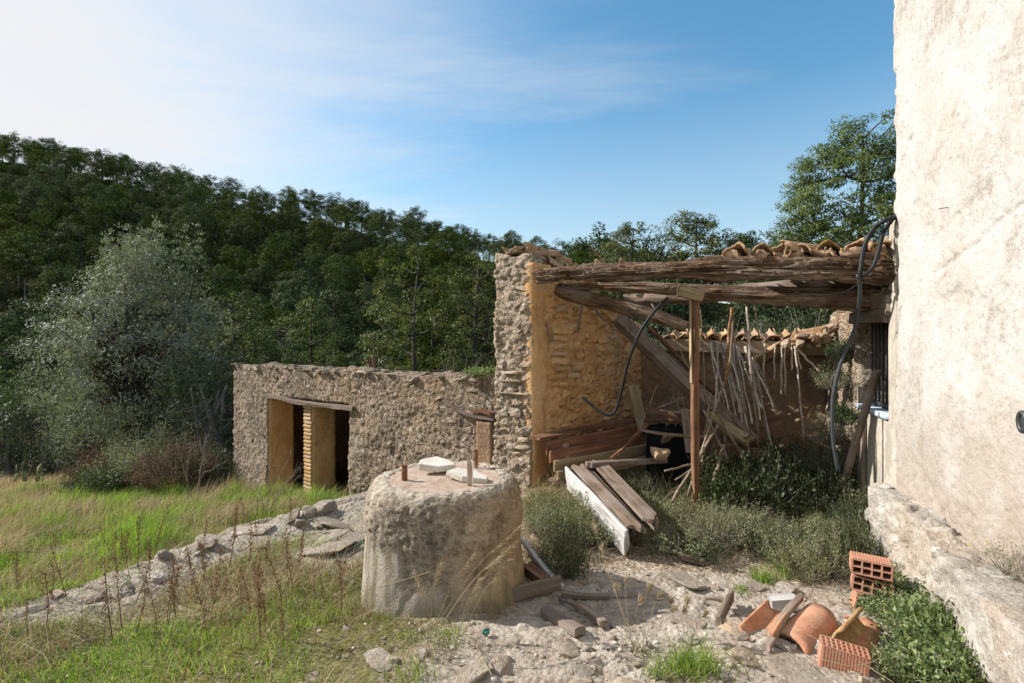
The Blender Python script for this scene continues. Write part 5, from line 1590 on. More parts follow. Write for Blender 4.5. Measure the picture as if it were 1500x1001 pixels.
# three-high stack of hollow bricks against the ledge
hb = hollow_brick('hollow_brick', 0.20, 0.15, 0.088, 4, 2, 0.008, 14)
hb.materials.append(M['hollow_brick'])
bp = GP(1284, 872)
base_z = bp.z
def brick_obj(me, p, yaw, rx, ry, label, grp='hollow bricks'):
    return obj('hollow_brick', me, None, None, Matrix.Translation(p) @ Matrix.Rotation(yaw, 4, 'Z') @ Matrix.Rotation(rx, 4, 'X') @ Matrix.Rotation(ry, 4, 'Y'), label=label, cat='brick', group=grp)
brick_obj(hb, PX(1247, 839, 3.05), R(-30), R(-4), R(2), 'topmost hollow brick of the leaning stack at the foot of the ledge')
brick_obj(hb, PX(1247, 863, 3.06), R(-32), R(-6), R(6), 'middle hollow brick of the leaning stack at the foot of the ledge')
brick_obj(hb, PX(1250, 892, 3.04), R(-24), R(-12), R(18), 'lowest tilted hollow brick of the stack at the foot of the ledge')
hb2 = hollow_brick('hollow_brick', 0.185, 0.13, 0.09, 9, 3, 0.005, 15)
hb2.materials.append(M['hollow_brick'])
# upright ribbed brick in the foreground: holes look up
Bp = PX(1199, 984, 2.33)
obj('hollow_brick', hb2, None, None, Matrix.Translation(Bp) @ Matrix.Rotation(R(-26), 4, 'Z') @ Matrix.Rotation(R(6), 4, 'Y') @ Matrix(((1, 0, 0, 0), (0, 0, 1, 0), (0, 1, 0, 0), (0, 0, 0, 1))),
    label='ribbed hollow brick standing upright in front of the orange tiles', cat='brick', group='hollow bricks')
# flip so that it is not mirrored inside out
NT_ = []
big = [tile_mesh('orange_tile', 0.40, 0.088, 0.074, 0.015, R(165), 3 + k, chip=0.5, nu=14) for k in range(3)]
for me in big:
    me.materials.append(M['terracotta'])


dark_tile = tile_mesh('orange_tile', 0.40, 0.088, 0.074, 0.015, R(165), 9, chip=0.5, nu=14)
dark_tile.materials.append(M['old_tile'])


def tile_from(a, b, roll, label, me, s=1.0, cat='roof tile'):
    """tile whose crown runs from a to b"""
    Mx, L = axis_matrix(a, b)
    return obj('orange_tile', me, None, None, Mx @ Matrix.Rotation(roll, 4, 'X') @ Matrix.Scale(L / 0.40 * s, 4), label=label, cat=cat, group='orange tiles on the ground')


tile_from(PX(1113, 947, 2.50), PX(1148, 905, 2.82), R(165), 'orange tile lying hollow side up, leftmost of the heap', big[0], 1.0)
tile_from(PX(1160, 931, 2.47), PX(1206, 886, 2.78), R(12), 'orange tile lying round side up in the middle of the heap', big[1], 1.05)
tile_from(PX(1172, 945, 2.5), PX(1216, 905, 2.80), R(40), 'orange tile half hidden under the round side up tile', big[2], 0.95)
tile_from(PX(1222, 948, 2.42), PX(1252, 908, 2.70), R(-115), 'mossy dark sided tile standing on edge behind the ribbed brick', dark_tile, 0.95)
tile_from(PX(1262, 950, 2.45), PX(1284, 905, 2.75), R(20), 'broken orange tile at the right of the heap under the creeper', big[0], 0.95)
tile_from(PX(1238, 900, 2.75), PX(1276, 918, 2.72), R(-30), 'small orange tile fragment lying across the heap', big[1], 0.6)
plank('wood_block', GP(1128, 893) + Vector((0, 0, .04)), GP(1166, 897) + Vector((0, .02, .05)), 0.09, 0.075, M['white_wood'], warp=0.004, label='short weathered wood block behind the orange tiles', cat='wood block')
M['lichen_wood'] = M['white_wood']
plank('wood_piece', GP(1120, 958) + Vector((0, 0, .03)), GP(1172, 905) + Vector((0, 0, .11)), 0.035, 0.03, M['old_wood'], label='grey lath lying under the leftmost orange tile', cat='lath')
plank('wood_piece', GP(1052, 920) + Vector((0, 0, .02)), GP(1070, 886) + Vector((0, 0, .05)), 0.03, 0.06, M['old_wood'], label='small dark wood offcut on the rock left of the orange tiles', cat='wood piece')
plank('wood_piece', GP(1030, 884) + Vector((0, 0, .02)), GP(1066, 892) + Vector((0, 0, .02)), 0.03, 0.02, M['old_wood'], label='thin stick lying on the pale rock in the middle', cat='stick')
plank('ground_plank', GP(702, 896) + Vector((0, 0, .03)), GP(822, 872) + Vector((0, 0, .07)), 0.03, 0.09, M['old_wood'], nseg=14, label='long grey plank on edge lying at the foot of the cistern', cat='plank')
plank('ground_plank', GP(822, 876) + Vector((0, 0, .03)), GP(892, 878) + Vector((0, 0, .02)), 0.035, 0.03, M['old_wood'], label='thin lath continuing right of the cistern plank in the shade', cat='plank')
plank('ground_plank', GP(800, 903) + Vector((0, 0, .03)), GP(850, 934) + Vector((0, 0, .03)), 0.075, 0.04, M['old_wood'], label='short grey board lying in the shadow of the cistern', cat='board')
plank('ground_plank', GP(842, 895) + Vector((0, 0, .03)), GP(882, 920) + Vector((0, 0, .025)), 0.045, 0.03, M['old_wood'], label='narrow grey board with a broken end in the cistern shadow', cat='board')
plank('ground_plank', GP(822, 886) + Vector((0, 0, .03)), GP(850, 897) + Vector((0, 0, .025)), 0.03, 0.02, M['old_wood'], label='small brown stick in the cistern shadow', cat='stick')
plank('white_lath', PX(764, 788, 3.72), GP(822, 866) + Vector((0, 0, .02)), 0.035, 0.028, M['white_wood'], nseg=14, label='white painted lath leaning from behind the cistern to the ground', cat='lath')
plank('wood_piece', GP(772, 842) + Vector((0, 0, .05)), GP(802, 860) + Vector((0, 0, .03)), 0.10, 0.05, M['post_wood'], label='stubby tan wood block between cistern and white lath', cat='wood block')
plank('wood_piece', GP(775, 862) + Vector((0, 0, .03)), GP(808, 870) + Vector((0, 0, .02)), 0.03, 0.02, M['red_wood'], label='thin red brown stick beside the tan wood block', cat='stick')
plank('wood_piece', GP(996, 823) + Vector((0, 0, .03)), GP(1030, 830) + Vector((0, 0, .03)), 0.05, 0.04, M['old_wood'], label='grey stick lying before the low shrubs', cat='stick')
plank('wood_piece', GP(990, 778) + Vector((0, 0, .05)), GP(1022, 792) + Vector((0, 0, .03)), 0.07, 0.03, M['red_wood'], label='red brown board end sticking out of the low shrubs', cat='board')
tube('green_hose', [GP(540, 800) + Vector((0, 0, .03)), GP(515, 808) + Vector((0, 0, .03)), GP(497, 818) + Vector((0, 0, .02)), GP(488, 830) + Vector((0, 0, .02))], 0.006, M['teal'], n=24, sides=6, label='thin green hose emerging on the rock left of the cistern', cat='hose')
tube('green_string', [GP(478, 838) + Vector((0, 0, .03)), GP(500, 850) + Vector((0, 0, .02)), GP(520, 862) + Vector((0, 0, .03))], 0.004, M['teal'], n=16, sides=5, label='scrap of green string on the ground left of the cistern', cat='string')
V, Q = lattice(6, 4, 1)
Vs = V.copy(); Vs = (Vs - .5) * np.array([.035, .022, .002]); Vs[:, 2] += 0.012 * vnoise(V * 5, 3)
obj('plastic_scrap', mesh_data('plastic_scrap', Vs, Q), M['teal'], None, Matrix.Translation(GP(712, 934) + Vector((0, 0, .025))) @ Matrix.Rotation(0.5, 4, 'X'), label='small teal plastic scrap on the gravel in front of the cistern', cat='plastic scrap')
# ------------------------------------------------------------------ vegetation
vr = np.random.default_rng(77)
ORD = ['first', 'second', 'third', 'fourth', 'fifth', 'sixth', 'seventh', 'eighth', 'ninth', 'tenth', 'eleventh', 'twelfth', 'thirteenth', 'fourteenth']


def unit(v):
    return v / (np.linalg.norm(v, axis=-1, keepdims=True) + 1e-9)


def cards(C, D, L, W_, fold=0.0):
    """rhombic leaves: base C, direction D, length L, width W_; returns V, Q"""
    n = len(C)
    rnd = unit(vr.normal(size=(n, 3)))
    S = unit(np.cross(D, rnd))
    L = np.broadcast_to(L, (n,))[:, None]; W_ = np.broadcast_to(W_, (n,))[:, None]
    Nn = np.cross(D, S)
    V = np.stack([C, C + D * L * 0.45 + S * W_ * 0.5 + Nn * L * fold, C + D * L, C + D * L * 0.45 - S * W_ * 0.5 + Nn * L * fold], 1).reshape(-1, 3)
    Q = np.arange(4 * n).reshape(n, 4)
    return V, Q


def clump_leaves(centers, rad, per, L, W_, up=0.4, flat=0.6, out=1.0, var=0.3, shell=0.45):
    n = len(centers) * per
    c = np.repeat(centers, per, 0)
    rr_ = np.repeat(np.broadcast_to(rad, (len(centers),)), per)
    d = unit(vr.normal(size=(n, 3)))
    q = vr.random(n) ** shell
    off = d * (q * rr_)[:, None]
    off[:, 2] *= flat
    D = unit(d * out + vr.normal(size=(n, 3)) * 0.55 + np.array([0, 0, up]))
    return cards(c + off, D, L * (1 + var * vr.normal(size=n)).clip(.5, 1.6), W_ * (1 + var * vr.normal(size=n)).clip(.5, 1.6))


def scale_leaves(centers, rad, per, L, W_, heart, flat=0.7, radial=0.2, jit=0.28):
    """leaves laid over each clump like scales, facing outwards from clump and crown, with some that stick out"""
    n = len(centers) * per
    c = np.repeat(centers, per, 0); rr_ = np.repeat(rad, per)
    d = unit(vr.normal(size=(n, 3)) + np.array([0, 0, .35]))
    off = d * (rr_ * (0.55 + 0.5 * vr.random(n) ** .7))[:, None]
    off[:, 2] *= flat
    P = c + off
    nr = unit(d * 0.8 + unit(P - heart) * 0.9 + vr.normal(size=(n, 3)) * jit)
    up = np.array([0, 0, 1.0]) + vr.normal(size=(n, 3)) * 0.8
    D = unit(up - nr * (up * nr).sum(1, keepdims=True))
    k = vr.random(n) < radial
    D[k] = unit(d[k] + vr.normal(size=(k.sum(), 3)) * .35 + np.array([0, 0, .4]))
    S = unit(np.cross(D, nr))
    Lr = (L * (1 + .3 * vr.normal(size=n)).clip(.5, 1.6))[:, None]; Wr = (W_ * (1 + .3 * vr.normal(size=n)).clip(.5, 1.6))[:, None]
    Wr = np.where(k[:, None], Wr * .6, Wr)
    V = np.stack([P - D * Lr * .5, P + S * Wr * .5, P + D * Lr * .5, P - S * Wr * .5], 1).reshape(-1, 3)
    return V, np.arange(4 * n).reshape(n, 4)


def pine_data(seed, H, Rc, base, nl, csize, per, rc, limbs=True, lean=0.03, dens=4, top=0.0, open_=0.0):
    """Aleppo pine: leaning trunk, rising limbs, needle pads in uneven lobes. returns trunk MB and crown (V,Q)"""
    g = np.random.default_rng(seed)
    lx, ly = g.normal(size=2) * lean
    tr_ = [np.array([lx * H * s * s + 0.02 * H * math.sin(5 * s + seed), ly * H * s * s, H * 0.96 * s]) for s in np.linspace(0, 1, 10)]
    tr_ = np.array(tr_)
    mb = MB()
    mb.add(*tube_arrays(tr_, np.linspace(H * 0.02, H * 0.004, 10), 7))
    cen, rads = [], []
    lobes = g.uniform(0.75, 1.25, size=5)
    for i in range(nl):
        s = base + (1 - base) * ((i + g.uniform(0, 1)) / nl) ** 0.85
        az = i * 2.4 + g.normal() * 0.4
        k = (s - base) / (1 - base)
        prof = math.sin(math.pi * min(1, 0.16 + 0.80 * k) ** 0.75) ** 0.7
        Lr = Rc * prof * lobes[int(az / 6.283 * 5) % 5] * g.uniform(0.65, 1.12)
        p0 = np.array([np.interp(s, np.linspace(0, 1, 10), tr_[:, j]) for j in range(3)])
        rise = g.uniform(0.15, 0.55) + 0.5 * k
        p1 = p0 + np.array([math.cos(az) * Lr, math.sin(az) * Lr, Lr * rise])
        mid = (p0 + p1) / 2 + np.array([0, 0, -0.08 * Lr])
        if limbs:
            mb.add(*tube_arrays(smooth_path([p0, mid, p1], 6), np.linspace(H * 0.007, H * 0.0016, 6), 5, cap=False))
        m_ = max(1, int(dens * (0.4 + Lr / Rc)))
        for j in range(m_):
            t_ = 1 - (0.62 if dens < 9 else 0.78) * (j / m_) + g.normal() * 0.04
            c = p0 * (1 - t_) + p1 * t_ + g.normal(size=3) * rc * 0.55
            if limbs and j:
                mb.add(*tube_arrays([p0 * (1 - t_ * .8) + p1 * t_ * .8, c], [H * 0.002, H * 0.001], 3, cap=False))
            cen.append(c); rads.append(rc * g.uniform(0.65, 1.25))
    for j in range(3):
        cen.append(tr_[-1] + g.normal(size=3) * rc * 0.4); rads.append(rc)
    V, Q = scale_leaves(np.array(cen), np.array(rads), per, csize, csize * (0.5 if csize > 0.15 else 0.34), np.array([lx * H * .4, ly * H * .4, H * (base + .35 * (1 - base))]))
    return mb, V, Q


def pine2(seed, H, Rc, base, ncl, csize, per, rc, limbs=True, flat=0.5, lobe=0.35, wr=0.4, lean=0.03, radial=0.3):
    """pine with a forking skeleton: every needle pad hangs on the nearest branch; crown outline uneven"""
    g = np.random.default_rng(seed)
    lx, ly = g.normal(size=2) * lean
    ns = 12
    tr_ = np.array([[lx * H * s + .012 * H * math.sin(6 * s + seed), ly * H * s + .012 * H * math.cos(5 * s + seed), H * 0.93 * s] for s in np.linspace(0, 1, ns)])
    mb = MB()
    mb.add(*tube_arrays(tr_, np.linspace(H * 0.019, H * 0.003, ns), 7))
    hc, ha = H * (base + 1) / 2, H * (1 - base) / 2
    cen = []
    tries = 0
    while len(cen) < ncl and tries < ncl * 30:
        tries += 1
        d = g.normal(size=3); d /= np.linalg.norm(d)
        q = g.uniform(0.25, 1) ** 0.45
        lob = 1 + lobe * vnoise(np.array([d * 1.6 + seed * 3.1]), seed)[0] + lobe * .6 * vnoise(np.array([d * 3.4 + seed]), seed + 2)[0]
        z = hc + d[2] * ha * q * (1 + .5 * (lob - 1))
        wz = 1.0 if z > hc - ha * .4 else .8
        c = np.array([lx * z + d[0] * Rc * q * lob * wz, ly * z + d[1] * Rc * q * lob * wz, z])
        if cen and min(np.linalg.norm((c - o_) * [1, 1, 1.5]) for o_ in cen[-60:]) < rc * 0.55:
            continue
        cen.append(c)
    cen = np.array(cen)
    if limbs:
        nodes = [p for p in tr_[int(ns * base * .8):]]
        depth = [0] * len(nodes)
        for c in cen[np.argsort(np.hypot(cen[:, 0] - lx * cen[:, 2], cen[:, 1] - ly * cen[:, 2]))]:
            N_ = np.array(nodes)
            dd = np.linalg.norm(N_ - c, axis=1) + 0.9 * np.clip(N_[:, 2] - c[2] + .12, 0, None) + 0.06 * np.array(depth)
            j = int(np.argmin(dd)); p = N_[j]
            L = np.linalg.norm(c - p)
            mid = (p + c) / 2 + g.normal(size=3) * L * .09 + np.array([0, 0, -.06 * L])
            r_ = H * 0.0062 / (1 + .55 * depth[j])
            mb.add(*tube_arrays(smooth_path([p, mid, c], 5), np.linspace(r_, r_ * .5, 5), 4, cap=False))
            nodes += [mid, c]; depth += [depth[j] + 1, depth[j] + 1]
    rads = rc * g.uniform(0.7, 1.3, size=len(cen))
    V, Q = scale_leaves(cen, rads, per, csize, csize * wr, np.array([lx * hc, ly * hc, hc - .3 * ha]), flat=flat, radial=radial, jit=.3)
    return mb, V, Q


def make_tree(name, trunk_mb, V, Q, mat, loc, label, cat='tree', group=None, tmat=None, crown='crown', yaw=0.0, s=1.0):
    t_ = empty(name, loc, label, cat, group)
    t_.matrix_basis = Matrix.Translation(loc) @ Matrix.Rotation(yaw, 4, 'Z') @ Matrix.Scale(s, 4)
    a = bpy.data.objects.new('trunk', trunk_mb.data('trunk')); a.data.materials.append(tmat or M['bark'])
    b = bpy.data.objects.new(crown, mesh_data(crown, V, Q, False)); b.data.materials.append(mat)
    for o in (a, b):
        COL.objects.link(o); o.parent = t_
    return t_


def TM(x, y, yaw=0.0, s=1.0, sz=None, z=None):
    z = gh(x, y) if z is None else z
    return Matrix.Translation((x, y, z - 0.05)) @ Matrix.Rotation(yaw, 4, 'Z') @ Matrix.Diagonal((s, s, sz or s, 1))


# hillside pines
protos = []
for k in range(7):
    H = 8.0
    mb, V, Q = pine2(100 + k, H, 2.3 + 0.25 * (k % 3), 0.28 if k % 2 else 0.38, 62, 0.22, 75, 0.62, flat=.65, wr=.5, lobe=.22, radial=.18)
    protos.append((mb, V, Q))
pts = []
grid = {}
tries = 0
while tries < 26000:
    tries += 1
    Y = 27 + (136 - 27) * random.random() ** 0.72
    r_ = random.uniform(-1.22, 0.42)
    X = r_ * Y
    sp_ = 4.0 + 0.010 * Y
    key = (int(X // 6), int(Y // 6))
    ok = True
    for a in (-1, 0, 1):
        for b in (-1, 0, 1):
            for (x2, y2) in grid.get((key[0] + a, key[1] + b), ()):
                if (x2 - X) ** 2 + (y2 - Y) ** 2 < sp_ * sp_:
                    ok = False
    if ok:
        grid.setdefault(key, []).append((X, Y)); pts.append((X, Y))
pts.sort(key=lambda p: p[1])
hz = ghv([p[0] for p in pts], [p[1] for p in pts])
# the ones that the picture shows largest stay single trees, the far ones make one mass
single = []
rest = []
for p, z in zip(pts, hz):
    px, py = 750 + p[0] / p[1] * 750, 500 - (z + 7.5 - EYE) / p[1] * 750
    inview = -60 < px < 1330
    hidden = px > 735 and (px > 1000 or py > 400)
    if inview and not hidden and len(single) < 290:
        single.append((p, z))
    else:
        rest.append((p, z, px))
proto_obj = []
for k, (p, z) in enumerate(single):
    v = k % 7
    s = random.uniform(0.72, 1.12)
    Mx = TM(p[0], p[1], random.uniform(0, 6.28), s, s * random.uniform(0.9, 1.12), z)
    if k < 7:
        o = make_tree('hill_pine', *protos[v], M['pine_far'], (0, 0, 0), 'dark green pine in the wood on the shaded hillside', 'tree', 'pines of the wooded hillside')
        o.matrix_basis = Mx
        proto_obj.append(o)
    else:
        copy_tree(proto_obj[v], Mx)
mbs = MB()
low = []
for k in range(4):
    low.append(pine2(200 + k, 8.0, 2.6, 0.28, 44, 0.34, 17, 0.75, limbs=False, flat=.65, wr=.55, lobe=.22, radial=.18))
nfar = 0
for p, z, px in rest:
    if not (-60 < px < 1000) or (px > 735 and p[1] < 62):
        continue
    t_ = low[nfar % 4]
    a = random.uniform(0, 6.28); s = random.uniform(0.75, 1.1)
    Rm = np.array(TM(p[0], p[1], a, s, s, z))
    mbs.add(t_[1] @ Rm[:3, :3].T + Rm[:3, 3], t_[2]); nfar += 1
obj('far_wood', mbs.data('far_wood', False), M['pine_far'], None, label='the far pine wood along the crest of the hill', kind='stuff')

# dark undergrowth on the forest floor
n = 3400
Y = 24 + 84 * vr.random(n) ** .9; X = vr.uniform(-1.15, .1, n) * Y
C = np.stack([X, Y, ghv(X, Y) + .35], 1)
V, Q = clump_leaves(C, 1.0, 9, .42, .22, up=.6, flat=.7)
obj('undergrowth', mesh_data('undergrowth', V, Q, False), M['pine_far'], None, label='dark scrub covering the forest floor between the hillside pines', kind='stuff')

# pines that stand nearer, one by one (top pixel row and width as in the photograph)
near_defs = [
    # px, Y, top_py, width_px, label
    (352, 23, 430, 110, 'small bright pine standing right behind the olive tree', 'pine', 0.35),
    (462, 24, 436, 115, 'round bright pine behind the middle of the low building', 'pine', 0.2),
    (612, 20, 374, 170, 'broad light green pine with bare lower twigs behind the low building', 'pine', 0.12),
    (705, 21, 352, 120, 'tall light green pine half hidden by the stone pier', 'pine', 0.1),
    (560, 27, 470, 90, 'low dark pine between the round pine and the broad pine', 'pine_dark', 0.2),
    (410, 30, 470, 90, 'low dark pine behind the wall between two bright pines', 'pine_dark', 0.2),
    (100, 26, 392, 110, 'dark pine showing left of the olive crown', 'pine_dark', 0.2),
    (10, 20, 500, 120, 'dark pine at the left edge above the cactus', 'pine_dark', 0.15),
    (921, 27, 318, 112, 'first pine right of the hill crest, above the front beam', 'pine', 0.3),
    (1032, 26, 305, 120, 'bushy pine above the middle of the front beam', 'pine', 0.35),
    (1089, 29, 335, 62, 'small dark pine beside the bushy pine above the beam', 'pine_dark', 0.3),
    (1143, 28, 333, 78, 'small light pine just left of the big pine', 'pine', 0.3),
    (1250, 19, 179, 225, 'big tall pine with open crown beside the white house corner', 'pine', 0.3),
    (1195, 22, 318, 130, 'low pine below the crown of the big pine', 'pine', 0.3),
    (980, 21, 398, 120, 'low grey green pine behind the shed, seen over the back wall', 'pine_dark', 0.1),
    (1120, 20, 392, 130, 'low dense pine behind the shed right of the prop', 'pine_dark', 0.1),
    (850, 24, 372, 90, 'dark pine behind the tiles of the pier', 'pine_dark', 0.2),
    (800, 26, 380, 90, 'dark pine behind the top of the ochre wall', 'pine_dark', 0.2),
]
for k, (px, Y, tp, wpx, lb, mt, base) in enumerate(near_defs):
    x = (px - 750) / 750 * Y
    z = gh(x, Y)
    H = (EYE - (tp - 500) / 750 * Y) - z
    Rc = wpx / 2 / 750 * Y * 1.0
    big_ = px == 1250
    fine = px in (352, 462, 612, 705, 1262, 1250)
    if big_:
        arg = (430, 0.17, 78, 0.40, .5, .26, .27, .4)
    elif fine:
        arg = (165, 0.14, 84, 0.38, .65, .2, .34, .35)
    elif px > 860:
        arg = (180, 0.16, 70, 0.36, .6, .18, .36, .3)
    else:
        arg = (80, 0.15, 80, 0.36, .6, .2, .32, .3)
    mb, V, Q = pine2(300 + k, H, Rc * 1.0, base * (1 if px > 860 else .3), arg[0], arg[1], arg[2], arg[3], flat=arg[4], lobe=arg[5], wr=arg[6], radial=arg[7])
    make_tree('pine_tree', mb, V, Q, M[mt], (x, Y, z), lb)
# trunks and undergrowth seen through the shed
for k in range(9):
    px = 960 + k * 32 + random.uniform(-10, 10); Y = random.uniform(12, 19)
    x = (px - 750) / 750 * Y
    z = gh(x, Y)
    nst = 26
    mb = MB(); cen = []
    for j in range(nst):
        a = random.uniform(0, 6.28); sp_ = random.uniform(0.1, 0.75)
        tip = np.array([math.cos(a) * sp_ * 1.1, math.sin(a) * sp_ * 1.1, random.uniform(1.2, 2.5)])
        mb.add(*tube_arrays(smooth_path([(0, 0, 0), tip * np.array([.3, .3, .5]), tip], 6), np.linspace(.018, .005, 6), 4, cap=False))
        cen += [tip, tip * 0.8, tip * 0.62]
    V, Q = clump_leaves(np.array(cen), 0.27, 30, 0.085, 0.035, up=0.3)
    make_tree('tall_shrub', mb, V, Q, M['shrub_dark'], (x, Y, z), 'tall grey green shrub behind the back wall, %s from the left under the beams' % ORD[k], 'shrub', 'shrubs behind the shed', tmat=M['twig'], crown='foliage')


# the big silvery olive
def olive(seed, H, Rc, ncl, per, leaf, cx=0.0):
    g = np.random.default_rng(seed)
    mb = MB(); cen = []
    stems = []
    for i in range(7):
        a = g.uniform(0, 6.28); sp_ = g.uniform(0.1, 0.5) * Rc
        tip = np.array([math.cos(a) * sp_ + cx, math.sin(a) * sp_, H * g.uniform(0.6, 0.9)])
        P = smooth_path([(g.normal() * .15, g.normal() * .15, 0), tip * [.35, .35, .4] + g.normal(size=3) * .1, tip], 10)
        stems.append(P)
        mb.add(*tube_arrays(P, np.linspace(.11, .02, 10), 7))
    for i in range(ncl):
        # fill an uneven dome, denser towards the outside
        d = unit(g.normal(size=3)); d[2] = abs(d[2]) * 1.0 if g.random() < .55 else -abs(d[2]) * .7
        q = g.uniform(0.35, 1.0) ** 0.55
        lob = 1 + 0.24 * vnoise(np.array([d * 1.7 + seed]), 5)[0] + 0.12 * vnoise(np.array([d * 4 + seed]), 6)[0]
        k = np.array([d[0] * Rc, d[1] * Rc, d[2] * H * 0.56]) * q * lob + np.array([0, 0, H * 0.43])
        if k[2] < 0.15:
            k[2] = g.uniform(0.1, .5)
        # leaning of the crown: narrower at the top
        taper = 1 - 0.30 * max(0, (k[2] / H - 0.55)) * 2
        k[0] *= taper; k[1] *= taper
        cen.append(k)
        if i % 3 == 0:
            st = stems[g.integers(7)]; p0 = st[g.integers(4, 9)]
            mb.add(*tube_arrays(smooth_path([p0, (p0 + k) / 2 + g.normal(size=3) * .1, k], 5), np.linspace(.02, .005, 5), 4, cap=False))
    cen = np.array(cen)
    V, Q = scale_leaves(cen, 0.26 * g.uniform(.6, 1.3, size=len(cen)), per, leaf, leaf * 0.32, np.array([0, 0, H * .4]), flat=0.9, radial=.4, jit=.38)
    # upright shoots on the outline
    sh = cen[np.argsort(-cen[:, 2] - 0.35 * np.hypot(cen[:, 0], cen[:, 1]))[:46]]
    pc = np.concatenate([sh + np.array([0, 0, .16]) * j + vr.normal(size=sh.shape) * .03 for j in range(1, 5)])
    V2, Q2 = clump_leaves(pc, 0.07, 12, leaf, leaf * 0.3, up=1.2, out=0.6)
    return mb, np.concatenate([V, V2]), np.concatenate([Q, Q2 + len(V)])


Yo = 12.2
xo = (205 - 750) / 750 * Yo
mb, V, Q = olive(5, 6.0, 2.25, 640, 84, 0.078)
make_tree('olive_tree', mb, V, Q, M['olive'], (xo, Yo, gh(xo, Yo)), 'big silvery grey olive tree reaching the ground, left of the low building', 'tree', crown='foliage')
for k, (px, Y, H, Rc, mt, lb) in enumerate(((70, 13.5, 2.6, 1.5, 'shrub_dark', 'dark dense shrub left of the olive tree'), (15, 12.5, 2.2, 1.3, 'shrub_dark', 'dark shrub at the far left edge above the dry grass'),
                                            (300, 11.0, 2.3, 1.1, 'shrub_dark', 'dark shrub between the olive tree and the low building'), (345, 12.5, 2.8, 1.2, 'shrub_dark', 'dark shrub behind the corner of the low building'),
                                            (130, 12.6, 1.9, 1.1, 'olive', 'low silvery shrub at the left foot of the olive tree'))):
    x = (px - 750) / 750 * Y
    mb, V, Q = olive(20 + k, H, Rc, 120, 50, 0.075)
    make_tree('shrub', mb, V, Q, M[mt], (x, Y, gh(x, Y)), lb, 'shrub', crown='foliage', tmat=M['twig'])


def bush(name, loc, rad, h, nst, per, leaf, mat, label, group=None, tw=0.004, bare=0.25, wl=0.42, cr=0.06, lean=(0, 0)):
    """low shrub: many thin stems from the root, leaves along their upper part"""
    g = np.random.default_rng(int(abs(loc[0] * 1000 + loc[1] * 77)) % 100000)
    mb = MB(); cen = []
    for i in range(nst):
        a = g.uniform(0, 6.28); q = math.sqrt(g.random()) * rad
        hh = h * g.uniform(0.55, 1.15) * (1 - 0.45 * (q / rad) ** 2)
        tip = np.array([math.cos(a) * q + lean[0], math.sin(a) * q + lean[1], hh])
        P = smooth_path([tip * [.12, .12, 0], tip * [.7, .7, .5] + g.normal(size=3) * .02, tip], 5)
        mb.add(*tube_arrays(P, np.linspace(tw, tw * .4, 5), 3, cap=False))
        nb = g.random()
        if nb > bare:
            for t_ in np.linspace(0.45, 1.0, 6):
                cen.append(np.array([np.interp(t_, np.linspace(0, 1, 5), P[:, j]) for j in range(3)]))
    V, Q = clump_leaves(np.array(cen), cr, per, leaf, leaf * wl, up=0.5, flat=1.0, out=0.8)
    return make_tree(name, mb, V, Q, mat, loc, label, 'shrub', group, tmat=M['twig'], crown='foliage')


# brownish brushwood below the olive
def P2(px, Y):
    x = (px - 750) / 750 * Y
    return (x, Y, gh(x, Y))


for k, (px, Y, rad, h, mt, lb) in enumerate(((215, 9.6, 1.0, 1.15, 'shrub', 'olive brown brushwood below the olive tree'), (262, 9.0, .8, .9, 'dead_brown', 'reddish brown brushwood right below the olive tree'),
                                              (165, 10.2, .8, .8, 'dead_brown', 'reddish dry brush at the foot of the olive tree'), (300, 9.3, .7, .75, 'shrub_dark', 'low dark bush before the corner of the low building'),
                                              (150, 9.0, .6, .5, 'shrub_dark', 'low dark bush at the edge of the green grass'))):
    bush('brushwood', P2(px, Y), rad, h, 150, 16, 0.035, M[mt], lb, tw=0.007, bare=0.2, cr=0.09)


def bare_shrub(loc, h, spread, n, label, mat='twig', seed=0, tw=0.006):
    g = np.random.default_rng(seed + 900)
    mb = MB()
    def grow(p, d, L, r, lev):
        q = p + d * L
        m_ = (p + q) / 2 + g.normal(size=3) * L * .06
        mb.add(*tube_arrays(smooth_path([p, m_, q], 5), np.linspace(r, r * .6, 5), 4, cap=False))
        if lev > 0:
            for _ in range(g.integers(2, 4)):
                grow(p * .25 + q * .75 if g.random() < .4 else q, unit(d + g.normal(size=3) * .45 + np.array([0, 0, .15])), L * g.uniform(.5, .8), r * .6, lev - 1)
    for i in range(n):
        d = unit(np.array([g.normal() * spread, g.normal() * spread, 1.0]))
        grow(np.zeros(3), d, h * .42, tw, 3)
    return obj('bare_shrub', mb.data('bare_shrub'), M[mat], None, Matrix.Translation(loc), label=label, cat='shrub')


bare_shrub(P2(288, 7.4), 1.25, .35, 3, 'leafless pale grey shrub standing before the dark bushes left of the low building', seed=3, tw=.009)
bare_shrub(P2(392, 6.2), 1.0, .35, 4, 'dry leafless bush in front of the left door opening', seed=5, tw=.006)
bare_shrub(P2(668, 15.0), 3.3, .45, 8, 'big leafless grey shrub behind the low building beside the pier', seed=6, tw=.02)
bare_shrub(P2(705, 14.0), 2.9, .4, 7, 'leafless grey shrub close behind the pier', seed=8, tw=.018)
bare_shrub(P2(625, 16.0), 2.6, .4, 6, 'leafless grey shrub behind the low wall left of the pier', seed=10, tw=.018)
# two dark withered seed heads behind the low wall top
tube('flower_spike', [P2(543, 9.5), PX(543, 548, 9.5), PX(540, 527, 9.5)], np.linspace(.02, .05, 14), M['dead_brown'], n=14, label='dark withered flower spike rising behind the low wall', cat='plant')
tube('flower_spike', [P2(549, 9.7), PX(549, 548, 9.7), PX(547, 521, 9.7)], np.linspace(.02, .04, 14), M['dead_brown'], n=14, label='taller thin withered flower spike behind the low wall', cat='plant')

# low grey green shrubs in front of and inside the shed
_bk = {}


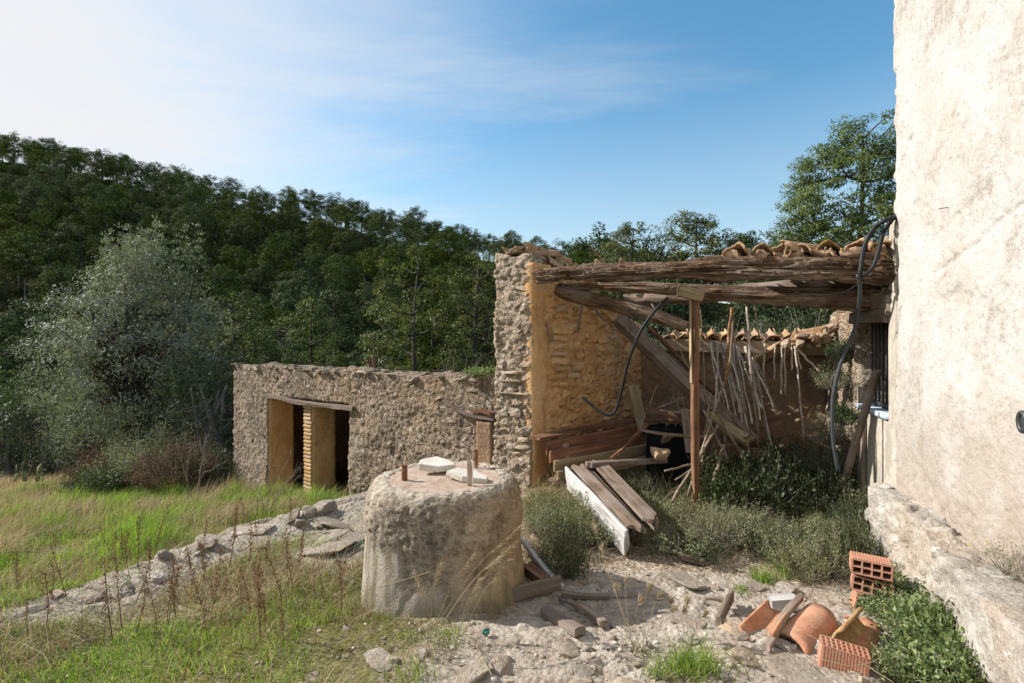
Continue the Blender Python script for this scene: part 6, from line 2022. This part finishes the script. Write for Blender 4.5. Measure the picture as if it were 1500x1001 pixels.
def bush_copy(key, loc, rad, h, make):
    """one of three shared shrubs of a kind, turned and scaled for its place"""
    ls = _bk.setdefault(key, [])
    if len(ls) < 4:
        o = make(tuple(loc)); ls.append((o, rad, h)); return o
    o, r0, h0 = random.choice(ls)
    return copy_tree(o, Matrix.Translation(loc) @ Matrix.Rotation(random.uniform(0, 6.28), 4, 'Z') @ Matrix.Rotation(random.gauss(0, .1), 4, 'X') @ Matrix.Diagonal((rad / r0, rad / r0, h / h0, 1)))


SH = []
for k in range(25):
    px = 800 + k * 19.6 + random.uniform(-12, 12)
    s_ = (px - 800) / 490
    py = np.interp(px, [780, 850, 950, 1050, 1150, 1290], [812, 800, 800, 822, 838, 850]) - random.uniform(0, 62)
    SH.append((px, py, random.uniform(.18, .30), random.uniform(.16, .27)))
SH += [(785, 762, .16, .22), (800, 790, .2, .25), (820, 812, .2, .26), (845, 800, .2, .3), (792, 830, .12, .16), (855, 770, .22, .28), (830, 845, .16, .2), (1215, 846, .2, .25), (1240, 830, .2, .28), (1180, 852, .2, .2), (1262, 800, .2, .34), (1270, 775, .2, .36)]
for k, (px, py, rad, h) in enumerate(SH):
    p = GP(px, py)
    leaf_key = ('shrub', 'shrub', 'shrub', 'shrub_dark')[k % 4]  # leaf material alternates by index
    bush_copy(leaf_key, p, rad, h * random.uniform(.9, 1.5), lambda l: bush('low_shrub', l, rad, h * 1.1, 85, 7, 0.016, M[leaf_key], 'low grey green aromatic shrub in the sunny patch before the shed', 'low shrubs before the shed', tw=.0025, bare=.38, wl=.5, cr=.032))
for k in range(15):
    px = 1030 + random.uniform(0, 245); py = 700 + random.uniform(-5, 62)
    p = GP(px, py)
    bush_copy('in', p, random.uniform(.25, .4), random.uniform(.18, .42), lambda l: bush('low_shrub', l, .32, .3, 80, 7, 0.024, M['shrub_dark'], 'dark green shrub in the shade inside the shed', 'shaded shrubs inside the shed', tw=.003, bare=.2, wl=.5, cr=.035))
# fresh green growth along the foot of the ledge
for k, (px, py, rad, h) in enumerate(sorted(((1300, 848, .12, .22), (1325, 868, .14, .22), (1318, 905, .14, .2), (1345, 905, .13, .22), (1340, 935, .15, .2), (1368, 945, .14, .2), (1375, 975, .15, .2), (1345, 975, .15, .18), (1398, 995, .14, .2), (1310, 880, .10, .15), (1290, 905, .1, .12), (1405, 970, .1, .2), (1330, 1000, .14, .14), (1370, 1010, .14, .16)), key=lambda q: q[1])):
    p = GP(px, py)
    b_ = bush_copy('cr', p, rad * 1.25, h * random.uniform(.7, 1.15), lambda l: bush('green_creeper', l, rad * 1.25, h, 46, 6, 0.018, M['creeper'], 'fresh green leafy growth along the foot of the rubble ledge', 'green growth along the ledge', tw=.002, bare=.1, wl=.6, cr=.035))
    b_['label'] = 'fresh green leafy growth at the foot of the ledge, %s clump from the brick stack' % ORD[k]
p = face_pt(HM, uY(2.35), 0.52, 0.06)
b_ = bush('ledge_weed', tuple(p), .10, .17, 40, 4, 0.009, M['shrub'], 'small weed with two yellow flowers growing on the ledge', tw=.0014, bare=.4, cr=.02)
mb = MB()
for (px, py) in ((1420, 798), (1446, 793)):
    c = PX(px, py, 2.30)
    for j in range(9):
        a = j * .7
        V, Q = cards(np.array([tuple(c - Vector(b_.location))]), np.array([[math.cos(a), math.sin(a), .3]]), 0.009, 0.006)
        mb.add(V, Q)
o = obj('flower', mb.data('flower', False), M['yellow']); o.parent = b_
# brush and greenery hanging on the side wall
for k, (px, py, Y, rad, h, mt, lb) in enumerate(((1222, 560, 5.0, .22, .3, 'shrub', 'dry twiggy brush hanging on the side wall left of the conduit'), (1216, 640, 4.9, .26, .36, 'shrub', 'tangled dry brush with green tips at the foot of the side wall'),
                                                  (1232, 520, 5.0, .14, .24, 'creeper', 'small green plant in the top of the side wall'), (1236, 610, 4.7, .12, .2, 'creeper', 'green sprig on the render left of the window'), (1205, 680, 4.9, .3, .35, 'shrub_dark', 'dark bush in the corner below the side wall'))):
    bush('wall_brush', tuple(PX(px, py + 12, Y)), rad, h, 110, 5, 0.018, M[mt], lb, tw=.003, bare=.5 if mt == 'shrub' else .2, cr=.03)
bush('wall_brush', tuple(PX(712, 553, 5.9)), .28, .10, 60, 8, .03, M['creeper'], 'green leaves on the low wall top beside the pier', cr=.04)
for k in range(4):
    tile_at(PX(705 + 6 * k, 551, 5.75 + .05 * k), 1.2 + k, R(20), .5 * k, outb, s=.5)

# prickly pears at the left
def pads(loc, n, seed, label):
    g = np.random.default_rng(seed)
    root = empty('prickly_pear', loc, label, 'cactus')
    V0, Q0 = lattice(6, 6, 2); V0 = V0 * 2 - 1
    mx = np.max(np.abs(V0[:, :2]), axis=1); r2 = np.linalg.norm(V0[:, :2], axis=1) + 1e-9
    D = V0.copy(); D[:, :2] *= (mx / r2)[:, None]; D[:, 2] *= (1 - 0.6 * r2.clip(0, 1) ** 2) * 0.12; D = D[:, [0, 2, 1]]; D[:, 2] += 1
    D[:, 0] *= 0.75
    me = mesh_data('pad', D * 0.1, Q0); me.materials.append(M['cactus'])
    tips = [(Vector((g.normal() * .25, g.normal() * .1, 0)), 0) for _ in range(max(2, n // 4))]
    for i in range(n):
        p, lev = tips[i % len(tips)]
        tl = g.normal() * .5
        Mx = Matrix.Translation(Vector(loc) + p) @ Matrix.Rotation(g.uniform(0, 3), 4, 'Z') @ Matrix.Rotation(tl, 4, 'Y')
        o = bpy.data.objects.new('pad', me); o.matrix_basis = Mx @ Matrix.Scale(g.uniform(.42, .65), 4); COL.objects.link(o); attach(o, root)
        up_ = (Mx.to_3x3() @ Vector((0, 0, .10)))
        tips[i % len(tips)] = (p + up_, lev + 1)
    return root


for (px, Y, n, lb) in ((92, 9.6, 9, 'prickly pear cactus with pale rims below the olive tree, right one of two'), (35, 10.0, 8, 'prickly pear cactus low in the dry grass, left one of two')):
    l = P2(px, Y); pads((l[0], l[1], l[2] + .12), n, px, lb)


# ------------------------------------------------------------------ grasses
def blades(X, Y, h, wdt, lean, bend, mat, name, label, zoff=0.0, curl=0.3, kindstuff=True, nseg=4):
    n = len(X)
    Z = ghv(X, Y) + zoff - 0.01
    az = vr.uniform(0, 2 * math.pi, n)
    dirx = np.cos(az) * curl + lean[0]; diry = np.sin(az) * curl + lean[1]
    nrm = np.hypot(dirx, diry) + 1e-6
    b = bend * vr.uniform(0.3, 1.4, n) * np.minimum(nrm, 1.4)
    dirx, diry = dirx / nrm, diry / nrm
    sa = vr.uniform(0, 2 * math.pi, n)
    sx, sy = np.cos(sa), np.sin(sa)
    V = []
    for k in range(nseg):
        s = k / (nseg - 1)
        off = b * s ** 1.7 * h
        zz_ = h * s * np.sqrt(np.clip(1 - (b * s) ** 2 * .5, .15, 1))
        cx, cy, cz_ = X + dirx * off, Y + diry * off, Z + zz_
        ww = wdt * (1 - s ** 1.5) * .5
        if k < nseg - 1:
            V.append(np.stack([cx - sx * ww, cy - sy * ww, cz_], 1)); V.append(np.stack([cx + sx * ww, cy + sy * ww, cz_], 1))
        else:
            V.append(np.stack([cx, cy, cz_], 1))
    m_ = len(V)
    VV = np.stack(V, 1).reshape(-1, 3)
    base = np.arange(n)[:, None] * m_
    Q = np.concatenate([base + np.array([[2 * k, 2 * k + 1, 2 * k + 3, 2 * k + 2]]) for k in range(nseg - 2)])
    T = base + np.array([[m_ - 3, m_ - 2, m_ - 1]])
    return VV, Q, T


def scatter(n, x0, x1, y0, y1, keep, pow_=1.0):
    """candidate points, denser near the camera"""
    u = vr.random(n)
    Y = y0 + (y1 - y0) * u ** pow_
    r_ = vr.uniform(x0, x1, n)
    X = r_ * Y
    k = keep(X, Y) > vr.random(n)
    return X[k], Y[k]


def N2(X, Y, s, seed):
    return fbm(np.stack([X * s, Y * s, X * 0], 1), 3, seed)


notrock = lambda X, Y: 1 - 0.93 * np.clip((rock_mask(X, Y) - 0.25) * 3, 0, 1)
incis = lambda X, Y: np.hypot(X - CX, Y - CY) > 0.56
lowd = lambda X, Y: sstep(0.12, 0.3, ridge_dist(X, Y))
sets = []
inbuild = lambda X, Y: ~(((X - OA.x) * -0.8067 - (Y - OA.y) * -0.591 < 9e9) & (((X - OA.x) * 0.6 + (Y - OA.y) * 0.8) > -0.02) & (((X - OA.x) * PD.x + (Y - OA.y) * PD.y) > -1) & (((X - OA.x) * PD.x + (Y - OA.y) * PD.y) < LO) & (((X - OA.x) * 0.6 + (Y - OA.y) * 0.8) < 3))
# lush green field below the terrace
X, Y = scatter(108000, -1.15, -0.1, 3.0, 9.5, lambda X, Y: lowd(X, Y) * np.clip(0.66 - 0.4 * sstep(5.5, 8.5, Y) * sstep(-0.6, -0.85, X / Y) + 2.0 * N2(X, Y, 2.0, 5), 0.03, 1) * inbuild(X, Y), 0.85)
n = len(X)
gA = blades(X, Y, vr.uniform(.05, .22, n) * (1 + 1.6 * N2(X, Y, 1.8, 7)), vr.uniform(.004, .008, n) * (0.6 + Y * .05), (.75, -.1), .75, None, '', '', curl=.7)
# short green growth on the terrace and between stones
X, Y = scatter(120000, -1.1, -0.12, 2.05, 5.2, lambda X, Y: (1 - lowd(X, Y)) * notrock(X, Y) * np.clip(0.36 + 1.5 * N2(X, Y, 1.6, 9), 0.02, 1) * (X < -0.85 + .4 * N2(X, Y, 1.5, 2)) * incis(X, Y) * .62, 0.9)
n = len(X)
gB = blades(X, Y, vr.uniform(.02, .085, n), vr.uniform(.003, .006, n), (.2, 0), .7, None, '', '', curl=1.0)
# tufts here and there on the right
cx_ = [GP(*q) for q in ((1020, 985), (1000, 990), (965, 992), (1085, 872), (1155, 840), (1120, 852), (1175, 830), (935, 955), (600, 935), (560, 905), (470, 800), (600, 1000), (615, 880), (655, 935))]
tx, ty, th_ = [], [], []
for c, (nn, rr2, hh) in zip(cx_, ((260, .10, .16), (160, .09, .12), (90, .05, .09), (90, .05, .06), (260, .10, .15), (200, .08, .12), (220, .1, .14), (40, .05, .05), (80, .08, .06), (90, .1, .05), (90, .1, .06), (130, .1, .08), (60, .05, .06), (120, .09, .08))):
    tx.append(c.x + vr.normal(size=nn) * rr2 * .6); ty.append(c.y + vr.normal(size=nn) * rr2 * .6); th_.append(vr.uniform(.4, 1.2, nn) * hh)
tx, ty, th_ = map(np.concatenate, (tx, ty, th_))
gC = blades(tx, ty, th_, vr.uniform(.003, .006, len(tx)), (0, 0), .7, None, '', '', curl=1.0)
mb = MB()
for g_ in (gA, gB, gC):
    mb.add(*g_)
obj('green_grass', mb.data('green_grass', False), M['grass_green'], None, label='fresh green grass below the rock rim and in patches', kind='stuff')

# dry grass
X, Y = scatter(90000, -1.15, -0.1, 3.0, 11.5, lambda X, Y: lowd(X, Y) * np.clip(0.22 + 0.55 * sstep(-0.6, -0.86, X / Y) * sstep(4.5, 7.5, Y) + 1.8 * N2(X, Y, 1.7, 15) + 0.2 * sstep(7.5, 9, Y), 0.03, 1) * inbuild(X, Y), 0.9)
n = len(X)
dA = blades(X, Y, vr.uniform(.10, .30, n) * (1 + 1.0 * N2(X, Y, 1.1, 3)), vr.uniform(.003, .007, n) * (0.6 + Y * .08), (.9, -.1), .95, None, '', '', curl=.6)
X, Y = scatter(150000, -1.1, 0.05, 1.95, 5.2, lambda X, Y: (1 - lowd(X, Y)) * notrock(X, Y) * np.clip(0.30 + 1.1 * N2(X, Y, 1.3, 19), 0.02, 1) * (X < -0.62 + .5 * N2(X, Y, 1.5, 2)) * incis(X, Y), 0.9)
n = len(X)
dB = blades(X, Y, vr.uniform(.03, .13, n) * np.where(vr.random(n) < .14, 2.2, 1), vr.uniform(.0025, .0055, n), (.3, 0), .9, None, '', '', curl=1.2)
# a ragged foot of weeds round the cistern
wa = vr.uniform(math.pi * .9, math.pi * 2.15, 1500); wr_ = .55 + np.abs(vr.normal(size=1500)) * .06
wk = N2(CX + wr_ * np.cos(wa), CY + wr_ * np.sin(wa), 3.5, 12) > -.02
FX, FY = (CX + wr_ * np.cos(wa))[wk], (CY + wr_ * np.sin(wa))[wk]
foot = blades(FX, FY, vr.uniform(.02, .10, len(FX)), vr.uniform(.002, .005, len(FX)), (0, 0), .9, None, '', '', curl=1)
# straw lying on the gravel
X, Y = scatter(16000, -0.5, 1.0, 2.0, 5.0, lambda X, Y: (ridge_dist(X, Y) < -.1) * np.clip(.25 + 1.2 * N2(X, Y, 1.7, 39), .03, 1) * (X - .36 * Y < 1.2) * incis(X, Y), 0.9)
n = len(X)
dC = blades(X, Y, vr.uniform(.015, .05, n), vr.uniform(.0015, .003, n), (0, 0), 1.3, None, '', '', curl=1.6)
# dry tufts: around the trough, inside the shed, left shed corner
cx_ = [(GP(px, py), nn, rr2, hh) for px, py, nn, rr2, hh in ((800, 745, 260, .18, .36), (830, 735, 200, .16, .3), (785, 770, 200, .12, .3), (860, 760, 150, .15, .26), (780, 815, 160, .1, .24), (960, 725, 160, .2, .28), (1000, 740, 120, .2, .25), (900, 720, 120, .2, .22),
                                                            (1300, 900, 60, .1, .14), (640, 960, 60, .06, .12), (1010, 1000, 120, .1, .1), (1210, 868, 90, .12, .12), (850, 835, 160, .12, .16), (1060, 760, 120, .2, .22), (1110, 735, 120, .2, .25), (1150, 770, 120, .2, .2), (950, 790, 110, .15, .2), (1080, 800, 110, .15, .18), (1200, 800, 110, .15, .2))]
tx, ty, th_ = [], [], []
for c, nn, rr2, hh in cx_:
    tx.append(c.x + vr.normal(size=nn) * rr2); ty.append(c.y + vr.normal(size=nn) * rr2); th_.append(vr.uniform(.35, 1.2, nn) * hh)
tx, ty, th_ = map(np.concatenate, (tx, ty, th_))
dD = blades(tx, ty, th_, vr.uniform(.003, .006, len(tx)), (.1, 0), .9, None, '', '', curl=1.0)
mb = MB()
for g_ in (dA, dB, dC, dD, foot):
    mb.add(*g_)
obj('dry_grass', mb.data('dry_grass', False), M['grass_dry'], None, label='dry straw coloured grass over the field and the terrace', kind='stuff')
X, Y = scatter(60000, -1.15, 0.0, 2.0, 9.5, lambda X, Y: np.maximum(lowd(X, Y) * .55, (X < -.75) * .6) * notrock(X, Y) * np.clip(.4 + N2(X, Y, 1.4, 25), 0, 1) * inbuild(X, Y) * incis(X, Y), 0.9)
n = len(X)
mA = blades(X, Y, vr.uniform(.05, .2, n) * np.where(lowd(X, Y) > .5, 1.1, .6), vr.uniform(.003, .007, n) * (0.6 + Y * .08), (.6, 0), .85, None, '', '', curl=.9)
X2, Y2 = scatter(9000, 0.05, 0.75, 4.4, 6.2, lambda X, Y: .75 * (ridge_dist(X, Y) < -.3) * (X - .36 * Y < 1.2), 1)
mB_ = blades(X2, Y2, vr.uniform(.05, .2, len(X2)), vr.uniform(.004, .007, len(X2)), (.2, 0), .8, None, '', '', curl=1)
mb = MB(); mb.add(*mA); mb.add(*mB_)
obj('mixed_grass', mb.data('mixed_grass', False), M['grass_mixed'], None, label='half dry grass mixed into the green', kind='stuff')
# small broad leaves of ground weeds
X, Y = scatter(26000, -1.0, 0.3, 2.05, 8.5, lambda X, Y: notrock(X, Y) * np.clip(-.15 + 1.6 * N2(X, Y, 2.2, 55), 0, 1) * (X < -.6) * incis(X, Y) * inbuild(X, Y), .9)
n = len(X)
C = np.stack([X, Y, ghv(X, Y) + vr.uniform(.005, .04, n)], 1)
D = unit(np.stack([vr.normal(size=n), vr.normal(size=n), vr.uniform(.1, .9, n)], 1))
V, Q = cards(C, D, vr.uniform(.012, .03, n), vr.uniform(.007, .013, n))
obj('ground_weeds', mesh_data('ground_weeds', V, Q, False), M['creeper'], None, label='tiny leafy weeds between the grasses', kind='stuff')


# brown dead flower stalks standing on the left terrace
def stalk(seed, h):
    g = np.random.default_rng(seed)
    mb = MB()
    tip = np.array([g.normal() * .04, g.normal() * .04, h])
    P = smooth_path([(0, 0, 0), tip * .5 + g.normal(size=3) * .01, tip], 7)
    mb.add(*tube_arrays(P, np.linspace(.0028, .0012, 7), 4, cap=False))
    mb2 = MB()
    cen = []
    for t_ in np.linspace(.35, 1, 16):
        cen.append(np.array([np.interp(t_, np.linspace(0, 1, 7), P[:, j]) for j in range(3)]) + g.normal(size=3) * .004)
    V, Q = clump_leaves(np.array(cen), .010, 7, .014, .006, up=.3, flat=1)
    return mb, V, Q


sp0 = []
spots = []
for k in range(64):
    px = random.choice([random.uniform(20, 520), random.uniform(150, 450)]); py = random.uniform(770, 960)
    p = GP(px, py)
    if p.y > 5.5:
        continue
    spots.append(p)
spots += [GP(208, 770), GP(228, 700), GP(190, 740), GP(75, 880), GP(430, 870), GP(352, 905)]
for k, p in enumerate(spots):
    if k < 5:
        mb, V, Q = stalk(k, .26 + .03 * k)
        sp0.append(make_tree('dead_stalk', mb, V, Q, M['dead_brown'], tuple(p), 'thin brown dead flower stalk standing in the short grass on the left', 'plant', 'dead brown stalks', tmat=M['dead_brown'], crown='seed_head'))
    else:
        s = random.uniform(.6, 1.25)
        copy_tree(sp0[k % 5], Matrix.Translation(p) @ Matrix.Rotation(random.uniform(0, 6), 4, 'Z') @ Matrix.Rotation(random.gauss(0, .12), 4, 'X') @ Matrix.Scale(s, 4))


# tall feathery dry grass in front of the cistern
def plume_grass(base, tips, label, r=.0016, plume=.35, seed=0):
    root = empty('feather_grass', base, label, 'grass tuft')
    for k, t_ in enumerate(tips):
        b = Vector(base) + Vector((random.gauss(0, .02), random.gauss(0, .02), 0))
        t_ = Vector(t_)
        mid = b.lerp(t_, .55) + Vector((-.03, 0, .05)) * (t_ - b).length
        P = smooth_path([b, mid, t_], 14)
        o = obj('stem', (lambda m_: (m_.add(*tube_arrays(P - np.array(base), np.linspace(r, r * .4, 14), 4, cap=False)), m_)[1])(MB()).data('stem'), M['grass_dry'])
        o.parent = root
        if plume:
            n = 90
            tt = vr.uniform(1 - plume, 1, n)
            C = np.stack([np.interp(tt, np.linspace(0, 1, 14), P[:, j]) for j in range(3)], 1) - np.array(base)
            ax_ = unit((P[-1] - P[-4])[None])[0]
            D = unit(ax_[None] * 1.0 + np.array([[.45, 0, -.35]]) + vr.normal(size=(n, 3)) * .3)
            V, Q = cards(C, D, vr.uniform(.02, .055, n), vr.uniform(.0018, .0035, n))
            o2 = obj('plume', mesh_data('plume', V, Q, False), M['grass_dry']); o2.parent = root
    return root


X, Y = scatter(2600, -1.1, -0.1, 2.1, 5.0, lambda X, Y: (1 - lowd(X, Y)) * notrock(X, Y) * np.clip(.4 + 1.2 * N2(X, Y, 1.1, 66), 0, 1) * (X < -.7) * incis(X, Y), .9)
n = len(X)
V, Q, T = blades(X, Y, vr.uniform(.16, .36, n), vr.uniform(.002, .0035, n), (.5, 0), .9, None, '', '', curl=1.0, nseg=6)
mb = MB(); mb.add(V, Q, T)
obj('dry_stems_grass', mb.data('dry_stems_grass', False), M['dead_brown'], None, label='long thin brown dead stems among the terrace grass', kind='stuff')
b0 = GP(628, 940)
plume_grass(tuple(b0), [PX(762, 770, 2.62), PX(756, 792, 2.60), PX(748, 800, 2.55), PX(690, 815, 2.6), PX(640, 830, 2.6)], 'tall feathery dry grass bending right in front of the cistern', seed=1)
b1 = GP(655, 968)
plume_grass(tuple(b1), [PX(736, 805, 2.5), PX(742, 820, 2.48), PX(700, 850, 2.45), PX(610, 850, 2.5), PX(596, 905, 2.4)], 'second clump of feathery dry grass just in front of the first', seed=2)
b2 = GP(938, 958)
plume_grass(tuple(b2), [PX(868, 768, 2.9), PX(880, 800, 2.8), PX(900, 860, 2.6), PX(915, 850, 2.6), PX(935, 880, 2.5), PX(965, 870, 2.5), PX(948, 860, 2.55), PX(985, 890, 2.4)], 'sparse tuft of straw stems rising in the middle of the gravel', plume=.12)
b3 = GP(1008, 965)
plume_grass(tuple(b3), [PX(980, 880, 2.5), PX(1000, 895, 2.5), PX(1005, 880, 2.5), PX(1030, 900, 2.45)], 'small tuft of upright straw beside the green tuft on the gravel', plume=.12)
def straw(pts, label, r=.0022):
    tube('straw', pts, r, M['grass_dry'], n=20, sides=4, label=label, cat='straw')


straw([GP(640, 930) + Vector((0, 0, .05)), GP(690, 960) + Vector((0, 0, .06)), GP(722, 1004) + Vector((0, 0, .03))], 'long pale straw arching over the gravel in front', .003)
straw([PX(528, 866, 2.9), PX(590, 850, 2.85), PX(634, 836, 2.8)], 'long straight straw lying against the foot of the cistern')
straw([GP(560, 878) + Vector((0, 0, .03)), GP(610, 895) + Vector((0, 0, .03))], 'short dry twig on the ground before the cistern', .004)
straw([GP(118, 912) + Vector((0, 0, .04)), GP(150, 922) + Vector((0, 0, .03)), GP(230, 922) + Vector((0, 0, .03))], 'pale curved straw lying on the left grass', .0025)
straw([PX(1290, 890, 2.7), PX(1330, 930, 2.4), PX(1385, 990, 2.2)], 'long dry stem bending over the creeper by the ledge')
straw([PX(1185, 930, 2.4), PX(1240, 958, 2.3), PX(1310, 1000, 2.15)], 'dry stem lying across the ribbed brick')
straw([PX(1200, 965, 2.25), PX(1250, 975, 2.2), PX(1290, 962, 2.2), PX(1275, 940, 2.3)], 'curled dry stem in front of the ribbed brick', .0018)

# ------------------------------------------------------------------ stones bedded in the ground, pebbles
k = 0
for _ in range(900):
    if k >= 62:
        break
    px = random.uniform(430, 1330); py = random.uniform(845, 1010)
    if random.random() < .2:
        px = random.uniform(60, 540); py = np.interp(px, [60, 130, 270, 350, 540], [885, 862, 800, 778, 745]) + random.uniform(-6, 30)
    p = GP(px, py)
    if not incis(np.array([p.x]), np.array([p.y]))[0] or p.x - .36 * p.y > 1.25:
        continue
    s = random.choice([random.uniform(.025, .045), random.uniform(.025, .055), random.uniform(.05, .11)])
    flat_ = s > .07
    sz = (s * random.uniform(.8, 1.5), s * random.uniform(.7, 1.1), s * (random.uniform(.18, .3) if flat_ else random.uniform(.4, .7)))
    place_stone('stone', p + Vector((0, 0, sz[2] * .1)), sz, ground_ob, M['ground_rock'], tilt=.15)
    k += 1
# chosen pale slabs seen in the picture
for (px, py, a, b, h_) in ((1090, 968, .16, .11, .05), (1160, 985, .24, .16, .05), (735, 978, .15, .1, .05), (690, 992, .2, .13, .05), (830, 955, .16, .1, .05), (1000, 852, .4, .2, .05), (940, 870, .4, .14, .04), (990, 905, .3, .18, .03), (910, 915, .25, .12, .03),
                           (900, 860, .28, .12, .04), (1105, 862, .2, .1, .04), (1325, 985, .05, .04, .16), (1150, 862, .2, .1, .03), (1080, 925, .2, .14, .03), (560, 975, .16, .1, .03), (1045, 960, .12, .1, .03)):
    p = GP(px, py)
    place_stone('stone', p + Vector((0, 0, h_ * .05)), (a, b, h_), ground_ob, M['ground_rock'], tilt=.05, flat=True)
# blocks on the rim of the terrace
for (px, py, a, b, h_) in ((472, 748, .26, .16, .12), (452, 754, .12, .12, .12), (430, 760, .14, .12, .1), (440, 770, .12, .1, .08), (372, 778, .34, .2, .07), (300, 797, .22, .16, .10), (284, 806, .2, .12, .07), (243, 818, .13, .1, .12), (500, 772, .36, .22, .05), (470, 805, .4, .26, .04), (515, 792, .24, .18, .04), (230, 850, .18, .12, .06), (130, 878, .2, .12, .06)):
    p = GP(px, py)
    place_stone('stone', p + Vector((0, 0, h_ * .08)), (a, b, h_), ground_ob, M['ground_rock'], tilt=.08, flat=True)
# pebbles
V0, Q0 = lattice(2, 2, 2); V0 = V0 * 2 - 1; V0 = unit(V0) * .62 + V0 * .25
X, Y = scatter(11000, -0.85, 1.05, 1.95, 5.0, lambda X, Y: (ridge_dist(X, Y) < 0) * (X > -1.2 + .5 * N2(X, Y, 1.3, 4)) * (X - .36 * Y < 1.3) * np.clip(.35 + 1.0 * N2(X, Y, 1.9, 8), .05, 1) * incis(X, Y), 1.1)
n = len(X)
s = .004 + .010 * vr.random(n) ** 3
sc = np.stack([s * vr.uniform(.8, 1.4, n), s * vr.uniform(.7, 1.1, n), s * vr.uniform(.45, .8, n)], 1)
a = vr.uniform(0, 6.28, n)
P = V0[None] * sc[:, None, :] * (1 + .22 * vr.normal(size=(n, len(V0), 1)))
ca_, sa_ = np.cos(a)[:, None], np.sin(a)[:, None]
PXx = P[:, :, 0] * ca_ - P[:, :, 1] * sa_ + X[:, None]; PYy = P[:, :, 0] * sa_ + P[:, :, 1] * ca_ + Y[:, None]
PZz = P[:, :, 2] + (ghv(X, Y) + s * .2)[:, None]
VV = np.stack([PXx, PYy, PZz], -1).reshape(-1, 3)
QQ = (Q0[None] + (np.arange(n) * len(V0))[:, None, None]).reshape(-1, 4)
m, t = new_mat('pebble')
g_ = t.n('ShaderNodeNewGeometry')
col = t.ramp(g_.outputs['Random Per Island'], [(0, (0.16, 0.115, 0.08)), (.5, (0.29, 0.235, 0.18)), (.85, (0.42, 0.37, 0.31)), (1, (0.54, 0.51, 0.46))])
finish(m, t, col, .9, t.noise(g_.outputs['Position'], 160, 3), .4, .003, spec=.2)
obj('gravel', mesh_data('gravel', VV, QQ, False), m, None, label='loose pale gravel on the terrace', kind='stuff')
